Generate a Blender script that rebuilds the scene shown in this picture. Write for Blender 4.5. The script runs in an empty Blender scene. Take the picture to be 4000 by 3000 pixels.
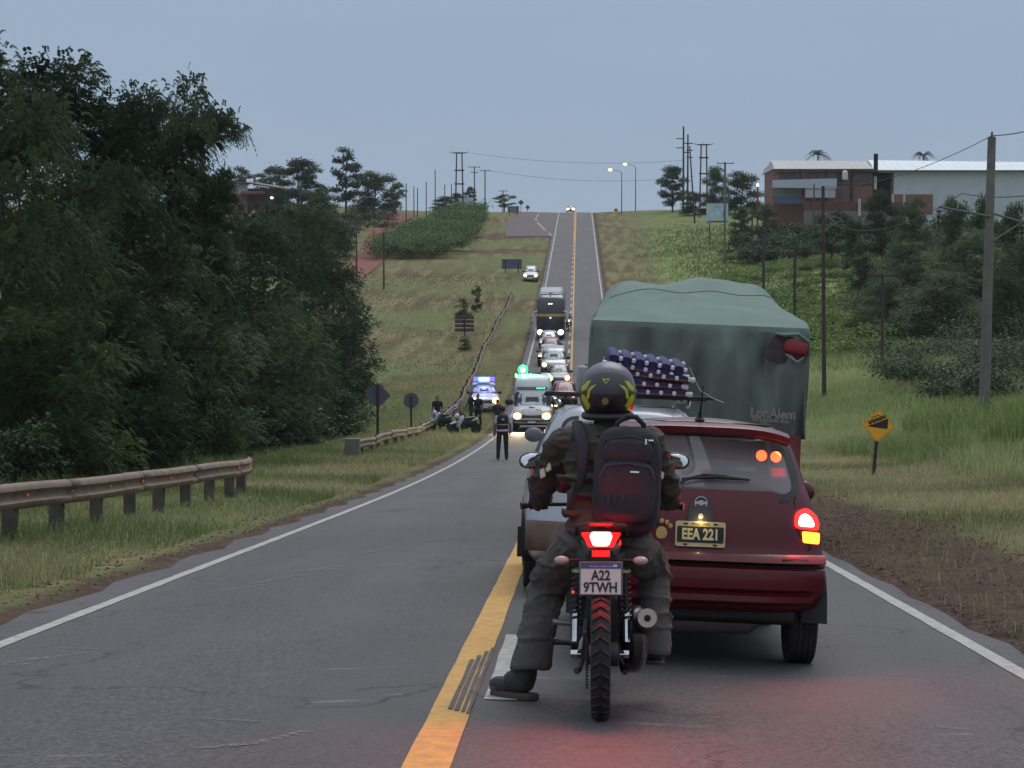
import bpy, bmesh, math, random
import numpy as np
from mathutils import Vector, Matrix, Euler, noise as mnoise
random.seed(7); np.random.seed(7)
R = math.radians
SC = bpy.context.scene
COL = SC.collection

# ------------------------------------------------------------------ camera, sky, sun, exposure
FPX = 7800.0                      # focal length in photo pixels (4000 px wide)
YAW, PITCH = R(1.896), R(2.57)
CAMX, CAMZ = 0.62, 1.46
cam = bpy.data.objects.new('camera', bpy.data.cameras.new('camera')); COL.objects.link(cam)
cam.data.sensor_width = 36.0; cam.data.lens = 36.0 * FPX / 4000.0
cam.data.clip_start = 0.1; cam.data.clip_end = 8000
cam.location = (CAMX, 0, CAMZ); cam.rotation_euler = (R(90) - PITCH, 0, YAW)
SC.camera = cam

wd = bpy.data.worlds.new('World'); SC.world = wd; wd.use_nodes = True
nt = wd.node_tree; nt.nodes.clear()
wo = nt.nodes.new('ShaderNodeOutputWorld'); bg = nt.nodes.new('ShaderNodeBackground')
sky = nt.nodes.new('ShaderNodeTexSky'); sky.sky_type = 'NISHITA'; sky.sun_disc = False
sky.sun_elevation = R(6); sky.sun_rotation = R(160); sky.air_density = 1.5; sky.dust_density = 2.0
sk = nt.nodes.new('ShaderNodeVectorMath'); sk.operation = 'SCALE'; sk.inputs['Scale'].default_value = 0.06
nt.links.new(sky.outputs[0], sk.inputs[0])
tc = nt.nodes.new('ShaderNodeTexCoord'); sep = nt.nodes.new('ShaderNodeSeparateXYZ')
nt.links.new(tc.outputs['Generated'], sep.inputs[0])
rp = nt.nodes.new('ShaderNodeValToRGB'); rp.color_ramp.interpolation = 'B_SPLINE'
e = rp.color_ramp.elements
e[0].position = 0.0; e[0].color = (0.40, 0.50, 0.63, 1)
e[1].position = 1.0; e[1].color = (0.82, 0.93, 1.08, 1)
for p_, c_ in ((0.04, (0.375, 0.48, 0.625, 1)), (0.10, (0.32, 0.428, 0.58, 1)), (0.22, (0.345, 0.445, 0.59, 1)), (0.5, (0.58, 0.68, 0.83, 1))):
    q = e.new(p_); q.color = c_
nt.links.new(sep.outputs['Z'], rp.inputs[0])
nz = nt.nodes.new('ShaderNodeTexNoise'); nz.inputs['Scale'].default_value = 2.2; nz.inputs['Detail'].default_value = 6
mp = nt.nodes.new('ShaderNodeMapping'); mp.inputs['Scale'].default_value = (1, 1, 4)
nt.links.new(tc.outputs['Generated'], mp.inputs[0]); nt.links.new(mp.outputs[0], nz.inputs['Vector'])
mr = nt.nodes.new('ShaderNodeMapRange'); mr.inputs[3].default_value = 0.87; mr.inputs[4].default_value = 1.12
nt.links.new(nz.outputs[0], mr.inputs[0])
cl = nt.nodes.new('ShaderNodeVectorMath'); cl.operation = 'SCALE'
nt.links.new(rp.outputs[0], cl.inputs[0]); nt.links.new(mr.outputs[0], cl.inputs['Scale'])
mx = nt.nodes.new('ShaderNodeMix'); mx.data_type = 'RGBA'; mx.inputs[0].default_value = 0.9
nt.links.new(sk.outputs[0], mx.inputs[6]); nt.links.new(cl.outputs[0], mx.inputs[7])
nt.links.new(mx.outputs[2], bg.inputs[0]); bg.inputs[1].default_value = 1.0
nt.links.new(bg.outputs[0], wo.inputs[0])

sl = bpy.data.lights.new('sun', 'SUN'); so = bpy.data.objects.new('sun', sl); COL.objects.link(so)
sl.energy = 1.3; sl.angle = R(40); sl.color = (1.0, 0.96, 0.9)
so.rotation_euler = (R(-35), R(12), 0)
vs = SC.view_settings; vs.view_transform = 'Standard'; vs.look = 'None'; vs.exposure = 0.0; vs.gamma = 1.0
vs.use_curve_mapping = False
SC.render.engine = 'CYCLES'
SC.cycles.use_denoising = True; SC.cycles.sample_clamp_indirect = 3.0
SC.cycles.max_bounces = 6; SC.cycles.transparent_max_bounces = 12

# ------------------------------------------------------------------ materials
MATS = {}
def srgb(r, g, b):
    f = lambda c: (c / 255 / 12.92) if c / 255 <= 0.04045 else ((c / 255 + 0.055) / 1.055) ** 2.4
    return (f(r), f(g), f(b))
def mat(name, base, rough=0.6, metal=0.0, var=0.12, scale=6.0, bump=0.0, bscale=60.0, emis=None, estr=1.0,
        coat=0.0, spec=0.5, trans=0.0, dirt=None, dscale=2.5, damt=0.5):
    if name in MATS: return MATS[name]
    m = bpy.data.materials.new(name); m.use_nodes = True; MATS[name] = m
    t = m.node_tree; b = t.nodes['Principled BSDF']
    b.inputs['Roughness'].default_value = rough; b.inputs['Metallic'].default_value = metal
    b.inputs['Specular IOR Level'].default_value = spec
    b.inputs['Coat Weight'].default_value = coat; b.inputs['Transmission Weight'].default_value = trans
    tcn = t.nodes.new('ShaderNodeTexCoord')
    n = t.nodes.new('ShaderNodeTexNoise'); n.inputs['Scale'].default_value = scale; n.inputs['Detail'].default_value = 6
    t.links.new(tcn.outputs['Object'], n.inputs['Vector'])
    r = t.nodes.new('ShaderNodeValToRGB'); r.color_ramp.elements[0].position = 0.3; r.color_ramp.elements[1].position = 0.7
    r.color_ramp.elements[0].color = (*[c * (1 - var) for c in base], 1)
    r.color_ramp.elements[1].color = (*[min(1, c * (1 + var)) for c in base], 1)
    t.links.new(n.outputs[0], r.inputs[0]); out = r.outputs[0]
    if dirt:
        n2 = t.nodes.new('ShaderNodeTexNoise'); n2.inputs['Scale'].default_value = dscale; n2.inputs['Detail'].default_value = 8
        n2.inputs['Roughness'].default_value = 0.7
        t.links.new(tcn.outputs['Object'], n2.inputs['Vector'])
        r2 = t.nodes.new('ShaderNodeMapRange'); r2.inputs[1].default_value = 0.45; r2.inputs[2].default_value = 0.7
        r2.inputs[4].default_value = damt
        t.links.new(n2.outputs[0], r2.inputs[0])
        mm = t.nodes.new('ShaderNodeMix'); mm.data_type = 'RGBA'; mm.inputs[7].default_value = (*dirt, 1)
        t.links.new(r2.outputs[0], mm.inputs[0]); t.links.new(out, mm.inputs[6]); out = mm.outputs[2]
    t.links.new(out, b.inputs['Base Color'])
    if bump:
        n3 = t.nodes.new('ShaderNodeTexNoise'); n3.inputs['Scale'].default_value = bscale; n3.inputs['Detail'].default_value = 5
        t.links.new(tcn.outputs['Object'], n3.inputs['Vector'])
        bp = t.nodes.new('ShaderNodeBump'); bp.inputs['Strength'].default_value = bump; bp.inputs['Distance'].default_value = 0.02
        t.links.new(n3.outputs[0], bp.inputs['Height']); t.links.new(bp.outputs[0], b.inputs['Normal'])
    if emis:
        b.inputs['Emission Color'].default_value = (*emis, 1); b.inputs['Emission Strength'].default_value = estr
    return m
def glassmat(name, tint, alpha, rough=0.05, reflect_col=(0.05, 0.05, 0.055)):
    """thin window glass: part tinted see-through, part mirror-like"""
    if name in MATS: return MATS[name]
    m = bpy.data.materials.new(name); m.use_nodes = True; MATS[name] = m
    t = m.node_tree; t.nodes.clear()
    o = t.nodes.new('ShaderNodeOutputMaterial'); a = t.nodes.new('ShaderNodeBsdfTransparent'); a.inputs[0].default_value = (*tint, 1)
    g = t.nodes.new('ShaderNodeBsdfPrincipled'); g.inputs['Base Color'].default_value = (*reflect_col, 1); g.inputs['Roughness'].default_value = rough
    n = t.nodes.new('ShaderNodeTexNoise'); n.inputs['Scale'].default_value = 5; n.inputs['Detail'].default_value = 4
    mr_ = t.nodes.new('ShaderNodeMapRange'); mr_.inputs[3].default_value = max(0, alpha - 0.06); mr_.inputs[4].default_value = min(1, alpha + 0.06)
    t.links.new(n.outputs[0], mr_.inputs[0])
    x = t.nodes.new('ShaderNodeMixShader'); t.links.new(mr_.outputs[0], x.inputs[0])
    t.links.new(a.outputs[0], x.inputs[1]); t.links.new(g.outputs[0], x.inputs[2]); t.links.new(x.outputs[0], o.inputs[0])
    return m
def leafmat(name, c1, c2, transl=0.3, rough=0.55):
    """foliage: colour differs leaf by leaf (attribute) and tree by tree"""
    if name in MATS: return MATS[name]
    m = bpy.data.materials.new(name); m.use_nodes = True; MATS[name] = m
    t = m.node_tree; t.nodes.clear()
    o = t.nodes.new('ShaderNodeOutputMaterial')
    at = t.nodes.new('ShaderNodeAttribute'); at.attribute_name = 'tint'
    mx_ = t.nodes.new('ShaderNodeMix'); mx_.data_type = 'RGBA'; mx_.inputs[6].default_value = (*c1, 1); mx_.inputs[7].default_value = (*c2, 1)
    t.links.new(at.outputs['Fac'], mx_.inputs[0])
    oi = t.nodes.new('ShaderNodeObjectInfo'); h = t.nodes.new('ShaderNodeHueSaturation')
    mr_ = t.nodes.new('ShaderNodeMapRange'); mr_.inputs[3].default_value = 0.78; mr_.inputs[4].default_value = 1.25
    t.links.new(oi.outputs['Random'], mr_.inputs[0]); t.links.new(mr_.outputs[0], h.inputs['Value'])
    t.links.new(mx_.outputs[2], h.inputs['Color'])
    d = t.nodes.new('ShaderNodeBsdfPrincipled'); d.inputs['Roughness'].default_value = rough; d.inputs['Specular IOR Level'].default_value = 0.12
    tr = t.nodes.new('ShaderNodeBsdfTranslucent'); s = t.nodes.new('ShaderNodeMixShader'); s.inputs[0].default_value = transl
    t.links.new(h.outputs[0], d.inputs['Base Color']); t.links.new(h.outputs[0], tr.inputs[0])
    t.links.new(d.outputs[0], s.inputs[1]); t.links.new(tr.outputs[0], s.inputs[2]); t.links.new(s.outputs[0], o.inputs[0])
    return m
def emit(name, col, s):
    k = max(col); return mat(name, tuple(0.22 * c / k for c in col), 0.3, emis=col, estr=s, var=0.02, spec=0.3)

# ------------------------------------------------------------------ mesh builder
def link(o, parent=None):
    COL.objects.link(o)
    if parent is not None: o.parent = parent
    return o
def thing(name, label, cat, loc=(0, 0, 0), rot=(0, 0, 0), group=None):
    o = bpy.data.objects.new(name, None); o.empty_display_size = 0.2; link(o)
    o.location = loc; o.rotation_euler = rot
    return tag(o, label, cat, group)
def tag(o, label, cat, group=None):
    o['label'] = label; o['category'] = cat
    if group: o['group'] = group
    return o
def kind(o, k):
    o['kind'] = k; return o
class MB:
    def __init__(s): s.v = []; s.f = []; s.mi = []
    def add(s, vs_, fs, mi=0):
        b = len(s.v); s.v += [tuple(p) for p in vs_]
        for f in fs: s.f.append(tuple(b + i for i in f)); s.mi.append(mi)
        return s
    def box(s, c, d, rot=None, mi=0):
        x, y, z = d[0] / 2, d[1] / 2, d[2] / 2
        P = [Vector((i * x, j * y, k * z)) for k in (-1, 1) for j in (-1, 1) for i in (-1, 1)]
        if rot is not None:
            E = Euler(rot).to_matrix(); P = [E @ p for p in P]
        c = Vector(c)
        return s.add([c + p for p in P], [(0, 2, 3, 1), (4, 5, 7, 6), (0, 1, 5, 4), (2, 6, 7, 3), (0, 4, 6, 2), (1, 3, 7, 5)], mi)
    def tube(s, pts, r, n=8, mi=0, cap=True, flat=1.0):
        pts = [Vector(p) for p in pts]; m = len(pts)
        rr = r if isinstance(r, (list, tuple)) else [r] * m
        up = None; vs_ = []
        for i in range(m):
            t = (pts[min(i + 1, m - 1)] - pts[max(i - 1, 0)]).normalized()
            if up is None:
                up = Vector((0, 0, 1)) if abs(t.z) < 0.9 else Vector((0, 1, 0))
            a = t.cross(up)
            if a.length < 1e-4: a = t.cross(Vector((1, 0.1, 0)))
            a.normalize(); up = a.cross(t).normalized()
            for k in range(n):
                g = 2 * math.pi * k / n
                vs_.append(pts[i] + (a * math.cos(g) + up * math.sin(g) * flat) * rr[i])
        fs = [(i * n + k, i * n + (k + 1) % n, (i + 1) * n + (k + 1) % n, (i + 1) * n + k) for i in range(m - 1) for k in range(n)]
        if cap: fs += [tuple(range(n - 1, -1, -1)), tuple((m - 1) * n + k for k in range(n))]
        return s.add(vs_, fs, mi)
    def lathe(s, prof, c=(0, 0, 0), axis='z', n=16, mi=0, closed=False):
        c = Vector(c); vs_ = []; m = len(prof)
        for r_, h in prof:
            for k in range(n):
                g = 2 * math.pi * k / n; a, b = r_ * math.cos(g), r_ * math.sin(g)
                vs_.append(c + Vector({'x': (h, a, b), 'y': (b, h, a), 'z': (a, b, h)}[axis]))
        fs = [(i * n + k, i * n + (k + 1) % n, ((i + 1) % m) * n + (k + 1) % n, ((i + 1) % m) * n + k)
              for i in range(m if closed else m - 1) for k in range(n)]
        if not closed:
            if prof[0][0] > 1e-6: fs.append(tuple(range(n - 1, -1, -1)))
            if prof[-1][0] > 1e-6: fs.append(tuple((m - 1) * n + k for k in range(n)))
        return s.add(vs_, fs, mi)
    def prism(s, poly, t0, t1, plane='xz', mi=0):
        f = {'xz': lambda p, t: (p[0], t, p[1]), 'yz': lambda p, t: (t, p[0], p[1]), 'xy': lambda p, t: (p[0], p[1], t)}[plane]
        n = len(poly)
        return s.add([f(p, t0) for p in poly] + [f(p, t1) for p in poly],
                     [tuple(range(n)), tuple(range(2 * n - 1, n - 1, -1))] + [(i, n + i, n + (i + 1) % n, (i + 1) % n) for i in range(n)], mi)
    def grid(s, P, mi=0, closed=False):
        h, w = len(P), len(P[0])
        return s.add([q for row in P for q in row],
                     [(i * w + j, i * w + (j + 1) % w, (i + 1) * w + (j + 1) % w, (i + 1) * w + j) for i in range(h - 1) for j in range(w if closed else w - 1)], mi)
    def ell(s, c, r, rot=None, n=12, m=8, mi=0, pw=1.0):
        E = Euler(rot).to_matrix() if rot is not None else Matrix.Identity(3); c = Vector(c); P = []
        sg = lambda v: math.copysign(abs(v) ** pw, v)
        for i in range(m + 1):
            ph = -math.pi / 2 + math.pi * i / m
            P.append([c + E @ Vector((r[0] * sg(math.cos(ph)) * sg(math.cos(2 * math.pi * k / n)), r[1] * sg(math.cos(ph)) * sg(math.sin(2 * math.pi * k / n)), r[2] * sg(math.sin(ph)))) for k in range(n)])
        return s.grid(P, mi, True)
    def mesh(s, name, mats, smooth=True, angle=35):
        me = bpy.data.meshes.new(name); me.from_pydata(s.v, [], s.f)
        for m in (mats if isinstance(mats, (list, tuple)) else [mats]): me.materials.append(m)
        if any(s.mi): me.polygons.foreach_set('material_index', s.mi)
        bm = bmesh.new(); bm.from_mesh(me); bmesh.ops.remove_doubles(bm, verts=bm.verts, dist=1e-5)
        bmesh.ops.recalc_face_normals(bm, faces=bm.faces); bm.to_mesh(me); bm.free()
        if smooth:
            me.shade_smooth(); me.set_sharp_from_angle(angle=R(angle))
        return me
    def build(s, name, mats, parent=None, loc=None, rot=None, smooth=True, angle=35, bevel=0.0):
        o = bpy.data.objects.new(name, s.mesh(name, mats, smooth, angle)); link(o, parent)
        if loc is not None: o.location = loc
        if rot is not None: o.rotation_euler = rot
        if bevel:
            b = o.modifiers.new('bevel', 'BEVEL'); b.width = bevel; b.segments = 2; b.limit_method = 'ANGLE'; b.angle_limit = R(40)
        return o
def copy_part(o, parent, loc=None, rot=None, scale=None):
    c = o.copy(); link(c); c.parent = parent
    if loc is not None: c.location = loc
    if rot is not None: c.rotation_euler = rot
    if scale is not None: c.scale = scale
    return c
def copy_tree(o, parent=None):
    kids = list(o.children); c = o.copy(); link(c); c.parent = parent
    for k in kids: copy_tree(k, c)
    return c
def text(body, size, name, m, parent, loc, rot, depth=0.001, sx=1.0, align='CENTER', bold=0.0):
    cu = bpy.data.curves.new('t', 'FONT'); cu.body = body; cu.size = size; cu.align_x = align; cu.align_y = 'CENTER'
    cu.extrude = depth; cu.offset = bold; cu.resolution_u = 3
    o = bpy.data.objects.new('t', cu); COL.objects.link(o)
    dg = bpy.context.evaluated_depsgraph_get()
    me = bpy.data.meshes.new_from_object(o.evaluated_get(dg)); bpy.data.objects.remove(o); bpy.data.curves.remove(cu)
    me.materials.clear(); me.materials.append(m)
    r = bpy.data.objects.new(name, me); link(r, parent); r.location = loc; r.rotation_euler = rot; r.scale = (sx, 1, 1)
    return r
def pchip(xs, ys):
    xs = np.asarray(xs, float); ys = np.asarray(ys, float); h = np.diff(xs); d = np.diff(ys) / h
    m = np.zeros(len(xs)); m[0] = d[0]; m[-1] = d[-1]
    for i in range(1, len(xs) - 1):
        if d[i - 1] * d[i] > 0:
            w1, w2 = 2 * h[i] + h[i - 1], h[i] + 2 * h[i - 1]
            m[i] = (w1 + w2) / (w1 / d[i - 1] + w2 / d[i])
    def f(x):
        x = np.clip(np.asarray(x, float), xs[0], xs[-1]); k = np.clip(np.searchsorted(xs, x) - 1, 0, len(xs) - 2)
        t = (x - xs[k]) / h[k]
        return (2 * t**3 - 3 * t**2 + 1) * ys[k] + (t**3 - 2 * t**2 + t) * h[k] * m[k] + (-2 * t**3 + 3 * t**2) * ys[k + 1] + (t**3 - t**2) * h[k] * m[k + 1]
    return f

# ------------------------------------------------------------------ terrain
_pd = [0, 20, 45, 67, 88, 103, 118, 135, 158, 178, 241, 300, 350, 385, 408, 420, 432, 460, 520, 700, 1500, 4000]
_pz = [0, -1.28, -2.87, -4.06, -5.0, -5.55, -5.72, -5.3, -3.9, -2.65, 2.41, 7.85, 12.6, 15.95, 18.0, 18.72, 19.15, 19.9, 20.8, 21.5, 22, 22]
_p0 = pchip(_pd, _pz)
_ys = np.arange(-60, 4000, 1.0); _zs = np.where(_ys < 0, -0.0639 * _ys, _p0(_ys))
_k = np.exp(-0.5 * (np.arange(-24, 25) / 8.0) ** 2); _k /= _k.sum()
_zz = np.convolve(np.pad(_zs, 24, mode='reflect', reflect_type='odd'), _k, mode='valid')
def ZR(y): return np.interp(y, _ys, _zz)
def sstep(a, b, x):
    t = np.clip((x - a) / (b - a), 0, 1); return t * t * (3 - 2 * t)
def ZC(x):                                   # crown of the carriageway
    return -0.024 * np.minimum(np.abs(x), 3.9)
def G(x, y):
    x = np.asarray(x, float); y = np.asarray(y, float); ax = np.abs(x)
    z = ZR(y) + ZC(x)
    z = z + 0.10 * sstep(4.2, 6.5, ax)
    z = z - np.where(x < 0, 0.5 * sstep(8.5, 13, ax) * (1 - sstep(130, 210, y)), 0)
    a = np.interp(y, [0, 40, 80, 130, 200, 260, 300, 330, 420, 500], [.06, .08, .12, .13, .12, .07, .09, .10, .05, .03])
    r = np.maximum(x - 8, 0); r = np.where(r < 3, r * r / 6, r - 1.5)
    z = z + np.where(x > 0, 4.6 * (1 - np.exp(-a * r / 4.6)), 0)
    z = z + 1.6 * sstep(24, 60, -x) * sstep(290, 390, y)
    w = sstep(4.5, 9, ax)
    z = z + w * (0.07 * np.sin(x * 0.9 + 1.3 * np.sin(y * 0.21)) * np.sin(y * 0.37 + x * 0.2) + 0.12 * np.sin(x * 0.23 + 2) * np.sin(y * 0.083 + x * .05))
    return z
def camxy(u, D):
    X = (u - 2000.0) / FPX * D
    return CAMX + X * math.cos(YAW) - D * math.sin(YAW), X * math.sin(YAW) + D * math.cos(YAW)
def at(u, D):
    x, y = camxy(u, D); return Vector((x, y, float(G(x, y))))
def zpx(v, D): return CAMZ + D * ((1500.0 - v) / FPX * math.cos(PITCH) - math.sin(PITCH))
def onx(u, x):                               # where the column u of the photo meets the line x = const along the road
    k = (u - 2000.0) / FPX
    D = (x - CAMX) / (k * math.cos(YAW) - math.sin(YAW)); return D
def grade(y): return float((ZR(y + 1) - ZR(y - 1)) / 2)
# ------------------------------------------------------------------ ground sheet
def _axis():
    a = list(np.arange(0, 14, 0.5)) + list(np.arange(14, 60, 1.5)) + [60, 64, 70, 78, 88, 100, 120, 150, 200, 300, 500, 900, 1600, 3000]
    return np.array([-q for q in a[:0:-1]] + a)
gx = _axis()
gy = np.array(list(np.arange(-12, 120, 0.8)) + list(np.arange(120, 450, 1.8)) + [455, 465, 480, 500, 530, 570, 620, 700, 850, 1100, 1500, 2200, 3200])
GX, GY = np.meshgrid(gx, gy); GZ = G(GX, GY)
GZ = np.where(np.abs(GX) < 3.6, GZ - 0.10, GZ)
GZ = np.where((GX < -3.4) & (GX > -12.5) & (GY > 333) & (GY < 418), GZ - 0.05, GZ)
def nz2(x, y, s, o=0.0):
    x = x / s + o; y = y / s - o
    return 0.5 + 0.25 * (np.sin(1.7 * x + 1.3 * np.sin(0.9 * y)) * np.cos(1.1 * y + 0.7 * np.sin(1.9 * x)) + np.sin(0.6 * x - 1.4 * y + 2 * np.sin(0.5 * x + o)))
def cover(x, y):
    """share of bare earth / dry straw / lush green at a place"""
    n1, n2, n3 = nz2(x, y, 3.1), nz2(x, y, 9.0, 3), nz2(x, y, 1.2, 7)
    ax = np.abs(x)
    dirt = 1 - sstep(3.7, 4.3 + 0.35 * n1, ax)
    edge = 4.7 + 0.75 * sstep(9, 14, y) * (1 - 0.8 * sstep(34, 60, y)) + 0.7 * n1
    dirt = np.where((x > 0) & (y < 60), np.maximum(dirt, (1 - sstep(edge - 0.6, edge + 0.5, x)) * (0.75 + 0.25 * n3)), dirt)
    dirt = np.maximum(dirt, 0.55 * (x < 0) * (y > 225) * (y < 345) * (ax < 20) * sstep(0.5, 0.75, n2))
    dry = np.where(x < 0, 0.32 + 0.25 * n2 - 0.2 * sstep(7, 10, ax), 0.55 - 0.5 * sstep(9.5, 14, ax + 2 * n2))
    dry = np.where((x < 0) & (y > 140), 0.20 + 0.62 * n2 * (1 - 0.8 * sstep(26, 34, ax)), dry)
    dry = np.where((x > 0) & (y > 140), np.clip(0.85 - sstep(7, 22, x + 4 * n1), 0, 1) * 0.8, dry)
    lush = np.where(x > 0, sstep(10, 16, x + 3 * n1), 0.25 * sstep(8, 12, ax) * (y < 150))
    lush = np.where((x > 0) & (y > 330), lush * 0.4, lush)
    return np.clip(dirt, 0, 1), np.clip(dry, 0, 1), np.clip(lush, 0, 1)
cd, cy_, cg = cover(GX, GY)
h_, w_ = GX.shape
me = bpy.data.meshes.new('ground')
vv = np.stack([GX, GY, GZ], -1).reshape(-1, 3)
ii = np.arange(h_ * w_).reshape(h_, w_)
ff = np.stack([ii[:-1, :-1], ii[:-1, 1:], ii[1:, 1:], ii[1:, :-1]], -1).reshape(-1, 4)
me.from_pydata(vv.tolist(), [], ff.tolist())
ca = me.color_attributes.new('cover', 'FLOAT_COLOR', 'POINT')
ca.data.foreach_set('color', np.stack([cd, cy_, cg, np.ones_like(cd)], -1).reshape(-1).astype(np.float32))
me.shade_smooth()
def ground_mat():
    m = bpy.data.materials.new('ground_cover'); m.use_nodes = True; t = m.node_tree; b = t.nodes['Principled BSDF']
    b.inputs['Roughness'].default_value = 0.95; b.inputs['Specular IOR Level'].default_value = 0.1
    N = t.nodes.new; L = t.links.new
    tcn = N('ShaderNodeTexCoord'); at_ = N('ShaderNodeAttribute'); at_.attribute_name = 'cover'
    sp = N('ShaderNodeSeparateColor'); L(at_.outputs['Color'], sp.inputs[0])
    def noise(s, det=8, rough=0.65, scl=(1, 1, 1)):
        mp_ = N('ShaderNodeMapping'); mp_.inputs['Scale'].default_value = scl; L(tcn.outputs['Object'], mp_.inputs[0])
        n = N('ShaderNodeTexNoise'); n.inputs['Scale'].default_value = s; n.inputs['Detail'].default_value = det; n.inputs['Roughness'].default_value = rough
        L(mp_.outputs[0], n.inputs['Vector']); return n.outputs[0]
    def mixc(f, a, c):
        x = N('ShaderNodeMix'); x.data_type = 'RGBA'
        L(f, x.inputs[0]) if not isinstance(f, float) else setattr(x.inputs[0], 'default_value', f)
        for k, q in ((6, a), (7, c)):
            if isinstance(q, tuple): x.inputs[k].default_value = (*q, 1)
            else: L(q, x.inputs[k])
        return x.outputs[2]
    def rng(s, a, c, lo=0.0, hi=1.0):
        x = N('ShaderNodeMapRange'); x.inputs[1].default_value = a; x.inputs[2].default_value = c; x.inputs[3].default_value = lo; x.inputs[4].default_value = hi
        L(s, x.inputs[0]); return x.outputs[0]
    def add(a, c, op='ADD'):
        x = N('ShaderNodeMath'); x.operation = op; x.use_clamp = True
        L(a, x.inputs[0]); L(c, x.inputs[1]) if not isinstance(c, float) else setattr(x.inputs[1], 'default_value', c)
        return x.outputs[0]
    fine = noise(3.5); mid = noise(0.35); strk = noise(0.8, 5, 0.6, (0.9, 0.05, 1))
    grass = mixc(rng(fine, .35, .65), (0.085, 0.108, 0.038), (0.225, 0.235, 0.10))
    grass = mixc(rng(mid, .4, .65), grass, (0.155, 0.18, 0.068))
    straw = mixc(rng(fine, .3, .7), (0.145, 0.115, 0.05), (0.33, 0.27, 0.14))
    straw = mixc(rng(strk, .40, .56), straw, (0.13, 0.095, 0.052))
    lush = mixc(rng(fine, .3, .7), (0.09, 0.13, 0.035), (0.24, 0.30, 0.10))
    lush = mixc(rng(mid, .42, .6), lush, (0.25, 0.28, 0.11))
    earth = mixc(rng(fine, .3, .7), (0.055, 0.032, 0.024), (0.15, 0.095, 0.07))
    pert = rng(fine, .3, .7, -0.35, 0.35); pm = rng(mid, .35, .65, -0.2, 0.2)
    def thr(ch, lo=0.35, hi=0.65):
        return rng(add(add(sp.outputs[ch], pert), pm), lo, hi)
    c = mixc(thr(2), grass, lush); c = mixc(thr(1), c, straw); c = mixc(thr(0), c, earth)
    L(c, b.inputs['Base Color'])
    bp = N('ShaderNodeBump'); bp.inputs['Strength'].default_value = 0.7; bp.inputs['Distance'].default_value = 0.12
    L(noise(6, 6, 0.7), bp.inputs['Height']); L(bp.outputs[0], b.inputs['Normal'])
    return m
me.materials.append(ground_mat())
ground = kind(link(bpy.data.objects.new('ground', me)), 'structure')

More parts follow.
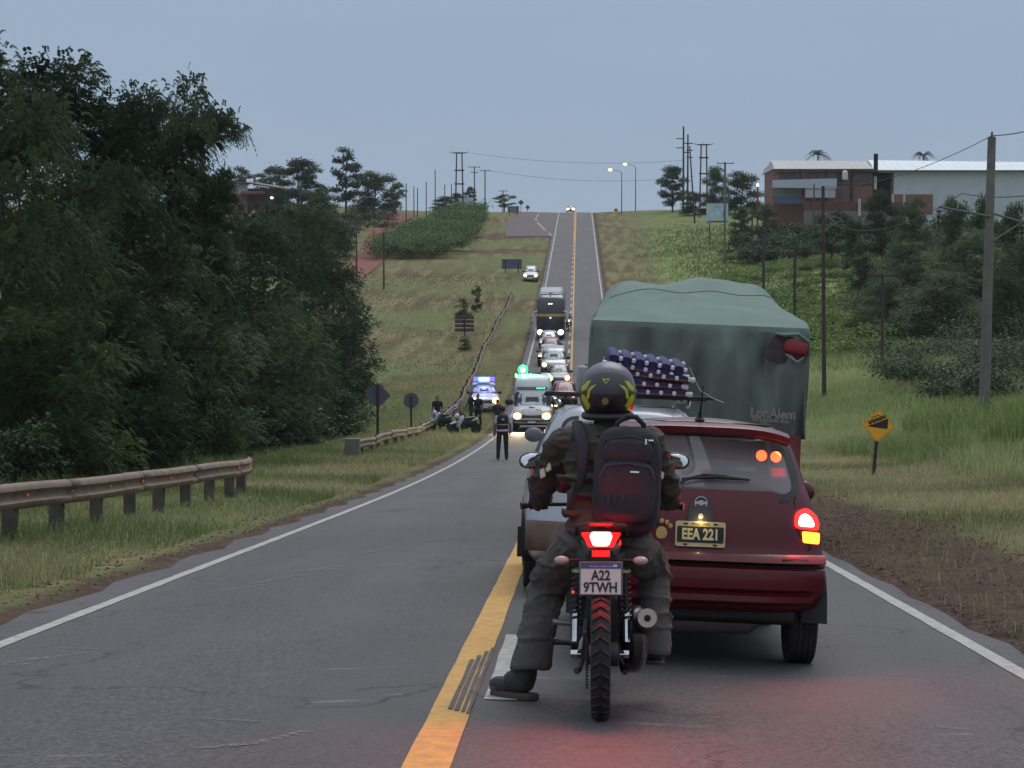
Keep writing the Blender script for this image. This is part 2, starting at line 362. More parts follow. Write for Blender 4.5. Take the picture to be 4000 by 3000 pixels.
# ------------------------------------------------------------------ road and its markings
def strip(name, x0, x1, y0, y1, off, m, parent=None, nx=1, dy=1.0, jag=0.0, seed=0):
    n = max(1, int((y1 - y0) / dy)); P = []
    rnd = random.Random(seed)
    for j in range(n + 1):
        y = y0 + (y1 - y0) * j / n; a, c = rnd.uniform(-jag, jag), rnd.uniform(-jag, jag)
        row = []
        for i in range(nx + 1):
            x = x0 + (x1 - x0) * i / nx + (a if i == 0 else c if i == nx else 0)
            row.append((x, y, float(ZR(y) + ZC(x)) + off))
        P.append(row)
    return MB().grid(P).build(name, m, parent)
def asphalt():
    m = bpy.data.materials.new('asphalt'); m.use_nodes = True; t = m.node_tree; b = t.nodes['Principled BSDF']
    N = t.nodes.new; L = t.links.new
    tcn = N('ShaderNodeTexCoord')
    def noise(s, det=6, rough=0.6, scl=(1, 1, 1)):
        mp_ = N('ShaderNodeMapping'); mp_.inputs['Scale'].default_value = scl; L(tcn.outputs['Object'], mp_.inputs[0])
        n = N('ShaderNodeTexNoise'); n.inputs['Scale'].default_value = s; n.inputs['Detail'].default_value = det; n.inputs['Roughness'].default_value = rough
        L(mp_.outputs[0], n.inputs['Vector']); return n.outputs[0]
    def rng(s, a, c, lo=0.0, hi=1.0):
        x = N('ShaderNodeMapRange'); x.inputs[1].default_value = a; x.inputs[2].default_value = c; x.inputs[3].default_value = lo; x.inputs[4].default_value = hi
        L(s, x.inputs[0]); return x.outputs[0]
    def mixc(f, a, c):
        x = N('ShaderNodeMix'); x.data_type = 'RGBA'; L(f, x.inputs[0])
        for k, q in ((6, a), (7, c)):
            if isinstance(q, tuple): x.inputs[k].default_value = (*q, 1)
            else: L(q, x.inputs[k])
        return x.outputs[2]
    def mul(a, c):
        x = N('ShaderNodeMath'); x.operation = 'MULTIPLY'; L(a, x.inputs[0]); L(c, x.inputs[1]); return x.outputs[0]
    grain = noise(30, 5, 0.85); patch = noise(0.5, 5, 0.6, (1, 0.35, 1)); trk = noise(1.1, 2, 0.4, (1, 0.01, 1))
    c = mixc(rng(grain, .43, .57), (0.040, 0.037, 0.039), (0.130, 0.119, 0.122))
    c = mixc(rng(noise(95, 2, 0.5), .60, .68, 0, .55), c, (0.22, 0.205, 0.20))
    c = mixc(rng(noise(4.5, 5, 0.7), .45, .7, 0, .4), c, (0.060, 0.055, 0.057))
    c = mixc(rng(patch, .42, .60, 0, .6), c, (0.118, 0.105, 0.105))
    c = mixc(rng(trk, .4, .65, 0, .35), c, (0.06, 0.055, 0.057))
    scf = mul(rng(noise(1.9, 2, 0.5, (0.5, 2.3, 1)), .70, .74), rng(noise(9, 4, 0.7, (.6, 2, 1)), .42, .6))
    c = mixc(rng(scf, 0, 1, 0, .55), c, (0.27, 0.26, 0.27))
    vo = N('ShaderNodeTexVoronoi'); vo.feature = 'DISTANCE_TO_EDGE'; vo.inputs['Scale'].default_value = 0.5
    wv = N('ShaderNodeTexNoise'); wv.inputs['Scale'].default_value = 2.5; wv.inputs['Detail'].default_value = 6
    L(tcn.outputs['Object'], wv.inputs['Vector'])
    vm = N('ShaderNodeVectorMath'); vm.operation = 'MULTIPLY_ADD'; vm.inputs[1].default_value = (0.9, 0.9, 0); L(wv.outputs['Color'], vm.inputs[0]); L(tcn.outputs['Object'], vm.inputs[2])
    L(vm.outputs[0], vo.inputs['Vector'])
    crk = mul(rng(vo.outputs['Distance'], 0.0, 0.016, 1, 0), rng(noise(0.33, 3), .47, .54))
    c = mixc(rng(crk, 0, 1, 0, .8), c, (0.018, 0.017, 0.018))
    L(c, b.inputs['Base Color']); b.inputs['Roughness'].default_value = 0.72; b.inputs['Specular IOR Level'].default_value = 0.35
    bp = N('ShaderNodeBump'); bp.inputs['Strength'].default_value = 0.55; bp.inputs['Distance'].default_value = 0.012
    L(noise(70, 4, 0.7), bp.inputs['Height']); L(bp.outputs[0], b.inputs['Normal'])
    return m
ASPH = asphalt()
P = []
for y in list(np.arange(-12, 130, 1.0)) + list(np.arange(130, 460, 2.0)) + [465, 475, 490, 510, 540, 600, 700, 900]:
    jl, jr = 0.07 * math.sin(y * 1.9) + 0.05 * math.sin(y * 4.3), 0.07 * math.sin(y * 2.3 + 1) + 0.05 * math.sin(y * 3.7)
    row = []
    for i_, x in enumerate((-3.92 + jl, -3.78 + jl, -3, -2, -1, 0, 1, 2, 3, 3.58 + jr * .5, 3.72 + jr * .5)):
        row.append((x, y, float(ZR(y) + ZC(x)) + (-0.09 if i_ in (0, 10) else 0.0)))
    P.append(row)
road = kind(MB().grid(P).build('road', ASPH, angle=20), 'structure')
def paint(name, col, wear):
    m = mat(name, col, 0.75, var=0.1, scale=9, dirt=(0.14, 0.13, 0.135), dscale=11, damt=wear, bump=0.25, bscale=70); return m
YEL = paint('yellow_paint', (0.62, 0.33, 0.07), 0.45); WHT = paint('white_paint', (0.45, 0.415, 0.375), 0.65)
strip('edge_line', -3.40, -3.28, -12, 140, 0.005, WHT, road, dy=0.5, jag=0.005)
strip('edge_line', -3.42, -3.26, 140, 480, 0.012, WHT, road, dy=2, jag=0.01)
strip('edge_line', 3.28, 3.40, -12, 140, 0.005, WHT, road, dy=0.5, jag=0.005, seed=3)
strip('edge_line', 3.26, 3.42, 140, 480, 0.012, WHT, road, dy=2, jag=0.01, seed=4)
strip('centre_line', -0.12, 0.08, -12, 140, 0.005, YEL, road, dy=0.6, jag=0.004, seed=5)
strip('centre_line', 0.02, 0.18, 140, 345, 0.012, YEL, road, dy=2)
strip('centre_line', -0.17, -0.01, 323, 470, 0.013, YEL, road, dy=2)
strip('centre_line', 0.06, 0.22, 345, 470, 0.013, YEL, road, dy=2)
for k, y in enumerate([-8.4, 10.4, 29, 48, 67, 86, 105, 124]):
    strip('lane_dash', 0.13, 0.30, y, y + 3.2, 0.005, WHT, road, dy=0.4, jag=0.005, seed=20 + k)
for k, y in enumerate(np.arange(150, 322, 8.0)):
    strip('lane_dash', -0.22, -0.05, y, y + 3.4, 0.013, WHT, road, dy=1, seed=40 + k)
for k, (x0, x1) in enumerate([(-0.035, -0.012), (-0.003, 0.024), (0.034, 0.056), (0.064, 0.082)]):    # milled grooves in the yellow paint
    strip('groove', x0, x1, 10.0 - 0.05 * k, 12.1 + 0.22 * k, 0.009, ASPH, road, dy=0.3, jag=0.003, seed=60 + k)
# paved side apron near the crest, with hatched outline
APR = mat('apron_paving', (0.125, 0.095, 0.092), 0.9, var=0.15, scale=1.5)
P = []
for y in np.arange(335, 416, 3.0):
    t = (y - 335) / 80; xl = -11.5 + 3.0 * max(0, t - 0.55) - 2.5 * math.sin(t * 2.6) * 0.5
    P.append([(xl + (-3.75 - xl) * i / 4, y, float(G(xl + (-3.75 - xl) * i / 4, y)) + 0.03) for i in range(5)])
apron = kind(MB().grid(P).build('side_road', APR), 'structure')
def ribbon(pts, w, off):
    P = []
    for i, (x, y) in enumerate(pts):
        P.append([(x - w, y, float(G(x - w, y)) + off), (x + w, y, float(G(x + w, y)) + off)])
    return MB().grid(P)
ribbon([(-3.9, 338), (-5.2, 352), (-6.6, 368), (-7.6, 385), (-7.4, 398), (-7.2, 412)], 0.12, 0.045).build('edge_line', WHT, apron)
# red earth track beside the left fence
RED = mat('red_earth', (0.20, 0.065, 0.045), 0.95, var=0.25, scale=1.2, bump=0.5, bscale=8)
P = []
for y in np.arange(246, 402, 3.0):
    c = -28.6 - 0.037 * (y - 246) + 0.8 * math.sin(y * .05); P.append([(c + d, y, float(G(c + d, y)) + 0.05 + 0.05 * (abs(d) > 1)) for d in (-2.2, -1, 0, 1, 2.2)])
kind(MB().grid(P).build('dirt_track', RED), 'structure')

# pale tyre scuffs scraped on the asphalt
SCF = mat('scuff', (0.20, 0.192, 0.20), .85, var=.2, scale=20)
_t = SCF.node_tree; _o = _t.nodes['Material Output']; _n = _t.nodes.new('ShaderNodeTexNoise'); _n.inputs['Scale'].default_value = 34; _n.inputs['Detail'].default_value = 5; _c = _t.nodes.new('ShaderNodeTexCoord'); _t.links.new(_c.outputs['Object'], _n.inputs['Vector'])
_r = _t.nodes.new('ShaderNodeMapRange'); _r.inputs[1].default_value = .46; _r.inputs[2].default_value = .58; _r.inputs[4].default_value = .7; _t.links.new(_n.outputs[0], _r.inputs[0])
_x = _t.nodes.new('ShaderNodeMixShader'); _tr = _t.nodes.new('ShaderNodeBsdfTransparent'); _t.links.new(_r.outputs[0], _x.inputs[0]); _t.links.new(_tr.outputs[0], _x.inputs[1]); _t.links.new(_t.nodes['Principled BSDF'].outputs[0], _x.inputs[2]); _t.links.new(_x.outputs[0], _o.inputs[0])
for k, (x0, y0, x1, y1, w) in enumerate([(-.95, 8.95, -.55, 9.45, .05), (-1.15, 8.9, -.75, 9.05, .03), (-1.35, 9.9, -.85, 9.65, .018), (-3.0, 12.3, -2.6, 12.9, .05), (-3.05, 12.2, -2.8, 12.35, .03), (-2.9, 13.2, -2.45, 13.05, .02), (-2.7, 17.5, -2.2, 18.4, .05), (-2.5, 18.2, -2.0, 19.6, .06), (-2.2, 19.8, -1.7, 20.8, .05), (-2.35, 18.9, -1.9, 18.8, .03),
                                      (1.6, 9.2, 1.85, 9.3, .015), (2.3, 12.1, 2.7, 11.9, .02), (-.2 - 1.2, 14.2, -1.1, 14.0, .02), (2.35, 9.9, 2.6, 9.85, .02), (-1.9, 22.5, -1.5, 23.6, .05)]):
    P = []; rd = random.Random(k)
    for j in range(9):
        f = j / 8; x = x0 + (x1 - x0) * f + .02 * math.sin(f * 6 + k); y = y0 + (y1 - y0) * f; ww = w * math.sin(math.pi * (.06 + .88 * f)) * rd.uniform(.6, 1.2); z = float(ZR(y) + ZC(x)) + .006
        dx, dy_ = (y1 - y0), -(x1 - x0); L_ = math.hypot(dx, dy_); P.append([(x + dx / L_ * ww, y + dy_ / L_ * ww, z), (x - dx / L_ * ww, y - dy_ / L_ * ww, z)])
    MB().grid(P).build('scuff_mark', SCF, road)
# ------------------------------------------------------------------ foliage
def leaf_mesh(name, C, S, D, size, m, rng_, droop=0.5, tint=None, aspect=0.42):
    """C leaf bases, D outward directions, diamonds bent down at the tip"""
    n = len(C)
    d = D * np.array([1, 1, .45]) + rng_.normal(0, 0.35, (n, 3)); d[:, 2] -= droop * (0.2 + 0.6 * rng_.random(n))
    d /= np.linalg.norm(d, axis=1, keepdims=True) + 1e-9
    up = np.tile([0, 0, 1.0], (n, 1)) + rng_.normal(0, 0.30, (n, 3)) + D * .25
    s = np.cross(d, up); s /= np.linalg.norm(s, axis=1, keepdims=True) + 1e-9
    L = (size * (0.6 + 0.8 * rng_.random(n)))[:, None]
    W = L * aspect
    nrm = np.cross(s, d)
    mid = C + d * L * 0.45 + nrm * L * 0.08
    tip = C + d * L - np.array([0, 0, 1.0]) * L * 0.18 * droop
    V_ = np.stack([C, mid + s * W, tip, mid - s * W], 1).reshape(-1, 3)
    me = bpy.data.meshes.new(name)
    me.vertices.add(4 * n); me.vertices.foreach_set('co', V_.astype(np.float32).ravel())
    me.loops.add(4 * n); me.loops.foreach_set('vertex_index', np.arange(4 * n, dtype=np.int32))
    me.polygons.add(n); me.polygons.foreach_set('loop_start', np.arange(0, 4 * n, 4, dtype=np.int32))
    me.polygons.foreach_set('loop_total', np.full(n, 4, dtype=np.int32))
    t = rng_.random(n) if tint is None else np.clip(tint + rng_.normal(0, 0.15, n), 0, 1)
    t4 = np.repeat(t, 4); a = me.color_attributes.new('tint', 'FLOAT_COLOR', 'POINT')
    a.data.foreach_set('color', np.stack([t4, t4, t4, np.ones_like(t4)], -1).astype(np.float32).ravel())
    me.update(calc_edges=True); me.validate(); me.materials.append(m)
    return me
def spray_mesh(name, C, D, T, L, nl, m, rng_):
    """feathery compound leaves: drooping stalks set with pairs of narrow leaflets"""
    n = len(C); d = D * np.array([1, 1, .5]) + rng_.normal(0, .3, (n, 3)); d[:, 2] += .15; d /= np.linalg.norm(d, axis=1, keepdims=True)
    ln = (L * (.6 + .8 * rng_.random(n)))[:, None]; s = np.cross(d, np.tile([0, 0, 1.0], (n, 1)) + rng_.normal(0, .2, (n, 3))); s /= np.linalg.norm(s, axis=1, keepdims=True) + 1e-9
    Q, TT = [], []
    for k in range(nl):
        f = (k // 2 + .6) / (nl / 2); sg = 1 if k % 2 else -1
        p = C + d * ln * f; p[:, 2] -= (ln[:, 0] * .55 * f * f)
        o = s * sg * .85 + d * .45; o[:, 2] -= .30 + .3 * rng_.random(n); o /= np.linalg.norm(o, axis=1, keepdims=True)
        ll = ln * (.42 - .16 * f); w = d * ll * .20; mid = p + o * ll * .5
        Q.append(np.stack([p, mid + w, p + o * ll, mid - w], 1)); TT.append(T + rng_.normal(0, .10, n))
    V_ = np.concatenate(Q).reshape(-1, 3); q = n * nl
    me = bpy.data.meshes.new(name); me.vertices.add(4 * q); me.vertices.foreach_set('co', V_.astype(np.float32).ravel())
    me.loops.add(4 * q); me.loops.foreach_set('vertex_index', np.arange(4 * q, dtype=np.int32)); me.polygons.add(q)
    me.polygons.foreach_set('loop_start', np.arange(0, 4 * q, 4, dtype=np.int32)); me.polygons.foreach_set('loop_total', np.full(q, 4, dtype=np.int32))
    t4 = np.repeat(np.clip(np.concatenate(TT), 0, 1), 4); a = me.color_attributes.new('tint', 'FLOAT_COLOR', 'POINT')
    a.data.foreach_set('color', np.stack([t4, t4, t4, np.ones_like(t4)], -1).astype(np.float32).ravel())
    me.update(calc_edges=True); me.validate(); me.materials.append(m); return me
def clump_leaves(clumps, per, rng_, shell=0.55):
    C, D, T = [], [], []
    for c, r, w in clumps:
        k = max(6, int(per * w)); d = rng_.normal(0, 1, (k, 3)); d /= np.linalg.norm(d, axis=1, keepdims=True)
        low = d[:, 2] < -0.25; d[low, 2] *= -0.6
        rad = (shell + (1 - shell) * rng_.random(k) ** 0.5)[:, None] * (1 + 0.22 * rng_.normal(0, 1, (k, 1)))
        C.append(np.array(c) + d * np.array(r) * rad); D.append(d); T.append(np.full(k, rng_.random() * .75) + .3 * np.clip(d[:, 2], 0, 1) * 0)
    return np.concatenate(C), np.concatenate(D), np.concatenate(T)
def tree_meshes(seed, H, Rc, base, shape, nl, size, lm, bm_, droop=0.5, nb=9, spray=0):
    """trunk and limbs as one mesh, crown of leaf clumps at the limb ends as another"""
    rg = np.random.default_rng(seed); rd = random.Random(seed); tb = MB(); cl = []
    lean = (rd.uniform(-.06, .06) * H, rd.uniform(-.06, .06) * H); fork = base + (H - base) * 0.25
    def tp(t): return Vector((lean[0] * t * t, lean[1] * t * t, -0.3 + t * (H * 0.86 + 0.3)))
    tb.tube([tp(i / 7) + Vector((rd.uniform(-.08, .08), rd.uniform(-.08, .08), 0)) * (i > 0) for i in range(8)],
            [H * 0.024 * (1.25 - 1.05 * i / 7) for i in range(8)], 7)
    for b in range(nb):
        t = (base + (H * 0.86 - base) * (b + 0.4) / nb) / H; hh = (t * H - base) / (H - base)
        if shape == 'umbrella': rad = Rc * (0.55 + 0.6 * hh) if hh < 0.75 else Rc * (1.2 - 0.55 * hh)
        elif shape == 'dense': rad = Rc * math.sqrt(max(0.08, 1 - (hh * 0.95) ** 2.2)) * (0.75 + 0.25 * min(1, hh * 4))
        elif shape == 'pine': rad = Rc * (0.45 + 0.75 * math.sin(math.pi * min(1, hh * 1.05)))
        else: rad = Rc * (0.5 + 0.75 * math.sin(math.pi * (0.12 + 0.8 * hh)))
        an = b * 2.4 + rd.uniform(-.5, .5); p0 = tp(t)
        rise = {'umbrella': 0.28, 'pine': 0.08, 'dense': 0.12}.get(shape, 0.3)
        p3 = p0 + Vector((math.cos(an) * rad, math.sin(an) * rad, rise * rad + rd.uniform(-.2, .4)))
        pm = p0.lerp(p3, 0.5) + Vector((rd.uniform(-.3, .3), rd.uniform(-.3, .3), rd.uniform(0.05, 0.35) * rad * .4))
        r0 = H * 0.010 * (1.3 - 0.7 * hh)
        tb.tube([p0, p0.lerp(pm, .5) + Vector((0, 0, .06 * rad)), pm, pm.lerp(p3, .55), p3], [r0, r0 * .85, r0 * .65, r0 * .42, r0 * .2], 5)
        for q in range(3 if shape == 'round' else 4):
            f = (0.5 + 0.55 * (q + 0.5) / 4) if shape == 'umbrella' else (0.3 + 0.72 * (q + .6) / 4)
            c = p0.lerp(p3, f) + Vector((rd.uniform(-.24, .24) * Rc, rd.uniform(-.24, .24) * Rc, rd.uniform(-.03, .12) * Rc))
            if shape == 'umbrella': tb.tube([p0.lerp(p3, f * .8), c], [r0 * .3, r0 * .1], 4)
            s = Rc * (rd.uniform(0.2, 0.34) if shape in ('umbrella', 'pine') else rd.uniform(.24, .42)); fl = {'umbrella': 0.38, 'pine': 0.42, 'dense': 0.62}.get(shape, 0.5)
            cl.append((c, (s, s, s * fl), s * s))
    for q in range(9 if shape == 'round' else 4):
        s = Rc * rd.uniform(.24, .40); cl.append((tp(0.97) + Vector((rd.uniform(-.4, .4) * Rc, rd.uniform(-.4, .4) * Rc, rd.uniform(-.1, .13) * H)), (s, s, s * .55), s * s))
    if shape == 'dense':
        for q in range(14):
            an = q * 2.39; hh = rd.uniform(0.02, 0.3); s = Rc * rd.uniform(.25, .4)
            cl.append((Vector((math.cos(an) * Rc * .8, math.sin(an) * Rc * .8, hh * H)), (s, s, s * .8), s * s * .8))
    wt = sum(c[2] for c in cl); C, D, T = clump_leaves([(c, r, w / wt) for c, r, w in cl], nl, rg)
    C[:, 2] = np.maximum(C[:, 2], 0.03 * H)
    if spray: return tb.mesh('trunk', bm_), spray_mesh('crown', C, D, T, size, spray, lm, rg)
    return tb.mesh('trunk', bm_), leaf_mesh('crown', C, None, D, size, lm, rg, droop, T)
BARK = mat('bark', (0.055, 0.045, 0.036), 0.95, var=0.3, scale=9, bump=0.6, bscale=30)
LDARK = leafmat('leaf_dark', (0.018, 0.036, 0.018), (0.085, 0.122, 0.058))
LMID = leafmat('leaf_mid', (0.036, 0.065, 0.024), (0.11, 0.155, 0.06))
LGREY = leafmat('leaf_grey', (0.045, 0.07, 0.034), (0.145, 0.185, 0.09))
LBRIGHT = leafmat('leaf_bright', (0.10, 0.16, 0.035), (0.27, 0.36, 0.10))
TK = {}; BASEH = {}; BASER = {}
def tk(key, *a, **k):
    TK[key] = tree_meshes(*a, **k); me_ = TK[key][1]; c_ = np.empty(len(me_.vertices) * 3, np.float32); me_.vertices.foreach_get('co', c_); c_ = c_.reshape(-1, 3)
    BASEH[key] = float(np.percentile(c_[:, 2], 99.7)); BASER[key] = float(np.percentile(np.hypot(c_[:, 0], c_[:, 1]), 96))
tk('par1', 1, 12, 4.6, 2.4, 'round', 7200, .50, LDARK, BARK, nb=12, spray=12)
tk('par2', 2, 12, 4.4, 2.2, 'round', 7200, .50, LDARK, BARK, nb=12, spray=12)
tk('umb', 3, 11, 4.2, 3.6, 'umbrella', 5200, .52, LDARK, BARK, nb=11, spray=12)
tk('dns1', 4, 8, 3.8, 0.5, 'dense', 5200, .46, LDARK, BARK, nb=12, spray=12)
tk('dns2', 5, 8, 3.8, 0.5, 'dense', 5200, .42, LMID, BARK, nb=12, spray=12)
tk('dns3', 6, 8, 3.6, 0.4, 'dense', 4800, .46, LGREY, BARK, nb=12, spray=12)
tk('far1', 7, 11, 5, 1.5, 'round', 12000, .36, LDARK, BARK, nb=10)
tk('far2', 8, 10, 5, 1.0, 'dense', 12000, .36, LMID, BARK, nb=10)
tk('far3', 9, 12, 4.4, 2.5, 'pine', 3600, .55, LDARK, BARK, nb=12)
tk('far4', 10, 10, 4.6, 2.5, 'umbrella', 3000, .5, LGREY, BARK, nb=9)
tk('shr1', 11, 2.2, 1.3, 0.15, 'dense', 2200, .15, LMID, BARK, nb=7)
tk('shr2', 12, 2.2, 1.3, 0.15, 'dense', 2200, .16, LDARK, BARK, nb=7)
def tree(key, label, loc, H, W, group=None, name='tree', cat='tree', rz=None, trunk=True):
    """one tree; H metres tall, W metres across"""
    r = thing(name, label, cat, loc, (0, 0, random.uniform(0, 6.28) if rz is None else rz), group)
    r.scale = (W / 2 / BASER[key], W / 2 / BASER[key], H / BASEH[key])
    if trunk: link(bpy.data.objects.new('trunk' if cat == 'tree' else 'stem', TK[key][0]), r)
    link(bpy.data.objects.new('crown' if cat == 'tree' else 'foliage', TK[key][1]), r)
    return r
def tree_px(key, label, u, D, vtop, wpx, group=None, sink=0.0, **k):
    """u, vtop, wpx: column, crown top and width in the photo; D: distance found from the line the tree stands on"""
    p = at(u, D); return tree(key, label, p - Vector((0, 0, sink)), zpx(vtop, D) - p.z + sink, wpx / FPX * D, group, **k)
S_ = 4000 / 2212.0
def U(a): return a * S_
# left wood: rows behind the guardrail (x = -13, -17, -22 from the road axis); u, vtop and width in 2212-px units
gw = 'trees of the roadside wood on the left'
for key, u, x, vt, wd_, lab in [
    ('par1', 15, -15.5, 58, 340, 'tallest dark tree of the left wood, its crown cut by the photo edge'),
    ('par2', 150, -15.0, 120, 320, 'dark drooping tree right of the tallest one at the wood left end'),
    ('umb', 378, -15.0, 178, 215, 'open spreading tree with bare limbs against the sky, left wood'),
    ('par2', 270, -17.0, 190, 250, 'dark tree filling the dip between the tallest and the spreading tree'),
    ('umb', 418, -17.0, 325, 105, 'low dark umbrella crown hanging in front of the brick house'),
    ('dns2', 55, -12.5, 335, 270, 'lighter green bushy tree under the tallest tree, left edge'),
    ('dns1', 300, -13.5, 385, 300, 'broad dark bushy tree under the spreading tree'),
    ('dns1', 175, -12.8, 520, 260, 'dark bushy tree low in the left wood, beside the lighter green one'),
    ('dns3', 415, -14.5, 425, 190, 'grey green bushy tree below the brick house'),
    ('dns1', 560, -17.0, 455, 250, 'dark tree with flat clumps below and right of the brick house'),
    ('dns2', 655, -18.5, 430, 200, 'round green tree in front of the far hilltop grove'),
    ('dns1', 500, -13.5, 560, 260, 'dark hollow-sided tree in the middle of the left wood'),
    ('dns2', 620, -14.0, 630, 230, 'pale topped bushy tree at the front of the left wood'),
    ('dns1', 725, -16.0, 560, 180, 'dark tree left of the brown mown bank, below the red track'),
    ('dns1', 745, -14.0, 680, 150, 'last dark tree at the right end of the left wood'),
    ('dns3', 400, -12.5, 640, 240, 'grey green bushy tree near the gap in the guardrail'),
    ('dns2', 90, -11.8, 640, 280, 'leafy bush-like tree behind the near guardrail, left edge'),
    ('dns1', 260, -12.0, 680, 230, 'dark leafy tree behind the near guardrail middle'),
    ('dns1', 560, -13.0, 760, 190, 'dark low tree behind the grey diamond sign'),
    ('dns1', 680, -13.5, 800, 150, 'small dark tree left of the round sign seen from behind')]:
    D = onx(U(u), x); tree_px(key, lab, U(u), D, U(vt), U(wd_) * (1.5 if u < 520 else 1.25 if u < 640 else 1.0), gw)
# undergrowth at the foot of the wood, told apart one by one in front only
gu = 'undergrowth bushes along the left wood'
for k, (u, x, vt, wd_, lab) in enumerate([
    (60, -10.6, 905, 190, 'leafy bush behind the near guardrail at the photo left edge'),
    (210, -10.8, 920, 150, 'leafy bush behind the near guardrail, second from the left edge'),
    (330, -11.0, 895, 150, 'dark bush behind the near guardrail right half'),
    (455, -11.2, 850, 130, 'pale green bush above the near guardrail end'),
    (560, -10.8, 885, 120, 'low bush between the two guardrails'),
    (655, -11.3, 870, 100, 'low bush left of the grey diamond sign post'),
    (745, -11.0, 840, 90, 'dark round bush between the diamond sign and the wood')]):
    D = onx(U(u), x); tree_px('shr1' if k % 2 else 'shr2', lab, U(u), D, U(vt), U(wd_), gu, name='bush', cat='bush')
# ---- hilltop on the left, beyond the wood
gh = 'trees on the left hilltop'
for key, u, D, vt, wd_, lab in [
    ('far4', 520, 430, 362, 60, 'pale thin tree left of the brick chimney'),
    ('far4', 585, 430, 358, 70, 'pale thin tree right of the brick chimney'),
    ('far1', 645, 372, 345, 120, 'broad dark tree hiding the right half of the brick house'),
    ('far2', 612, 368, 408, 55, 'round dark bush-like tree in front of the brick house'),
    ('far3', 748, 385, 320, 85, 'tallest hilltop tree, pine-like with flat layers'),
    ('far2', 810, 380, 372, 110, 'dense dark rounded tree right of the pine-like hilltop tree'),
    ('far4', 850, 400, 395, 50, 'thin pale tree at the right end of the hilltop grove'),
    ('far2', 690, 350, 405, 100, 'low green tree between the brick house and the pine-like tree'),
    ('far2', 640, 300, 440, 110, 'flat topped tree on the slope below the brick house'),
    ('far2', 720, 290, 470, 100, 'bushy tree on the slope left of the red track'),
    ('far2', 560, 300, 470, 110, 'bushy tree on the slope under the brick house'),
    ('far2', 690, 240, 520, 110, 'rounded tree above the right end of the left wood'),
    ('far1', 985, 470, 418, 40, 'small dark tree behind the left double-pole pylon'),
    ('far1', 1015, 470, 405, 28, 'small round tree right of the left double-pole pylon'),
    ('far4', 1090, 440, 420, 48, 'small loose tree at the left of the road crest'),
    ('far2', 960, 450, 425, 60, 'dark low tree left of the double-pole pylon')]:
    tree_px(key, lab, U(u), D, U(vt), U(wd_), gh)
# ---- right hilltop and slope
gr = 'trees on the right slope'
for key, u, D, vt, wd_, lab in [
    ('far1', 1452, 400, 360, 80, 'loose dark tree under the two tall pylons right of the road'),
    ('far2', 1545, 385, 360, 60, 'dark tree with hanging foliage behind the painted billboard'),
    ('far2', 1600, 375, 372, 90, 'dark tree behind the lit lamp left of the factory'),
    ('far2', 1500, 380, 415, 70, 'low dark tree left of the billboard'),
    ('far4', 1795, 250, 455, 90, 'bare grey-stemmed tree in front of the factory yard wall'),
    ('far2', 1600, 300, 448, 50, 'dark bush right of the painted billboard'),
    ('far2', 1655, 300, 440, 60, 'dark bush left of the factory yard wall'),
    ('far1', 1905, 235, 415, 85, 'dark tree in front of the factory chimney'),
    ('far2', 1970, 230, 430, 80, 'dark tree below the factory brick wall'),
    ('far2', 2060, 215, 428, 80, 'round dark tree below the white factory hall'),
    ('far2', 2120, 200, 425, 70, 'bright leaved tree behind the large concrete pole'),
    ('far2', 2190, 195, 440, 80, 'dark tree at the photo right edge below the hall'),
    ('far2', 1840, 235, 470, 50, 'yellow-green bush under the factory yard wall'),
    ('dns3', 1960, 190, 520, 160, 'broad grey green tree on the right slope'),
    ('dns3', 2080, 175, 500, 190, 'broad grey green tree left of the large concrete pole'),
    ('dns3', 2200, 165, 505, 170, 'broad green tree right of the large concrete pole'),
    ('dns1', 1860, 200, 548, 60, 'dark pair of stems and bush on the right slope'),
    ('dns3', 2020, 155, 585, 190, 'spreading grey green tree in the middle of the right thicket'),
    ('dns1', 2180, 140, 590, 150, 'dark tree behind the large concrete pole foot'),
    ('dns3', 1900, 165, 600, 130, 'grey green bushy tree at the left of the right thicket')]:
    tree_px(key, lab, U(u), D, U(vt), U(wd_), gr, sink=0.3)
# thicket masses that read as one body of leaves
def thicket(name, label, cat, spots, per, size, lm, seed):
    rg = np.random.default_rng(seed); cl = []
    for (x, y, r, h) in spots:
        z = float(G(x, y))
        for q in range(5):
            an = rg.random() * 6.28; cl.append((Vector((x + math.cos(an) * r * .6, y + math.sin(an) * r * .6, z + h * (0.2 + 0.55 * rg.random()))), (r * .65, r * .65, h * .4), 1.0))
    C, D, T = clump_leaves(cl, per, rg, 0.6)
    o = link(bpy.data.objects.new(name, leaf_mesh(name, C, None, D, size, lm, rg, .6, T)))
    o['label'] = label; o['category'] = cat; return kind(o, 'stuff')
rg = np.random.default_rng(5)
sp = []
for y in np.arange(286, 392, 2.2):                                    # hedge along the left fence
    w = np.interp(y, [286, 300, 330, 392], [10, 11, 9, 5])
    for x in np.arange(-17.5 - w, -17.4, 2.2): sp.append((x + rg.normal(0, .5), y + rg.normal(0, .5), 1.7, 2.2 + rg.random() * 1.0 + 0.4 * math.sin(y * .2)))
thicket('hedge_thicket', 'dense green thicket along the left fence near the crest', 'thicket', sp, 75, .27, leafmat('leaf_hedge', (0.085, 0.145, 0.05), (0.19, 0.27, 0.095)), 21)
sp = []
for k in range(210):                                                  # scrub on the right slope
    u = rg.uniform(1840, 2330); D = rg.uniform(105, 230); x, y = camxy(U(u), D)
    lo = 560 if u > 1900 else 520
    if x > 19 + 12 * rg.random(): sp.append((x, y, rg.uniform(1.2, 2.6), rg.uniform(1.2, 2.8)))
thicket('scrub_thicket', 'dark green scrub covering the right slope below the factory', 'thicket', sp, 230, .19, LGREY, 22)
sp = []
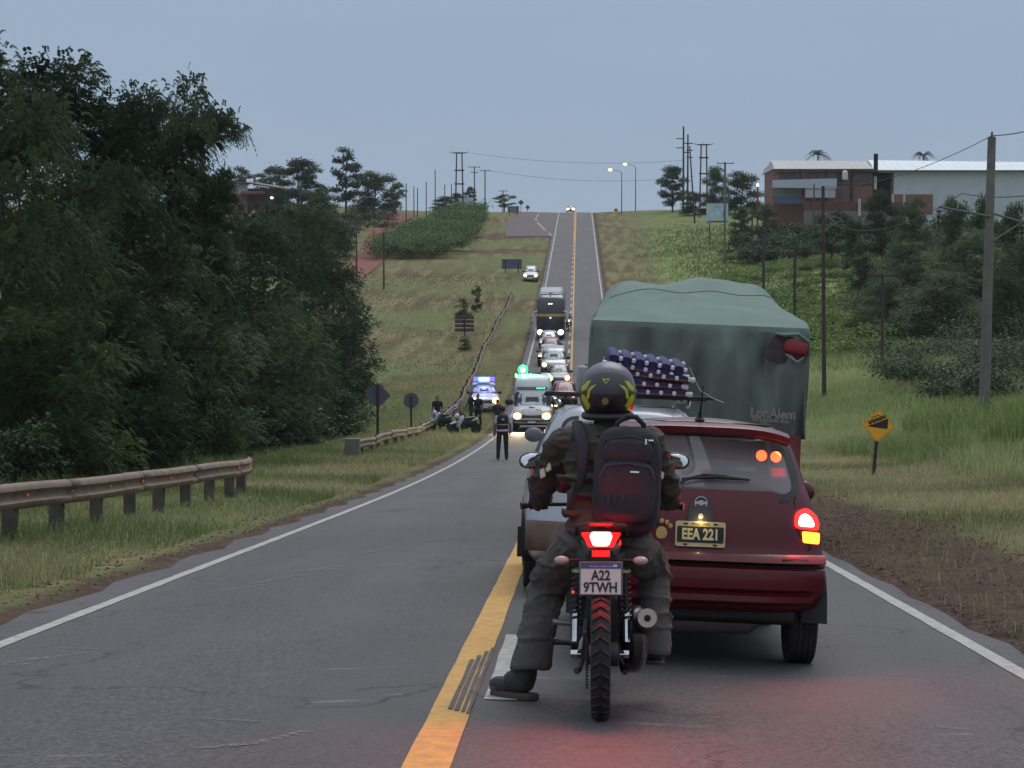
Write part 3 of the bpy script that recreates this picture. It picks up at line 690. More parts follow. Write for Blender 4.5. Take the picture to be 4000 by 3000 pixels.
for k in range(170):                                                  # brighter low bushes nearer the road
    u = rg.uniform(1560, 1960); D = rg.uniform(150, 285); x, y = camxy(U(u), D)
    if x > 15: sp.append((x, y, rg.uniform(1.0, 2.2), rg.uniform(.6, 1.5)))
thicket('low_scrub', 'bright green low growth on the right slope beside the poles', 'thicket', sp, 130, .22, LBRIGHT, 23)
sp = []
for k in range(150):                                                  # between the trunks of the left wood
    y = rg.uniform(38, 112); x = rg.uniform(-26, -12.5)
    sp.append((x, y, rg.uniform(.9, 1.8), rg.uniform(.8, 2.2)))
thicket('undergrowth', 'dark undergrowth between the trees of the left wood', 'thicket', sp, 150, .22, LDARK, 24)
sp = []
for k in range(90):
    y = rg.uniform(250, 372); x = rg.uniform(-62, -33)
    sp.append((x, y, rg.uniform(1.5, 3), rg.uniform(1., 3)))
thicket('slope_scrub', 'brown green scrub on the left slope beyond the red track', 'thicket', sp, 60, .5, leafmat('leaf_brown', (0.06, 0.055, 0.035), (0.13, 0.115, 0.07)), 25)

sp = []
for k in range(150):
    u = rg.uniform(2880, 4100); D = rg.uniform(262, 300); x, y = camxy(u, D); sp.append((x, y, rg.uniform(1.2, 2.2), rg.uniform(1.4, 3.0)))
thicket('yard_bushes', 'dark bushes along the foot of the factory yard wall', 'thicket', sp, 110, .3, LDARK, 26)
# ------------------------------------------------------------------ grass
def blades(name, label, X, Y, H, Wd, T, lm, seed, lean=0.5):
    rg_ = np.random.default_rng(seed); n = len(X); Z = G(X, Y) - 0.02
    an = rg_.random(n) * 6.283; la = rg_.random(n) * 6.283; ln = lean * H * rg_.random(n)
    s = np.stack([np.cos(an), np.sin(an), 0 * an], -1) * (Wd / 2)[:, None]
    l = np.stack([np.cos(la) * ln, np.sin(la) * ln, 0 * la], -1); B = np.stack([X, Y, Z], -1)
    up = np.array([0, 0, 1.0]); mid = B + l * .35 + up * (H * .6)[:, None]; tip = B + l + up * (H * (1 - .25 * rg_.random(n)))[:, None]
    V_ = np.stack([B - s, B + s, mid + s * .7, mid - s * .7, tip], 1).reshape(-1, 3)
    k = np.arange(n)[:, None] * 5
    loops = np.concatenate([k + 0, k + 1, k + 2, k + 3, k + 3, k + 2, k + 4], 1).astype(np.int32).ravel()
    st = np.stack([np.arange(n) * 7, np.arange(n) * 7 + 4], 1).astype(np.int32).ravel(); tot = np.tile([4, 3], n).astype(np.int32)
    me = bpy.data.meshes.new(name); me.vertices.add(5 * n); me.vertices.foreach_set('co', V_.astype(np.float32).ravel())
    me.loops.add(7 * n); me.loops.foreach_set('vertex_index', loops); me.polygons.add(2 * n)
    me.polygons.foreach_set('loop_start', st); me.polygons.foreach_set('loop_total', tot)
    t5 = np.repeat(np.clip(T, 0, 1), 5); a = me.color_attributes.new('tint', 'FLOAT_COLOR', 'POINT')
    a.data.foreach_set('color', np.stack([t5, t5, t5, np.ones_like(t5)], -1).astype(np.float32).ravel())
    me.update(calc_edges=True); me.validate(); me.materials.append(lm)
    o = link(bpy.data.objects.new(name, me)); o['label'] = label; o['category'] = 'grass'; return kind(o, 'stuff')
GV = leafmat('grass_verge', (0.12, 0.16, 0.055), (0.50, 0.43, 0.25), .3, .8)
GL = leafmat('grass_lush', (0.12, 0.18, 0.05), (0.50, 0.50, 0.27), .35, .7)
rg = np.random.default_rng(9)
def scatter(n, fx, y0, y1, pw=1.6):
    y = y0 + (y1 - y0) * rg.random(n) ** pw; return fx(y, rg.random(n)), y
X, Y = scatter(95000, lambda y, r: -4.25 - 0.3 * nz2(y * 0 + 4, y, 1.1) - r ** 1.15 * 7, 13, 75)
d_, dr, lu = cover(X, Y); n_ = nz2(X, Y, 1.7, 2)
blades('verge_grass', 'short patchy grass on the left verge', X, Y, (0.06 + .20 * rg.random(len(X)) ** 1.6) * (0.35 + 1.3 * n_ ** 1.5) * (1 + .9 * sstep(7.0, 9, -X)), 0.006 + Y * 0.00018,
       dr * .9 - .2 + 1.1 * (nz2(X, Y, 2.6, 8) - .45) + rg.normal(0, .26, len(X)) - .3 * sstep(6.8, 8.5, -X), GV, 31, 1.1)
X, Y = scatter(45000, lambda y, r: -4.3 - r * 9, 62, 150, 1.2); d_, dr, lu = cover(X, Y)
blades('verge_grass', 'mown grass of the left verge towards the valley', X, Y, .10 + .18 * rg.random(len(X)), 0.006 + Y * .00021, dr + rg.normal(0, .2, len(X)), GV, 32, .9)
X, Y = scatter(70000, lambda y, r: 4.6 + .75 * sstep(9, 14, y) * (1 - .8 * sstep(34, 60, y)) + .8 * nz2(y * 0, y, 1.3) + r * 8.0, 15, 80, 1.4)
d_, dr, lu = cover(X, Y); n_ = nz2(X, Y, 1.7, 5)
blades('verge_grass', 'dry grass of the right verge around the yellow sign', X, Y, (0.08 + .17 * rg.random(len(X))) * (.6 + .7 * n_) * (1 + 1.0 * sstep(9, 12, X)), 0.007 + Y * .00019,
       dr * 1.1 + 1.0 * (nz2(X, Y, 2.9, 5) - .42) + rg.normal(0, .25, len(X)) - .5 * sstep(9.5, 12, X), GV, 33, 1.1)
X, Y = scatter(5200, lambda y, r: 3.75 + r * 2.2, 11, 45, 1.0); q = nz2(X, Y, .5, 4) > .58; X, Y = X[q], Y[q]
blades('verge_grass', 'sparse tufts on the bare red earth of the right shoulder', X, Y, .08 + .22 * rg.random(len(X)), .01 + 0 * X, .45 + rg.normal(0, .2, len(X)), GV, 34, 1.1)
X, Y = scatter(120000, lambda y, r: 9.0 + 3.5 * nz2(y * 0 + 2, y, 6) * nz2(r * 9, y, 2) + r ** 1.3 * 40, 34, 175, 1.25); n_ = nz2(X, Y, 4.5, 1); n2_ = nz2(X, Y, 11, 6)
blades('tall_grass', 'tall rank grass of the field on the right', X, Y, (.35 + .5 * rg.random(len(X))) * (.55 + .9 * n_), .011 + Y * .00026,
       .48 + .8 * (n2_ - .45) + rg.normal(0, .16, len(X)), GL, 35, .8)
X, Y = scatter(16000, lambda y, r: 13 + r ** 1.2 * 12, 46, 85, 1.1); n_ = nz2(X, Y, 3.1, 3); q = n_ > .52; X, Y, n_ = X[q], Y[q], n_[q]
blades('tall_grass', 'high green cane grass by the large concrete pole', X, Y, (.8 + .7 * rg.random(len(X))) * (.5 + n_ * .9), .03 + Y * .0003, .12 + rg.normal(0, .15, len(X)), GL, 36, .55)
X, Y = scatter(30000, lambda y, r: 5.5 + r * 22, 140, 372, 1.0); q = rg.random(len(X)) < sstep(5.5, 15, X - 5 * nz2(X, Y, 6)) * (1 - sstep(290, 365, Y)); X, Y = X[q], Y[q]; n2_ = nz2(X, Y, 8, 6)
blades('slope_grass', 'green grass of the right slope up to the crest', X, Y, .2 + .35 * rg.random(len(X)), .03 + Y * .0003, .55 - .4 * sstep(8, 20, X) + .5 * (n2_ - .5) + rg.normal(0, .15, len(X)), leafmat('grass_slope', (0.12, 0.165, 0.05), (0.38, 0.33, 0.165), .25, .8), 37, .9)
X, Y = scatter(9000, lambda y, r: -7.6 - r * 22, 140, 260, 1.3); n2_ = nz2(X, Y, 7, 2)
blades('slope_grass', 'brown green mown grass of the left slope', X, Y, .08 + .16 * rg.random(len(X)), .03 + Y * .0003, .62 + 1.3 * (n2_ - .5) + rg.normal(0, .2, len(X)), leafmat('grass_mown', (0.10, 0.11, 0.045), (0.33, 0.255, 0.14), .25, .85), 38, 1.0)

# clods, chips and straw on the bare shoulder
def chips(name, label, X, Y, S, m, seed, flat=.5):
    rg_ = np.random.default_rng(seed); n = len(X); Z = G(X, Y); an = rg_.random(n) * 6.28
    B = np.stack([X, Y, Z], -1); V_ = []
    for k in range(3):
        a = an + k * 2.09 + rg_.normal(0, .3, n); V_.append(B + np.stack([np.cos(a) * S, np.sin(a) * S, -0.004 + 0 * S], -1))
    V_.append(B + np.stack([rg_.normal(0, .2, n) * S, rg_.normal(0, .2, n) * S, S * flat * (0.5 + rg_.random(n))], -1))
    V_ = np.stack(V_, 1).reshape(-1, 3); b = np.arange(n)[:, None] * 4
    F = np.concatenate([b + [0, 1, 3], b + [1, 2, 3], b + [2, 0, 3]], 1).reshape(-1, 3)
    me = bpy.data.meshes.new(name); me.from_pydata(V_.tolist(), [], F.tolist()); me.materials.append(m)
    o = link(bpy.data.objects.new(name, me)); o['label'] = label; o['category'] = 'earth'; return kind(o, 'stuff')
X, Y = scatter(9000, lambda y, r: 3.66 + r * 2.3, 10, 45, 1.4)
chips('earth_clods', 'clods and chips of red earth on the right shoulder', X, Y, .012 + .035 * rg.random(len(X)) ** 2.5, mat('clod', (.12, .075, .055), .95, var=.4, scale=40), 41)
X, Y = scatter(2600, lambda y, r: -3.95 - r * .8, 10, 45, 1.4)
chips('earth_clods', 'clods of earth along the left road edge', X, Y, .012 + .03 * rg.random(len(X)) ** 2.5, mat('clod', (.12, .075, .055), .95, var=.4, scale=40), 42)
# ------------------------------------------------------------------ guardrails
RUST = mat('weathered_rail', (0.23, 0.165, 0.125), 0.7, metal=0.25, var=0.25, scale=3, dirt=(0.16, 0.085, 0.055), dscale=4, damt=0.6, bump=0.15, bscale=20)
WOOD = mat('old_wood', (0.10, 0.08, 0.065), 0.9, var=0.3, scale=5, bump=0.4, bscale=25)
DWOOD = mat('dark_wood', (0.055, 0.045, 0.04), 0.9, var=0.3, scale=5, bump=0.4, bscale=25)
CONC = mat('grey_concrete', (0.16, 0.15, 0.135), 0.9, var=0.18, scale=3, bump=0.3, bscale=30)
REFL = mat('red_reflector', (0.6, 0.05, 0.02), 0.3, emis=(1, .08, .03), estr=0.25)
WPROF = [(-.155, 0), (-.15, .03), (-.115, .075), (-.075, .082), (-.045, .03), (0, .008), (.045, .03), (.075, .082), (.115, .075), (.15, .03), (.155, 0)]
def rail(name, label, pts, top, post_gap, reflect, wob, seed):
    """W-beam facing the road: pts = centre line (x, y) list; beam pieces overlap at the posts"""
    rd = random.Random(seed); t = thing(name, label, 'guardrail', (pts[0][0], pts[0][1], float(G(*pts[0]))))
    o = t.location
    P = []
    L = []
    for (x, y) in pts:
        z = float(ZR(y) + ZC(5.5)) + top + wob * (math.sin(y * .35 + seed) * .5 + math.sin(y * 1.1) * .3)
        dx = wob * 1.2 * (math.sin(y * .22) + .5 * math.sin(y * .7 + 1)); L.append(Vector((x + dx, y, z)))
    seg = max(2, int(round(post_gap * 2 / (pts[1][1] - pts[0][1]))))
    for k in range(0, len(L) - 1, seg):
        part = L[k:k + seg + 1]
        if len(part) < 2: break
        g = [[p - o + Vector((b + (0.006 if k // seg % 2 else 0), 0, a - 0.16)) for a, b in WPROF] for p in part]
        m_ = MB().grid(g); ob = m_.build('beam', RUST, t, angle=60)
        s = ob.modifiers.new('thick', 'SOLIDIFY'); s.thickness = 0.006
    n = max(1, seg // 2); pm = None
    for k in range(0, len(L), n):
        p = L[k]; x = p.x - 0.13; gz = float(G(x, p.y)) - 0.3
        MB().box((x - o.x, p.y - o.y, (gz + p.z - .02) / 2 - o.z), (0.17, 0.16, p.z - .02 - gz), (0, rd.uniform(-.04, .04), rd.uniform(-.1, .1))).build('post', WOOD, t, bevel=0.012)
        if reflect: MB().prism([(-.035, -.03), (.035, -.03), (.045, .03), (-.045, .03)], -.008, .008, 'yz').build('reflector', REFL, t, (p.x - o.x + .022, p.y - o.y + .25, p.z - o.z - .16))
    return t, L
r1, L1 = rail('guardrail', 'weathered near guardrail with red reflectors ending at the grass', [(-6.18 + .012 * (y - 20) - .30 * max(0, (y - 38) / 3.2) ** 2, y) for y in np.arange(14, 41.6, .5)], .80, 2.0, True, .02, 1)
p = L1[-1] - r1.location
MB().tube([p + Vector((.04, 0, -.32)), p + Vector((-.02, .22, -.3)), p + Vector((-.14, .2, -.3)), p + Vector((-.16, .0, -.3))], .04, 6).build('end_cap', RUST, r1)
r2, L2 = rail('guardrail', 'long rusty guardrail curving up the valley past the parked motorcycles', [(-6.9 - .25 * math.sin(y * .045), y) for y in np.arange(67, 229, 1.0)], .70, 3.0, False, .055, 5)
MB().box((-.02, -.25, .36), (.5, .35, .74)).build('end_block', CONC, r2, bevel=.03)

# ------------------------------------------------------------------ road signs
SBACK = mat('sign_back', (0.115, 0.11, 0.155), 0.6, metal=0.2, var=0.12, scale=4)
SYEL = mat('sign_yellow', (0.86, 0.42, 0.03), 0.35, var=0.06, scale=6, dirt=(0.5, 0.25, 0.05), dscale=9, damt=0.3)
SBLK = mat('sign_black', (0.014, 0.012, 0.02), 0.5)
PURP = mat('post_dark', (0.045, 0.032, 0.035), 0.85, var=0.2, bump=0.2)
def rsquare(a, r=.06, n=4):
    """diamond with rounded corners, half diagonal a"""
    pts = []
    for k in range(4):
        c = Vector((math.sin(k * math.pi / 2), math.cos(k * math.pi / 2))) * (a - r * 1.414)
        for j in range(n + 1):
            an = math.pi / 2 - k * math.pi / 2 + math.pi / 4 - j / n * math.pi / 2
            pts.append((c.x + r * math.cos(an), c.y + r * math.sin(an)))
    return pts
def post(t, h, w=.08, m=PURP, x=0): return MB().box((x, 0.05, h / 2 - .2), (w, w * .7, h + .4)).build('post', m, t, bevel=.006)
D = 50.0; pb = at(3417, D); s = D / FPX
t = thing('warning_sign', 'yellow diamond steep hill sign with black car pictogram, leaning on its post', 'road sign', pb, (R(-1), R(5.0), 0))
hc = zpx(1663, D) - pb.z; a = 0.428
post(t, hc - .1, .085)
pl = MB().prism(rsquare(a), -.006, .006).build('sign_plate', SYEL, t, (0, 0, hc), bevel=.003)
ring = rsquare(a * .955, .055); rin = rsquare(a * .925, .05); b = MB(); n = len(ring)
b.add([(x, -.009, z) for x, z in ring] + [(x, -.009, z) for x, z in rin], [(i, (i + 1) % n, n + (i + 1) % n, n + i) for i in range(n)])
b.build('border', mat('sign_border', (0.30, 0.13, 0.02), .5), pl, smooth=False)
q = MB().prism([(-.28, -.04), (.235, -.065), (.23, .20)], -.012, -.007); q.build('hill_pictogram', SBLK, pl, smooth=False)
cp = MB(); E = Euler((0, R(-26), 0)).to_matrix()
def cpoly(pts, y0=-.012): cp.prism([((E @ Vector((x, 0, z))).x - .04, (E @ Vector((x, 0, z))).z + .155) for x, z in pts], y0, -.007)
cpoly([(-.24, -.045), (.22, -.045), (.225, .0), (-.235, .0)]); cpoly([(-.245, .008), (.225, .008), (.22, .035), (-.24, .035)])
for pp in ([(-.15, .035), (-.13, .035), (-.08, .10), (-.10, .105)], [(-.10, .105), (-.10, .09), (.05, .09), (.05, .105)], [(.05, .105), (.04, .09), (.11, .035), (.13, .035)], [(-.025, .035), (-.01, .035), (-.01, .09), (-.025, .09)]): cpoly(pp)
for wx in (-.15, .14):
    cpoly([(wx + .048 * math.cos(k * .5236), -.055 + .048 * math.sin(k * .5236)) for k in range(12)])
cp.build('car_pictogram', SBLK, pl, smooth=False)
for wx in (-.15, .14):
    wh = MB(); c = E @ Vector((wx, 0, -.055)); wh.prism([(c.x - .04 + .026 * math.cos(k * .5236), c.z + .155 + .026 * math.sin(k * .5236)) for k in range(12)], -.0145, -.0125)
    wh.build('wheel_pictogram', SYEL, pl, smooth=False)
def back_diamond(label, u, D, vc, half, x=None):
    if x is not None: D = onx(u, x)
    p = at(u, D); t = thing('warning_sign', label, 'road sign', p, (0, 0, 0)); h = zpx(vc, D) - p.z
    post(t, h + half * .8, .11); MB().prism(rsquare(half), .09, .1).build('sign_plate', SBACK, t, (0, 0, h)); return t
back_diamond('grey back of a diamond sign behind the second guardrail start', 1474, 0, 1546, .55, -7.75)
D = onx(1605, -7.75); p = at(1605, D); t = thing('round_sign', 'grey back of a round sign on a post by the second guardrail', 'road sign', p); h = zpx(1565, D) - p.z
post(t, h + .2, .10); MB().lathe([(.39, .09), (.39, .1)], (0, 0, 0), 'y', 24).build('sign_plate', mat('round_back', (.13, .115, .14), .6, metal=.2), t, (0, 0, h))
back_diamond('grey back of a diamond sign, left of two at the crest', 2035, 425, 792, .62)
back_diamond('grey back of a diamond sign, right of two at the crest', 2061, 440, 811, .55)
def yellow_far(label, u, D, vc, half, cross=False):
    p = at(u, D); t = thing('warning_sign', label, 'road sign', p); h = zpx(vc, D) - p.z
    post(t, h, .1); o = MB().prism(rsquare(half), -.03, -.02).build('sign_plate', SYEL, t, (0, 0, h))
    b = MB()
    if cross: b.box((0, -.045, 0), (half * .9, .01, half * .22)).box((0, -.052, 0), (half * .22, .01, half * .9))
    else: b.prism([(-half * .35, -.25 * half), (half * .35, -.25 * half), (half * .4, .1 * half), (.1 * half, .35 * half), (-half * .35, .2 * half)], -.045, -.035)
    b.build('pictogram', SBLK, o, smooth=False)
yellow_far('small yellow diamond sign right of the crest by the lamp posts', 2405, 415, 822, .55)
yellow_far('small yellow diamond crossroads sign on the right slope', 2471, 388, 866, .62, True)
def panel_back(label, u, D, w, v0, v1, m, slats=0, x=None):
    if x is not None: D = onx(u, x)
    p = at(u, D); t = thing('road_sign', label, 'road sign', p); z0, z1 = zpx(v1, D) - p.z, zpx(v0, D) - p.z
    for sx in ((-.32, .32) if not slats else (0,)): post(t, z1 - .1, .12, PURP, sx * w)
    if slats:
        for k in range(slats):
            h = (z1 - z0) / slats; MB().box((0, .1, z0 + h * (k + .5)), (w, .03, h * .78)).build('panel', m, t)
        MB().box((0, .125, (z0 + z1) / 2), (w * .1, .06, z1 - z0)).build('brace', mat('sign_brace', (.2, .18, .18), .7), t)
    else:
        MB().box((0, .1, (z0 + z1) / 2), (w, .04, z1 - z0)).build('panel', m, t, bevel=.03)
        MB().box((0, .135, z1 - .25 * (z1 - z0)), (w, .05, .07)).box((0, .135, z0 + .2 * (z1 - z0)), (w, .05, .07)).build('brace', m, t)
    return t
panel_back('dark slatted back of a road sign left of the second guardrail', 1814, 0, 1.75, 1232, 1297, mat('slat_dark', (.07, .05, .05), .8), 4, x=-9.8)
panel_back('blue grey back of a wide road sign above the white car', 1999, 262, 2.65, 1012, 1050, SBACK)
panel_back('grey back of a wide road sign at the left of the crest', 2005, 398, 2.3, 806, 832, mat('panel_grey', (.17, .18, .19), .6))
# painted billboard on the right
def billboard(label, u0, u1, D, v0, v1, m1, art, gz=None):
    p = at((u0 + u1) / 2, D); w = (u1 - u0) / FPX * D; z0, z1 = zpx(v1, D) - p.z, zpx(v0, D) - p.z
    t = thing('billboard', label, 'billboard', p)
    for sx in (-.35, .35): MB().box((sx * w, .12, z1 / 2 - .4), (.14, .12, z1 + .6)).build('post', DWOOD, t)
    pn = MB().box((0, 0, (z0 + z1) / 2), (w, .08, z1 - z0)).build('panel', m1, t)
    MB().box((0, -.03, z0 - .03), (w + .1, .1, .08)).box((0, -.03, z1 + .03), (w + .1, .1, .08)).build('frame', mat('frame_grey', (.1, .11, .12), .6), t)
    for k, (cx, cz, rx, rz_, c) in enumerate(art):
        b = MB(); b.prism([(cx * w + rx * w * math.cos(q * .45), z0 + (cz + rz_ * math.sin(q * .45)) * (z1 - z0)) for q in range(14)], -.052 - .003 * k, -.046 - .003 * k)
        b.build('print', mat('print_%s%d' % (label[:5], k), c, .6), pn, smooth=False)
    return t
billboard('pale blue and yellow painted billboard on the right slope', 2757, 2842, 300, 795, 868, mat('bb_blue', (.38, .55, .62), .6, var=.12, scale=2),
    [(-.36, .75, .07, .2, (.6, .6, .2)), (.0, .82, .2, .06, (.3, .42, .5)), (-.22, .38, .06, .14, (.6, .65, .65)), (.02, .5, .11, .14, (.5, .63, .7)), (.3, .4, .05, .2, (.12, .16, .25)), (.05, .13, .35, .05, (.6, .58, .3)), (0, .04, .48, .03, (.08, .1, .12))])
billboard('faded pale billboard behind the left double-pole pylon', 1792, 1850, 425, 772, 806, mat('bb_pale', (.42, .50, .52), .6, var=.1, scale=2),
    [(-.2, .3, .12, .2, (.5, .5, .25)), (.2, .5, .15, .2, (.35, .45, .5))])

# ------------------------------------------------------------------ poles
INS = mat('insulator', (.03, .025, .025), .35)
GALV = mat('galvanised', (.14, .14, .145), .5, metal=.5)
def pole(name, label, u, D, vt, r0=.13, r1=.09, m=DWOOD, arms=(), x=None, lean=0.0, group=None):
    if x is not None: D = onx(u, x)
    p = at(u, D); h = zpx(vt, D) - p.z; t = thing(name, label, 'pole', p, (0, lean, 0), group)
    MB().tube([(0, 0, -.5), (0, 0, h * .5), (0, 0, h)], [r0, (r0 + r1) / 2, r1], 10).build('shaft', m, t)
    for z, w in arms:
        b = MB().box((0, -r0 - .02, h - z), (w, .1, .12)); b.build('crossarm', m, t)
        for sx in (-.46, 0, .46):
            if abs(sx) * w > .1 or len(arms) == 1: MB().lathe([(.03, 0), (.06, .03), (.03, .07), (.06, .1), (.02, .16)], (sx * w, -r0 - .02, h - z + .06), 'z', 8).build('insulator', INS, t)
    return t, h
def bracket(t, h, z, reach, sx, m=GALV):
    """V-shaped side bracket with hanging insulator string"""
    MB().tube([(0, -.12, h - z), (sx * reach, -.12, h - z - .55 * reach * .5)], .045, 6).tube([(0, -.12, h - z - .95 * reach), (sx * reach, -.12, h - z - .55 * reach * .5)], .04, 6).build('bracket', m, t)
    zz = h - z - .55 * reach * .5
    MB().lathe([(.015, 0), (.015, -.1), (.10, -.13), (.13, -.2), (.03, -.24), (.03, -.3), (.13, -.38), (.03, -.44), (.03, -.5), (.13, -.58), (.03, -.62), (.03, -.72)], (sx * reach, -.12, zz), 'z', 10).build('insulator', INS, t)
t, h = pole('utility_pole', 'large square-topped concrete pole with brackets at the right', 3846, 78, 537, .23, .16, CONC, lean=R(1.0))
bracket(t, h, 2.95, 1.25, 1); 
MB().tube([(0, -.18, h - 3.1), (-2.0, -.18, h - 2.75)], .05, 6).build('bracket', GALV, t)
MB().lathe([(.015, 0), (.015, -.1), (.10, -.13), (.13, -.2), (.03, -.24), (.03, -.3), (.13, -.38), (.03, -.44), (.03, -.5), (.13, -.58), (.03, -.62), (.03, -.72), (.015, -.8)], (-2.0, -.18, h - 2.75), 'z', 10).build('insulator', INS, t)
MB().lathe([(.03, 0), (.07, .04), (.03, .1), (.05, .14), (.02, .2)], (0, 0, h), 'z', 8).build('pin_insulator', INS, t)
t, h = pole('utility_pole', 'tall dark timber pole with bracket, second from the large concrete pole', 3221, 0, 728, .14, .10, DWOOD, x=15.6, lean=R(-.7))
bracket(t, h, 1.7, 1.1, 1)
pole('utility_pole', 'short dark timber pole with thin crossarm between the two taller ones', 3446, 0, 1070, .12, .09, DWOOD, [(.15, 2.2)], x=21)
pole('utility_pole', 'dark timber pole rising behind the truck tarpaulin right corner', 3103, 0, 962, .13, .10, DWOOD, [(.2, 2.0)], x=17.5)
pole('utility_pole', 'dark timber pole rising behind the middle of the tarpaulin', 2981, 0, 828, .14, .1, DWOOD, [(.15, 2.6)], x=17.0)
pole('utility_pole', 'pale concrete pole with T crossarm beside the billboard', 2829, 268, 636, .19, .14, CONC, [(.15, 2.3)])
pole('utility_pole', 'thin timber pole in front of the factory shed', 2936, 300, 800, .12, .09, WOOD)
pole('utility_pole', 'short timber pole before the factory yard wall', 3176, 290, 720, .14, .1, WOOD)
# pylons right of the road at the crest
def pylon(label, u, D, vt, gap, armw, beams):
    p = at(u, D); h = zpx(vt, D) - p.z; t = thing('pylon', label, 'pylon', p)
    for sx in (-1, 1): MB().tube([(sx * gap * .62, 0, -.5), (sx * gap * .4, 0, h)], [.16, .12], 8).build('leg', DWOOD, t)
    MB().prism([(-armw / 2, h + .12), (armw / 2, h + .12), (armw * .2, h - .12), (-armw * .2, h - .12)], -.12, .12).build('crossarm', DWOOD, t)
    for q in beams: MB().box((0, 0, h * q), (gap * 1.5, .2, .26)).build('tie_beam', DWOOD, t)
    for sx in (-.47, 0, .47): MB().lathe([(.03, 0), (.09, .05), (.03, .12), (.08, .17), (.02, .25)], (sx * armw, 0, h + .12), 'z', 8).build('insulator', INS, t)
pylon('double-pole pylon with broad crossarm on the left hilltop', 1795, 400, 600, 1.3, 3.8, (.28, .5, .72))
pylon('double-pole pylon with broad crossarm right of the crest', 2746, 372, 568, 1.2, 3.6, (.30, .60, .82))
t, h = pole('pylon', 'tallest dark pylon with side arms right of the crest', 2667, 395, 497, .22, .16, DWOOD)
for z, sx in ((2.4, -1), (3.3, 1), (4.2, -1), (5.1, 1)): MB().box((sx * .7, 0, h - z), (1.4, .14, .18)).build('arm', DWOOD, t)
t, h = pole('pylon', 'dark pylon with stub arms just right of the tallest one', 2684, 405, 528, .2, .15, DWOOD)
for z in (1.8, 3.2, 4.6): MB().box((.35, 0, h - z), (1.3, .14, .2)).build('arm', DWOOD, t)
pole('utility_pole', 'slanting timber pole leaning against the right pylons', 2712, 355, 572, .16, .11, DWOOD, lean=R(-4))
# poles on the left hilltop
pole('utility_pole', 'T-topped pole just right of the left double-pole pylon', 1854, 395, 652, .13, .1, WOOD, [(.15, 2.2), (1.2, 1.3)])
pole('utility_pole', 'T-topped pole second right of the left double-pole pylon', 1895, 385, 666, .13, .1, WOOD, [(.15, 2.1)])
pole('utility_pole', 'small T-topped pole behind the loose tree at the crest', 1965, 430, 745, .13, .1, WOOD, [(.15, 1.9)])
gp = 'bare fence poles along the left hilltop'
for u, D, vt, lab in [(1588, 330, 718, 'pale bare pole at the red track head'), (1618, 390, 728, 'short bare pole second from the red track'), (1632, 380, 735, 'short bare pole third from the red track'),
                      (1666, 375, 712, 'bare pole on the hedge, left of the tallest bare pole'), (1701, 370, 664, 'tallest bare pole on the left hedge'), (1738, 390, 722, 'bare pole left of the left pylon'),
                      (1764, 400, 720, 'bare pole touching the left pylon'), (1394, 245, 905, 'dark bare pole in front of the red track'), (1500, 238, 905, 'bare pole on the grass right of the red track foot'),
                      (1462, 300, 900, 'thin bare pole beside the red track')]:
    pole('fence_pole', lab, u, D, vt, .11, .08, WOOD if D > 260 else DWOOD, group=gp)
# street lamps at the crest
LAMP = emit('sodium_lamp', (1.0, .52, .13), 6)
for u, D, vt, ul, vl, lab in [(2427, 405, 671, 2382, 664, 'lit orange street lamp left of the pair at the crest'), (2481, 415, 650, 2440, 642, 'lit orange street lamp right of the pair at the crest')]:
    p = at(u, D); h = zpx(vt, D) - p.z; t = thing('street_lamp', lab, 'street lamp', p); rx = (ul - u) / FPX * D; hz = zpx(vl, D) - p.z
    MB().tube([(0, 0, -.3), (0, 0, h * .6), (0, 0, h - .3), (rx * .12, 0, h), (rx * .5, 0, h + .2), (rx * .9, 0, hz + .05)], [.12, .09, .07, .06, .05, .05], 8).build('mast', GALV, t)
    MB().ell((rx, 0, hz), (.42, .2, .12)).build('lamp_head', GALV, t)
    MB().ell((rx, -.1, hz - .06), (.40, .25, .26)).build('bulb', LAMP, t)
p = at(2956, 330); h = zpx(728, 330) - p.z; t = thing('yard_lamp', 'lit white lamp on a red post left of the factory', 'lamp', p)
MB().box((0, 0, h / 2 - .2), (.3, .3, h + .2)).build('post', mat('red_post', (.25, .06, .04), .7), t)
MB().ell((0, -.1, h + .15), (.2, .2, .22)).build('bulb', emit('white_lamp', (1, .9, .6), 5), t)
# wires
WIRE = mat('wire', (.03, .03, .03), .6)
def wire(label, a, b, sag, r=.025):
    a, b = Vector(a), Vector(b); o = MB().tube([a.lerp(b, k / 14) - Vector((0, 0, sag * 4 * (k / 14) * (1 - k / 14))) for k in range(15)], r, 4).build('wire', WIRE); tag(o, label, 'wire')
def W3(u, v, D): x, y = camxy(u, D); return (x, y, zpx(v, D))
wire('upper thin wire spanning the road between the pylons', W3(1838, 600, 400), W3(2668, 628, 395), 1.2)
wire('lower thin wire spanning the road from the left T pole', W3(1912, 668, 385), W3(2712, 690, 375), 1.4)
wire('wire rising to the upper right from the large concrete pole top', W3(3863, 532, 78), W3(4300, 380, 60), .3, .02)
wire('wire falling left from the large concrete pole top', W3(3863, 535, 78), W3(3205, 730, 126), .6, .016)
wire('wire from the hanging insulator left to the dark timber pole', W3(3752, 757, 78), W3(3260, 880, 126), .8, .018)
wire('wire from the hanging insulator to the right photo edge', W3(3752, 757, 78), W3(4300, 690, 62), .35, .018)

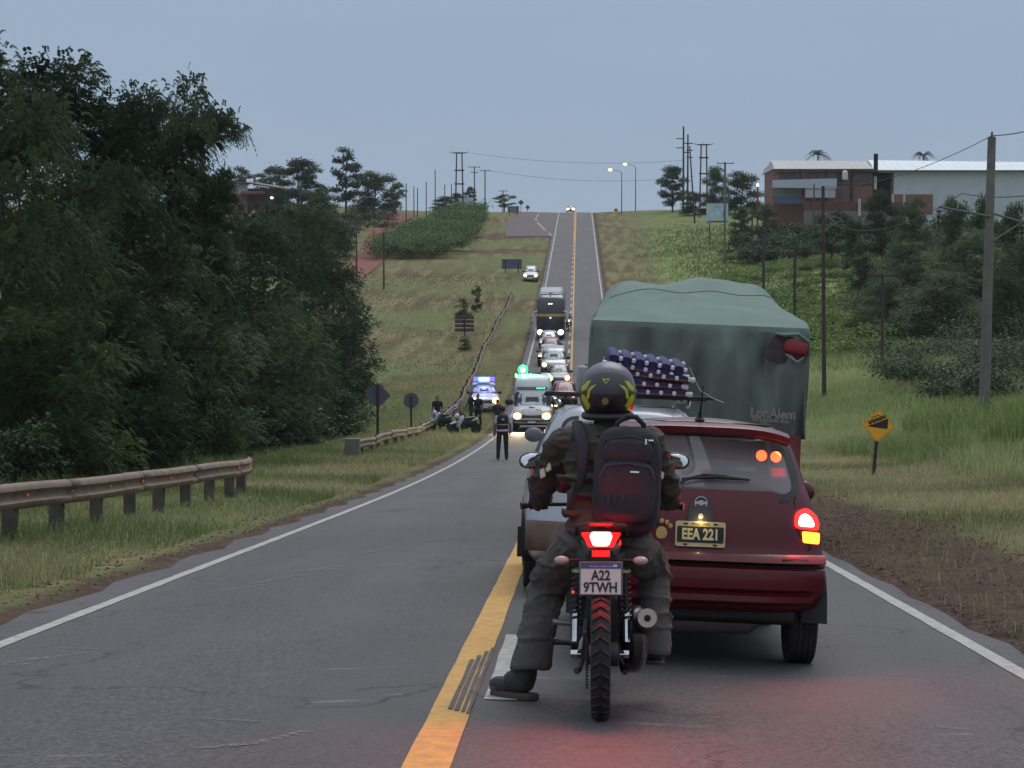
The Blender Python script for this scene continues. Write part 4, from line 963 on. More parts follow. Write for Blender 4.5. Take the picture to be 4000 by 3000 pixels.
# ------------------------------------------------------------------ factory on the right
BRICK = None
def brickmat():
    m = bpy.data.materials.new('brick'); m.use_nodes = True; t = m.node_tree; b = t.nodes['Principled BSDF']; b.inputs['Roughness'].default_value = .9
    tcn = t.nodes.new('ShaderNodeTexCoord'); br = t.nodes.new('ShaderNodeTexBrick'); mp_ = t.nodes.new('ShaderNodeMapping'); mp_.inputs['Rotation'].default_value = (R(90), 0, 0)
    t.links.new(tcn.outputs['Object'], mp_.inputs[0]); t.links.new(mp_.outputs[0], br.inputs[0])
    br.inputs['Color1'].default_value = (.26, .115, .085, 1); br.inputs['Color2'].default_value = (.19, .085, .065, 1); br.inputs['Mortar'].default_value = (.17, .13, .11, 1)
    br.inputs['Scale'].default_value = 3.0; t.links.new(br.outputs[0], b.inputs['Base Color']); return m
BRICK = brickmat()
ROOFT = mat('roof_tan', (.40, .39, .36), .6, var=.1, scale=.8); ROOFB = mat('roof_bright', (.62, .66, .70), .45, var=.06, scale=.5)
CLAD = mat('clad_grey', (.50, .54, .58), .55, var=.06, scale=.6); WIN = mat('dark_window', (.035, .04, .055), .12); TRIM = mat('pale_trim', (.45, .44, .42), .8)
DK = mat('dark_void', (.012, .011, .012), .9)
DF = 315.0; fb = Vector((*camxy(3000, DF), 0)); gzf = zpx(838, DF); fs = DF / FPX
def fx(u): return (u - 3000) * fs
def fz(v): return zpx(v, DF) - gzf
t = thing('factory', 'brick and metal factory with a long pale roof on the right hill', 'building', (fb.x, fb.y, gzf), (0, 0, YAW))
def fbox(name, u0, u1, v0, v1, y0, y1, m, par=None, bev=0): return MB().box(((fx(u0) + fx(u1)) / 2, (y0 + y1) / 2, (fz(v0) + fz(v1)) / 2), (fx(u1) - fx(u0), y1 - y0, fz(v0) - fz(v1)), mi=0).build(name, m, par or t, bevel=bev)
wl = fbox('wall', 3020, 3405, 660, 900, 0, 12, BRICK)
for k, (a_, c_) in enumerate([(3041, 3106), (3140, 3208), (3240, 3306), (3338, 3404)]):
    w_o = fbox('window', a_, c_, 677, 712 if k < 2 else 716, -.06, .05, WIN, wl); 
    fbox('frame', a_ - 3, c_ + 3, 677, 680, -.1, .02, DK, w_o); fbox('sill', a_ - 3, c_ + 3, 717, 720, -.16, .02, BRICK, w_o)
    for q in (1, 2): fbox('mullion', a_ + (c_ - a_) * q / 3 - 1, a_ + (c_ - a_) * q / 3 + 1, 680, 716, -.09, .0, DK, w_o)
for a_ in (3122, 3222, 3322): fbox('pilaster', a_ - 5, a_ + 5, 664, 800, -.22, .0, mat('pilaster_dark', (.06, .035, .03), .9), wl)
fbox('window', 3250, 3300, 746, 772, -.08, .05, WIN, wl)
fbox('trim_band', 3248, 3404, 722, 726, -.12, .0, mat('band_dark', (.10, .045, .035), .9), wl)
for (u0, u1, vr, ve, m_, nm) in ((3016, 3404, 617, 663, ROOFT, 'roof'), (3404, 4200, 616, 668, ROOFB, 'roof')):
    b = MB().add([(fx(u0), -1.0, fz(ve)), (fx(u1), -1.0, fz(ve + (6 if u1 > 4000 else 2))), (fx(u1), 7, fz(vr + (10 if u1 > 4000 else 2))), (fx(u0) + .6, 7, fz(vr)), (fx(u0), 14, fz(ve)), (fx(u1), 14, fz(ve))], [(0, 1, 2, 3), (3, 2, 5, 4), (0, 3, 4), (1, 5, 2)])
    ro = b.build(nm, m_, t, smooth=False)
    n_ = int((fx(u1) - fx(u0)) / 1.1)
    rb = MB()
    for k in range(n_):
        x = fx(u0) + .4 + k * 1.1
        rb.add([(x, -1.02, fz(ve + 1) + .05), (x + .08, -1.02, fz(ve + 1) + .05), (x + .08, 6.9, fz(vr + 1) + .06), (x, 6.9, fz(vr + 1) + .06)], [(0, 1, 2, 3)])
    rb.build('roof_seams', m_, ro, smooth=False)
    fbox('gutter', u0, u1, ve, ve + 5, -1.15, -.95, mat('gutter_dark', (.07, .065, .065), .6), ro)
fbox('chimney', 3406, 3420, 604, 690, -.9, -.2, DK)
fbox('wall', 3405, 3485, 670, 900, 4.0, 4.6, DK)
fbox('wall', 3420, 3484, 671, 790, 3.0, 3.2, DK)
fbox('column', 3408, 3418, 690, 742, -.5, .0, TRIM)
ch = fbox('wall', 3486, 4200, 672, 900, 0, 12, CLAD)
for k in range(60): fbox('cladding_rib', 3489 + k * 11.8, 3492 + k * 11.8, 673, 838, -.07, .01, CLAD, ch)
fbox('door_panel', 3488, 3522, 760, 838, -.14, .0, BRICK, ch); fbox('door_panel', 3532, 3637, 762, 838, -.14, .0, BRICK, ch)
for a_, c_ in ((3478, 3487), (3522, 3531), (3638, 3642)): fbox('door_post', a_, c_, 758, 838, -.18, .0, TRIM, ch)
fbox('door_lintel', 3486, 3640, 757, 761, -.17, .0, TRIM, ch); fbox('small_window', 3563, 3585, 800, 812, -.2, -.12, TRIM, ch)
# low metal shed in front
sh = thing('shed', 'low open shed with pale metal fascia in front of the brick factory', 'building', (fb.x, fb.y, gzf), (0, 0, YAW))
def sbox(name, *a_): return fbox(name, *a_, par=sh) if False else None
def shb(name, u0, u1, v0, v1, y0, y1, m): return MB().box(((fx(u0) + fx(u1)) / 2, (y0 + y1) / 2, (fz(v0) + fz(v1)) / 2), (fx(u1) - fx(u0), y1 - y0, fz(v0) - fz(v1))).build(name, m, sh)
MB().prism([(fx(3000), fz(711)), (fx(3246), fz(705)), (fx(3246), fz(744)), (fx(3000), fz(740))], -4.5, -4.35).build('fascia', mat('fascia_pale', (.44, .48, .53), .5, var=.05), sh)
MB().add([(fx(3000), -4.4, fz(710)), (fx(3246), -4.4, fz(704)), (fx(3246), -.3, fz(706)), (fx(3000), -.3, fz(711))], [(0, 1, 2, 3)]).build('roof', CLAD, sh)
shb('wall', 3008, 3124, 733, 770, -1.5, -1.2, mat('shed_wall', (.30, .30, .28), .8)); shb('wall', 3125, 3245, 737, 778, -4.3, -4.1, mat('shed_white', (.42, .44, .47), .7))
shb('wall', 3004, 3124, 771, 800, -3.2, -3.0, mat('shed_blue', (.09, .12, .2), .7)); 
for a_ in (3001, 3122, 3242): shb('post', a_, a_ + 4, 733, 840, -4.4, -4.25, mat('red_post', (.25, .06, .04), .7))
yw = thing('yard_wall', 'long brown brick yard wall below the factory', 'wall', (fb.x, fb.y, gzf - .6), (0, 0, YAW))
for (u0, u1, v0) in ((3110, 3315, 783), (3325, 3480, 786)):
    MB().box(((fx(u0) + fx(u1)) / 2, -7.5, (fz(v0) + fz(826)) / 2), (fx(u1) - fx(u0), .25, fz(v0) - fz(826))).build('wall', mat('wall_brown', (.12, .05, .042), .9, var=.15), yw)
    MB().box(((fx(u0) + fx(u1)) / 2, -7.5, fz(845)), (fx(u1) - fx(u0), .3, 2.2)).build('plinth', CONC, yw)
MB().box((fx(3320), -7.6, fz(805)), (.4, .4, 2.6)).build('pillar', TRIM, yw)
wt_ = thing('water_tank', 'white plastic water tank on a post in front of the factory windows', 'tank', (fb.x + fx(3288) * math.cos(YAW) - 0, fb.y - 2.0, gzf - 1.0), (0, 0, YAW))
MB().lathe([(.02, .95), (.25, .9), (.42, .72), (.44, .6), (.44, -.3), (.47, -.33), (.47, -.5), (.0, -.52)], (0, 0, fz(694) + 1.0), 'z', 16).build('tank', mat('tank_white', (.62, .58, .50), .5), wt_)
MB().box((0, 0, fz(760) + 1.0), (.12, .12, fz(704) - fz(815))).build('stand', GALV, wt_)
# palms behind the roof
PALM = leafmat('leaf_palm', (0.022, 0.04, 0.02), (0.06, 0.085, 0.035))
def palm(label, u, D, vt, L_=2.6, cnt=15, seed=0):
    rd = random.Random(seed); p = at(u, D); h = zpx(vt, D) - p.z - L_ * .45; t = thing('palm_tree', label, 'palm', p, group='palms by the factory')
    MB().tube([(0, 0, -.3), (.1, 0, h * .5), (0, 0, h)], [.2, .16, .13], 8).build('trunk', BARK, t); cr = MB()
    for k in range(cnt):
        an = k * 2.4; el = rd.uniform(.1, 1.1); pts = []
        for j in range(7):
            s_ = j / 6; pts.append(Vector((math.cos(an) * L_ * s_ * math.cos(el) * (1 - .1 * s_), math.sin(an) * L_ * s_ * math.cos(el), h + L_ * (math.sin(el) * s_ - .75 * s_ * s_))))
        cr.tube(pts, [.04, .035, .03, .025, .02, .015, .01], 4)
        side = Vector((-math.sin(an), math.cos(an), 0))
        for j in range(1, 7):
            for sg in (-1, 1):
                for q in (0, .5):
                    c = pts[j].lerp(pts[j - 1], q); l = .55 * (1 - .5 * j / 6); d = side * sg * l + Vector((0, 0, -.45 * l)) + (pts[j] - pts[j - 1]).normalized() * .2
                    w_ = (pts[j] - pts[j - 1]).normalized() * .07; cr.add([c - w_, c + w_, c + d], [(0, 1, 2)])
    cr.build('crown', PALM, t, smooth=False)
palm('palm crown showing over the left part of the factory roof', 3190, 345, 572, 3.2, 17, 1)
palm('palm crown showing over the middle of the factory roof', 3600, 345, 580, 3.0, 15, 2)
palm('small palm at the left end of the factory roof', 3012, 340, 640, 2.2, 13, 3)
palm('palm in front of the dark factory doorway', 3425, 292, 745, 2.2, 13, 4)

# ------------------------------------------------------------------ brick house on the left hill
DH = 378.0; hx, hy = camxy(890, DH); hz_ = float(G(hx, hy)); hs = DH / FPX
t = thing('brick_house', 'low brick house with pale gable and chimney on the left hill', 'house', (hx, hy, hz_), (0, 0, YAW))
def hxp(u): return (u - 890) * hs
def hzp(v): return zpx(v, DH) - hz_
w1 = MB().box(((hxp(850) + hxp(970)) / 2, 3, (hzp(760) - .5) / 2), (hxp(970) - hxp(850), 6, hzp(760) + .5)).build('wall', BRICK, t)
MB().prism([(hxp(850), hzp(760)), (hxp(975), hzp(760)), (hxp(968), hzp(719)), (hxp(860), hzp(727))], -.1, .15).build('gable', mat('gable_grey', (.36, .35, .37), .8, var=.1, scale=2), t)
win = MB().box((hxp(924), -.02, hzp(783)), (hxp(938) - hxp(910), .12, hzp(771) - hzp(795))).build('window', WIN, w1)
MB().box((hxp(924), -.05, hzp(796)), (1.6, .2, .1)).build('sill', TRIM, win)
ROOFH = mat('roof_tile_brown', (.20, .15, .12), .85, var=.2, scale=1.5); DKB = mat('eave_dark', (.07, .035, .03), .8)
rf = MB().add([(hxp(840), -.8, hzp(725)), (hxp(968), -.8, hzp(714)), (hxp(1150), -.8, hzp(745)), (hxp(1150), 7, hzp(730)), (hxp(968), 5, hzp(705)), (hxp(840), 7, hzp(712))], [(0, 1, 4, 5), (1, 2, 3, 4)]).build('roof', ROOFH, t, smooth=False)
MB().tube([(hxp(840), -.85, hzp(727)), (hxp(968), -.85, hzp(716)), (hxp(1150), -.85, hzp(747))], .14, 6).build('eave', DKB, rf)
MB().box((hxp(990), 3, hzp(706)), (.42, .42, 1.7)).build('chimney', mat('chimney_brick', (.26, .085, .06), .9), rf)
MB().prism([(hxp(948), hzp(757)), (hxp(955), hzp(750)), (hxp(1040), hzp(750)), (hxp(1040), hzp(760)), (hxp(948), hzp(762))], -2.2, -.2).build('porch_roof', mat('porch_tile', (.22, .10, .08), .9), t)
MB().box((hxp(1035), 2.5, hzp(778)), (hxp(1100) - hxp(972), 4, hzp(737) - hzp(819))).build('wall', mat('porch_wall', (.09, .07, .06), .9), t)
o = MB().ell((hxp(1071), -2.5, hzp(776)), (.28, .1, .2)).build('porch_lamp', emit('porch_light', (.9, .95, 1), 6), t)
# small items on the left bank
tree_px('shr2', 'small dark round tree alone on the left bank', 1862, 208, 1110, 45, name='small_tree', cat='bush')
tree_px('shr1', 'low bush beside the slatted sign back', 1810, 200, 1165, 75, name='bush', cat='bush')
tree_px('shr2', 'dark bush just below the slatted sign back', 1815, 168, 1315, 60, name='bush', cat='bush')
p = at(1938, 215); t = thing('marker_post', 'white marker post at the upper end of the second guardrail', 'post', p)
MB().box((0, 0, .5), (.16, .1, 1.2)).build('post', mat('marker_white', (.5, .5, .5), .7), t, bevel=.03); MB().box((0, -.06, .85), (.13, .02, .12)).build('reflector', REFL, t)
# ------------------------------------------------------------------ vehicle shells
def rpoly(pts, r, n=4):
    out = []; m = len(pts)
    for i in range(m):
        a, b, c = Vector(pts[i - 1]), Vector(pts[i]), Vector(pts[(i + 1) % m])
        d1, d2 = (a - b), (c - b); q = min(r, d1.length * .45, d2.length * .45); p1, p2 = b + d1.normalized() * q, b + d2.normalized() * q
        for k in range(n + 1):
            t = k / n; out.append(tuple((p1 * (1 - t) + b * t) * (1 - t) + (b * (1 - t) + p2 * t) * t))
    return out
def inside(px, py, poly):
    c = False; n = len(poly)
    for i in range(n):
        x1, y1 = poly[i]; x2, y2 = poly[(i + 1) % n]
        if (y1 > py) != (y2 > py) and px < (x2 - x1) * (py - y1) / (y2 - y1) + x1: c = not c
    return c
class Body:
    """car shell from stations (height, half width, rear y, front y); rear at y = 0, nose towards +y"""
    def __init__(s, st, br=.2, bf=.3, p=3.5, crown=.03, tap=.08):
        st = np.array(st, float); s.z0, s.z1 = st[0, 0], st[-1, 0]
        s.w, s.yr, s.yf = (pchip(st[:, 0], st[:, k]) for k in (1, 2, 3)); s.br, s.bf, s.p, s.crown, s.tp = br, bf, p, crown, tap
    def tap(s, t): return 1 - s.tp * max(0, (t - .68) / .32) ** 2 - .3 * s.tp * max(0, (.2 - t) / .2) ** 2
    def rear(s, x, z, off=0.0):
        w = float(s.w(z)) * s.tap(0); return Vector((x, float(s.yr(z)) + s.br * min(1, abs(x) / w) ** s.p - off, z))
    def front(s, x, z, off=0.0):
        w = float(s.w(z)) * s.tap(1); return Vector((x, float(s.yf(z)) - s.bf * min(1, abs(x) / w) ** s.p + off, z))
    def side(s, sg, y, z, off=0.0):
        a, b = float(s.yr(z)) + s.br, float(s.yf(z)) - s.bf; t = min(1, max(0, (y - a) / (b - a))); return Vector((sg * (float(s.w(z)) * s.tap(t) + off), y, z))
    def shell(s, holes=(), dz=.035, nr=14, ns=36, nf=12):
        nzs = max(8, int((s.z1 - s.z0) / dz)); rows = []; meta = None
        for k in range(nzs + 1):
            z = s.z0 + (s.z1 - s.z0) * k / nzs; row = []
            w0, w1 = float(s.w(z)) * s.tap(0), float(s.w(z)) * s.tap(1); a, b = float(s.yr(z)) + s.br, float(s.yf(z)) - s.bf
            for i in range(nr): row.append(s.rear(w0 * i / nr, z))
            for i in range(ns + 1): row.append(s.side(1, a + (b - a) * i / ns, z))
            for i in range(nf - 1, -1, -1): row.append(s.front(w1 * i / nf, z))
            row += [Vector((-q.x, q.y, q.z)) for q in row[-2:0:-1]]; rows.append(row)
        n = len(rows[0]); half = nr + ns + 1 + nf
        def ty(j):
            if j >= half: j = n - j - 1
            return 'rear' if j < nr else ('side' if j < nr + ns else 'front')
        mb = MB(); mb.v = [tuple(q) for r_ in rows for q in r_]
        for k in range(nzs):
            for j in range(n):
                c = (rows[k][j] + rows[k + 1][(j + 1) % n] + rows[k + 1][j] + rows[k][(j + 1) % n]) / 4; t = ty(j); skip = False
                for wh, poly in holes:
                    if wh == t and inside(c.y if t == 'side' else c.x, c.z, poly): skip = True
                if not skip: mb.f.append((k * n + j, k * n + (j + 1) % n, (k + 1) * n + (j + 1) % n, (k + 1) * n + j)); mb.mi.append(0)
        top = rows[-1]; m = half - 1; P = []
        for j in range(half):
            L_, R_ = top[(n - j) % n], top[j]; wj = max(.05, float(s.w(s.z1)))
            P.append([L_.lerp(R_, q / 8) + Vector((0, 0, s.crown * (1 - (abs(L_.lerp(R_, q / 8).x) / wj) ** 2) * min(1, 4 * min(j, half - 1 - j) / half))) for q in range(9)])
        mb.grid(P)
        bt = rows[0]; mb.grid([[bt[(n - j) % n].lerp(bt[j], q / 4) for q in range(5)] for j in range(half)])
        return mb
def patch(outline, proj, off=.004, skirt=.02, rings=(0, .35, .7, .9, 1)):
    cx, cz = sum(p[0] for p in outline) / len(outline), sum(p[1] for p in outline) / len(outline); mb = MB(); n = len(outline)
    P = [[proj(cx + (x - cx) * max(r, .002), cz + (z - cz) * max(r, .002), off) for x, z in outline] for r in rings]
    P.append([proj(x, z, off - skirt) for x, z in outline]); return mb.grid(P, 0, True)
def band(outline, wd_, proj, off=.006, skirt=.015):
    cx, cz = sum(p[0] for p in outline) / len(outline), sum(p[1] for p in outline) / len(outline); n = len(outline); P = [[], [], [], []]
    for i, (x, z) in enumerate(outline):
        a, b = Vector(outline[i - 1]), Vector(outline[(i + 1) % n]); t = (b - a).normalized(); nv = Vector((t.y, -t.x))
        if nv.dot(Vector((x - cx, z - cz))) < 0: nv = -nv
        o = Vector((x, z)) + nv * wd_
        P[0].append(proj(x, z, off - skirt)); P[1].append(proj(x, z, off)); P[2].append(proj(o.x, o.y, off)); P[3].append(proj(o.x, o.y, off - skirt))
    return MB().grid(P, 0, True)
RUB = mat('tyre_rubber', (.022, .020, .020), .85, var=.2, scale=14, dirt=(.09, .065, .05), dscale=5, damt=.45, bump=.2, bscale=40)
BLACK = mat('black_plastic', (.018, .017, .019), .55, var=.15)
GLS = glassmat('tinted_glass', (.75, .68, .68), .55, .08, (.40, .345, .345)); WSC = glassmat('windscreen', (.75, .76, .76), .12)  # GLS: pale base colour paints the sky's reflection into the glass
DGL = mat('dark_glass', (.04, .042, .05), .28, spec=.5); CHR = mat('chrome', (.55, .55, .56), .18, metal=1.0); ALLOY = mat('alloy', (.30, .30, .31), .4, metal=.8)
SEATM = mat('seat_cloth', (.05, .048, .055), .9); PLATEW = mat('plate_white', (.62, .60, .55), .5, var=.05); INK = mat('plate_ink', (.02, .02, .022), .6)
HEAD = emit('headlight_warm', (1.0, .66, .26), 9); HEADW = emit('headlight_white', (1.0, .88, .5), 9); HEADX = emit('headlight_dim', (1, .7, .35), 1.6)
HHALO = emit('headlight_halo', (1.0, .46, .10), 1.3)  # orange glare halo of lit headlights, painted as a glowing ring round the lens
AMB = emit('amber_lamp', (1.0, .36, .03), 3.2); TAIL = emit('tail_red', (1.0, .03, .02), 2.5)
def glows(d): return d
_wh = {}
def wheel(par, x, y, r, wd_, rimm=ALLOY, ang=0, grooves=4):
    k = (round(r, 3), round(wd_, 3), rimm.name)
    if k not in _wh:
        h = wd_ / 2; pr = [(r * .62, -h * .9), (r * .80, -h), (r * .93, -h * .98), (r * .985, -h * .86)]
        for g in range(grooves):
            c = -h * .8 + (g + .5) * 1.6 * h / grooves; q = .8 * h / grooves
            pr += [(r, c - q * .8), (r, c + q * .55), (r - .007, c + q * .6), (r - .007, c + q * .95)]
        pr += [(r * .985, h * .86), (r * .93, h * .98), (r * .80, h), (r * .62, h * .9)]
        ty = MB().lathe(pr, axis='x', n=30).mesh('wheel', RUB)
        rb = MB().lathe([(r * .62, -h * .8), (r * .58, h * .55), (r * .62, h * .82)], axis='x', n=24).lathe([(.0, h * .5), (r * .16, h * .55), (r * .16, h * .35)], axis='x', n=12)
        for q in range(5):
            a = q * 1.2566; rb.tube([(h * .45, math.cos(a) * r * .12, math.sin(a) * r * .12), (h * .5, math.cos(a) * r * .6, math.sin(a) * r * .6)], [r * .09, r * .07], 6)
        _wh[k] = (ty, rb.mesh('rim', rimm))
    t = link(bpy.data.objects.new('wheel', _wh[k][0]), par); t.location = (x, y, r); t.rotation_euler = (ang, 0, 0 if x > 0 else math.pi)
    rm = link(bpy.data.objects.new('rim', _wh[k][1]), t); return t
def road_thing(name, label, cat, x, y, facing=1, yaw=0.0, roll=0.0, group=None, dz=0.0):
    """stand a vehicle on the carriageway (or verge): facing +1 drives away from us, -1 comes towards us"""
    z = float(ZR(y) + ZC(x)) if abs(x) < 3.7 else float(G(x, y))
    rot = (math.atan(grade(y)) * facing, roll, yaw + (0 if facing > 0 else math.pi))
    return thing(name, label, cat, (x, y, z + .004 + dz), rot, group)
def vehicle(t, st, paintm, rearw=None, screen=None, sides=(), wheels=(), wr=.3, ww=.19, track=.7, br=.2, bf=.3, p=3.5, heads=(), tails=(), glass=None, interior=True,
            grille=None, bumper=None, mirrors=None, plate=None, dz=.04, crown=.03, rimm=ALLOY, frame=.03, fplate=True, tap=.08):
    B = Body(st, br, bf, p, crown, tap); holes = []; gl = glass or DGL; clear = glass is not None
    if clear:
        if rearw: holes.append(('rear', rearw))
        if screen: holes.append(('front', screen))
        for s_ in sides: holes.append(('side', s_))
    body = B.shell(holes, dz).build('body', paintm, t, angle=50)
    if rearw:
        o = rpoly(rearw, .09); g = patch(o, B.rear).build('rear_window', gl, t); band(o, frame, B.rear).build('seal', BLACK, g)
    if screen:
        o = rpoly(screen, .10); g = patch(o, B.front).build('windscreen', WSC if clear else gl, t); band(o, frame, B.front).build('seal', BLACK, g)
        zb = min(q[1] for q in screen); xw = max(abs(q[0]) for q in screen)
        for x0 in (-xw * .75, xw * .05):
            MB().tube([B.front(x0, zb + .01, .015), B.front(x0 + xw * .55, zb + .10, .02)], .01, 5).build('wiper', BLACK, t)
    for s_ in sides:
        o = rpoly(s_, .06)
        for sg in (-1, 1):
            pj = lambda y, z, off, sg=sg: B.side(sg, y, z, off)
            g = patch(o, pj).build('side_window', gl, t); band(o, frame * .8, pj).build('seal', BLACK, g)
    for yw in wheels:
        for sg in (-1, 1):
            wheel(t, sg * track, yw, wr, ww, rimm)
            w_ = float(B.w(.5)); a = MB(); P = []
            for k in range(17):
                an = math.pi * k / 16; P.append([(sg * (w_ + .012), yw + math.cos(an) * (wr * 1.14 + e_), wr + math.sin(an) * (wr * 1.14 + e_)) for e_ in (0, .045)] + [(sg * (w_ - .14), yw + math.cos(an) * wr * 1.14, wr + math.sin(an) * wr * 1.14)])
            a.grid(P).build('wheel_arch', BLACK, t)
            zl = max(st[0][0] + .02, wr * .6); hd = [(yw + wr * 1.15 * math.cos(math.pi * k / 14 * 1.0), max(zl, wr + wr * 1.15 * math.sin(math.pi * k / 14))) for k in range(15)] + [(yw - wr * 1.12, zl), (yw + wr * 1.12, zl)]
            MB().prism(hd, sg * (w_ - .05), sg * (w_ + .006), 'yz').build('wheel_well', DK, t)
    for (x, z, rx, rz, m_) in heads:
        for sg in (-1, 1):
            o = [(sg * x + rx * math.cos(k * .3927), z + rz * math.sin(k * .3927)) for k in range(16)]
            h_o = band(o, .045, B.front, .012).build('headlight', CHR if m_ is HEADX else HHALO, t); patch(o, B.front, .014).build('lens', m_, h_o)
    for (x, z, rx, rz, m_) in tails:
        for sg in (-1, 1):
            o = rpoly([(sg * x - rx, z - rz), (sg * x + rx, z - rz), (sg * x + rx, z + rz), (sg * x - rx, z + rz)], .03); patch(o, B.rear, .008).build('tail_light', m_, t)
    if grille:
        for (x, z0, z1) in grille:
            o = rpoly([(-x, z0), (x, z0), (x, z1), (-x, z1)], .04); patch(o, B.front, .008).build('grille', BLACK, t)
            for k in range(2): zz = z0 + (z1 - z0) * (k + 1) / 3; MB().tube([B.front(x * q / 4, zz, .018) for q in range(-4, 5)], .011, 5).build('grille_bar', CHR, t)
    if bumper:
        for sd in (B.rear, B.front):
            w_ = float(B.w(.45)); P = [[sd(w_ * .99 * q / 10, z, o_) for q in range(-10, 11)] for z, o_ in ((bumper[0], .0), (bumper[0] + .02, .03), (bumper[1] - .03, .035), (bumper[1], .0))]
            MB().grid(P).build('bumper', bumper[2], t, angle=60)
    if mirrors:
        y, z, m_, big = mirrors
        for sg in (-1, 1):
            q = B.side(sg, y, z); mo = MB().ell((q.x + sg * .13 * big, q.y, q.z + .03), (.11 * big, .06 * big, .085 * big)).build('mirror', m_, t)
            MB().tube([(q.x - sg * .02, q.y, q.z - .02), (q.x + sg * .1 * big, q.y, q.z)], .025, 6).build('mirror_arm', BLACK, mo)
    if plate and fplate:
        q = B.front(0, plate, .03); MB().box(q, (.38, .012, .12)).build('number_plate', PLATEW, t, bevel=.004)
    if interior and clear:
        zl = st[0][0] + .15; L_ = max(s_[3] for s_ in st) ; 
        return B, body
    return B, body
def seat(t, x, y, z, w=.46, h=.62, hd=True):
    b = MB().box((x, y, z - .2), (w, .5, .16)).build('seat', SEATM, t, bevel=.05)
    bk = MB().box((x, y - .26, z + .12), (w, .16, h), (R(-8), 0, 0)).build('backrest', SEATM, t, bevel=.06)
    if hd: MB().box((x, y - .33, z + .12 + h / 2 + .12), (.26, .1, .18)).build('headrest', SEATM, t, bevel=.045)

# ------------------------------------------------------------------ red hatchback in front of us
REDP = mat('red_paint', (.105, .003, .008), .38, var=.08, scale=2, coat=.25, spec=.35, dirt=(.085, .012, .016), dscale=1.6, damt=.25)
xr, yr_ = 1.335, 12.02
t = road_thing('hatchback', 'dusty red hatchback with brake light on behind the motorcyclist', 'car', xr, yr_, 1, R(.3), R(2.3), dz=.0); RC = t
st = [(.345, .70, .10, 3.6), (.365, .735, .045, 3.7), (.385, .75, .03, 3.72), (.44, .775, .015, 3.76), (.54, .79, .0, 3.77), (.62, .79, .005, 3.76), (.66, .788, .05, 3.74), (.72, .783, .085, 3.68), (.82, .77, .10, 3.50),
      (.90, .752, .115, 3.2), (.98, .725, .14, 2.85), (1.05, .70, .17, 2.66), (1.15, .665, .235, 2.45), (1.26, .63, .30, 2.25), (1.37, .585, .37, 2.02), (1.43, .545, .43, 1.88), (1.475, .48, .52, 1.74)]
DZ = .03
RW = [(-.585, 1.065), (.585, 1.065), (.50, 1.40), (-.50, 1.40)]
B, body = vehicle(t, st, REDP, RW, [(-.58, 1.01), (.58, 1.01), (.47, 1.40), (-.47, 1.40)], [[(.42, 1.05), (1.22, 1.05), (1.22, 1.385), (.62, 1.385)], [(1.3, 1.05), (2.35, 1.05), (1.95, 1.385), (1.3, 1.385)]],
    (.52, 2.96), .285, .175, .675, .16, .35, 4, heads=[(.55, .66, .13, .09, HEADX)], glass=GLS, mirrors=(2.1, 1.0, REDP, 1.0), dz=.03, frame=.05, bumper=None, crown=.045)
B0 = B
class _S: rear = staticmethod(lambda x, z, off=0.0: B0.rear(x, z + DZ, off))
B = _S
for x in (-.36, .36): seat(t, x, 1.85, .74)
bs = MB().box((0, .95, .82), (1.2, .16, .42), (R(-10), 0, 0)).build('rear_bench', SEATM, t, bevel=.05)
for x in (-.3, .3): MB().box((x, .92, 1.1), (.27, .1, .17)).build('headrest', SEATM, t, bevel=.045)
MB().box((0, 2.5, .86), (1.25, .4, .2)).build('dashboard', BLACK, t, bevel=.05)
MB().tube([(-.37 + .19 * math.cos(k * .5236), 2.2, .95 + .18 * math.sin(k * .5236)) for k in range(13)], .014, 6).build('steering_wheel', BLACK, t)
MB().box((0, .45, .86), (1.1, .5, .03)).build('parcel_shelf', SEATM, t)
# spoiler lip over the rear window
P = []
for z, y0, e_ in ((1.475, .42, .0), (1.485, .26, .0), (1.46, .195, .0), (1.425, .20, .0), (1.405, .36, .0)):
    P.append([Vector((q / 10 * .545, y0 + .10 * abs(q / 10) ** 3, z - .05 * abs(q / 10) ** 4)) for q in range(-10, 11)])
MB().grid(P).build('spoiler', REDP, t, angle=60)
MB().tube([(0, .55, 1.515), (0, .50, 1.56), (0, .34, 1.72)], [.012, .006, .003], 6).lathe([(.035, 0), (.02, .02), (.012, .05)], (0, .55, 1.50), 'z', 10).build('aerial', BLACK, t)
# wiper
wp = MB().tube([B.rear(-.22, 1.0, .03), B.rear(-.10, 1.10, .035), B.rear(.02, 1.135, .035), B.rear(.16, 1.13, .035)], [.014, .011, .009, .008], 6).build('wiper', BLACK, t)
MB().tube([B.rear(-.12, 1.105, .03), B.rear(.10, 1.125, .04), B.rear(.30, 1.115, .03)], [.007, .013, .007], 5).build('wiper_blade', BLACK, wp)
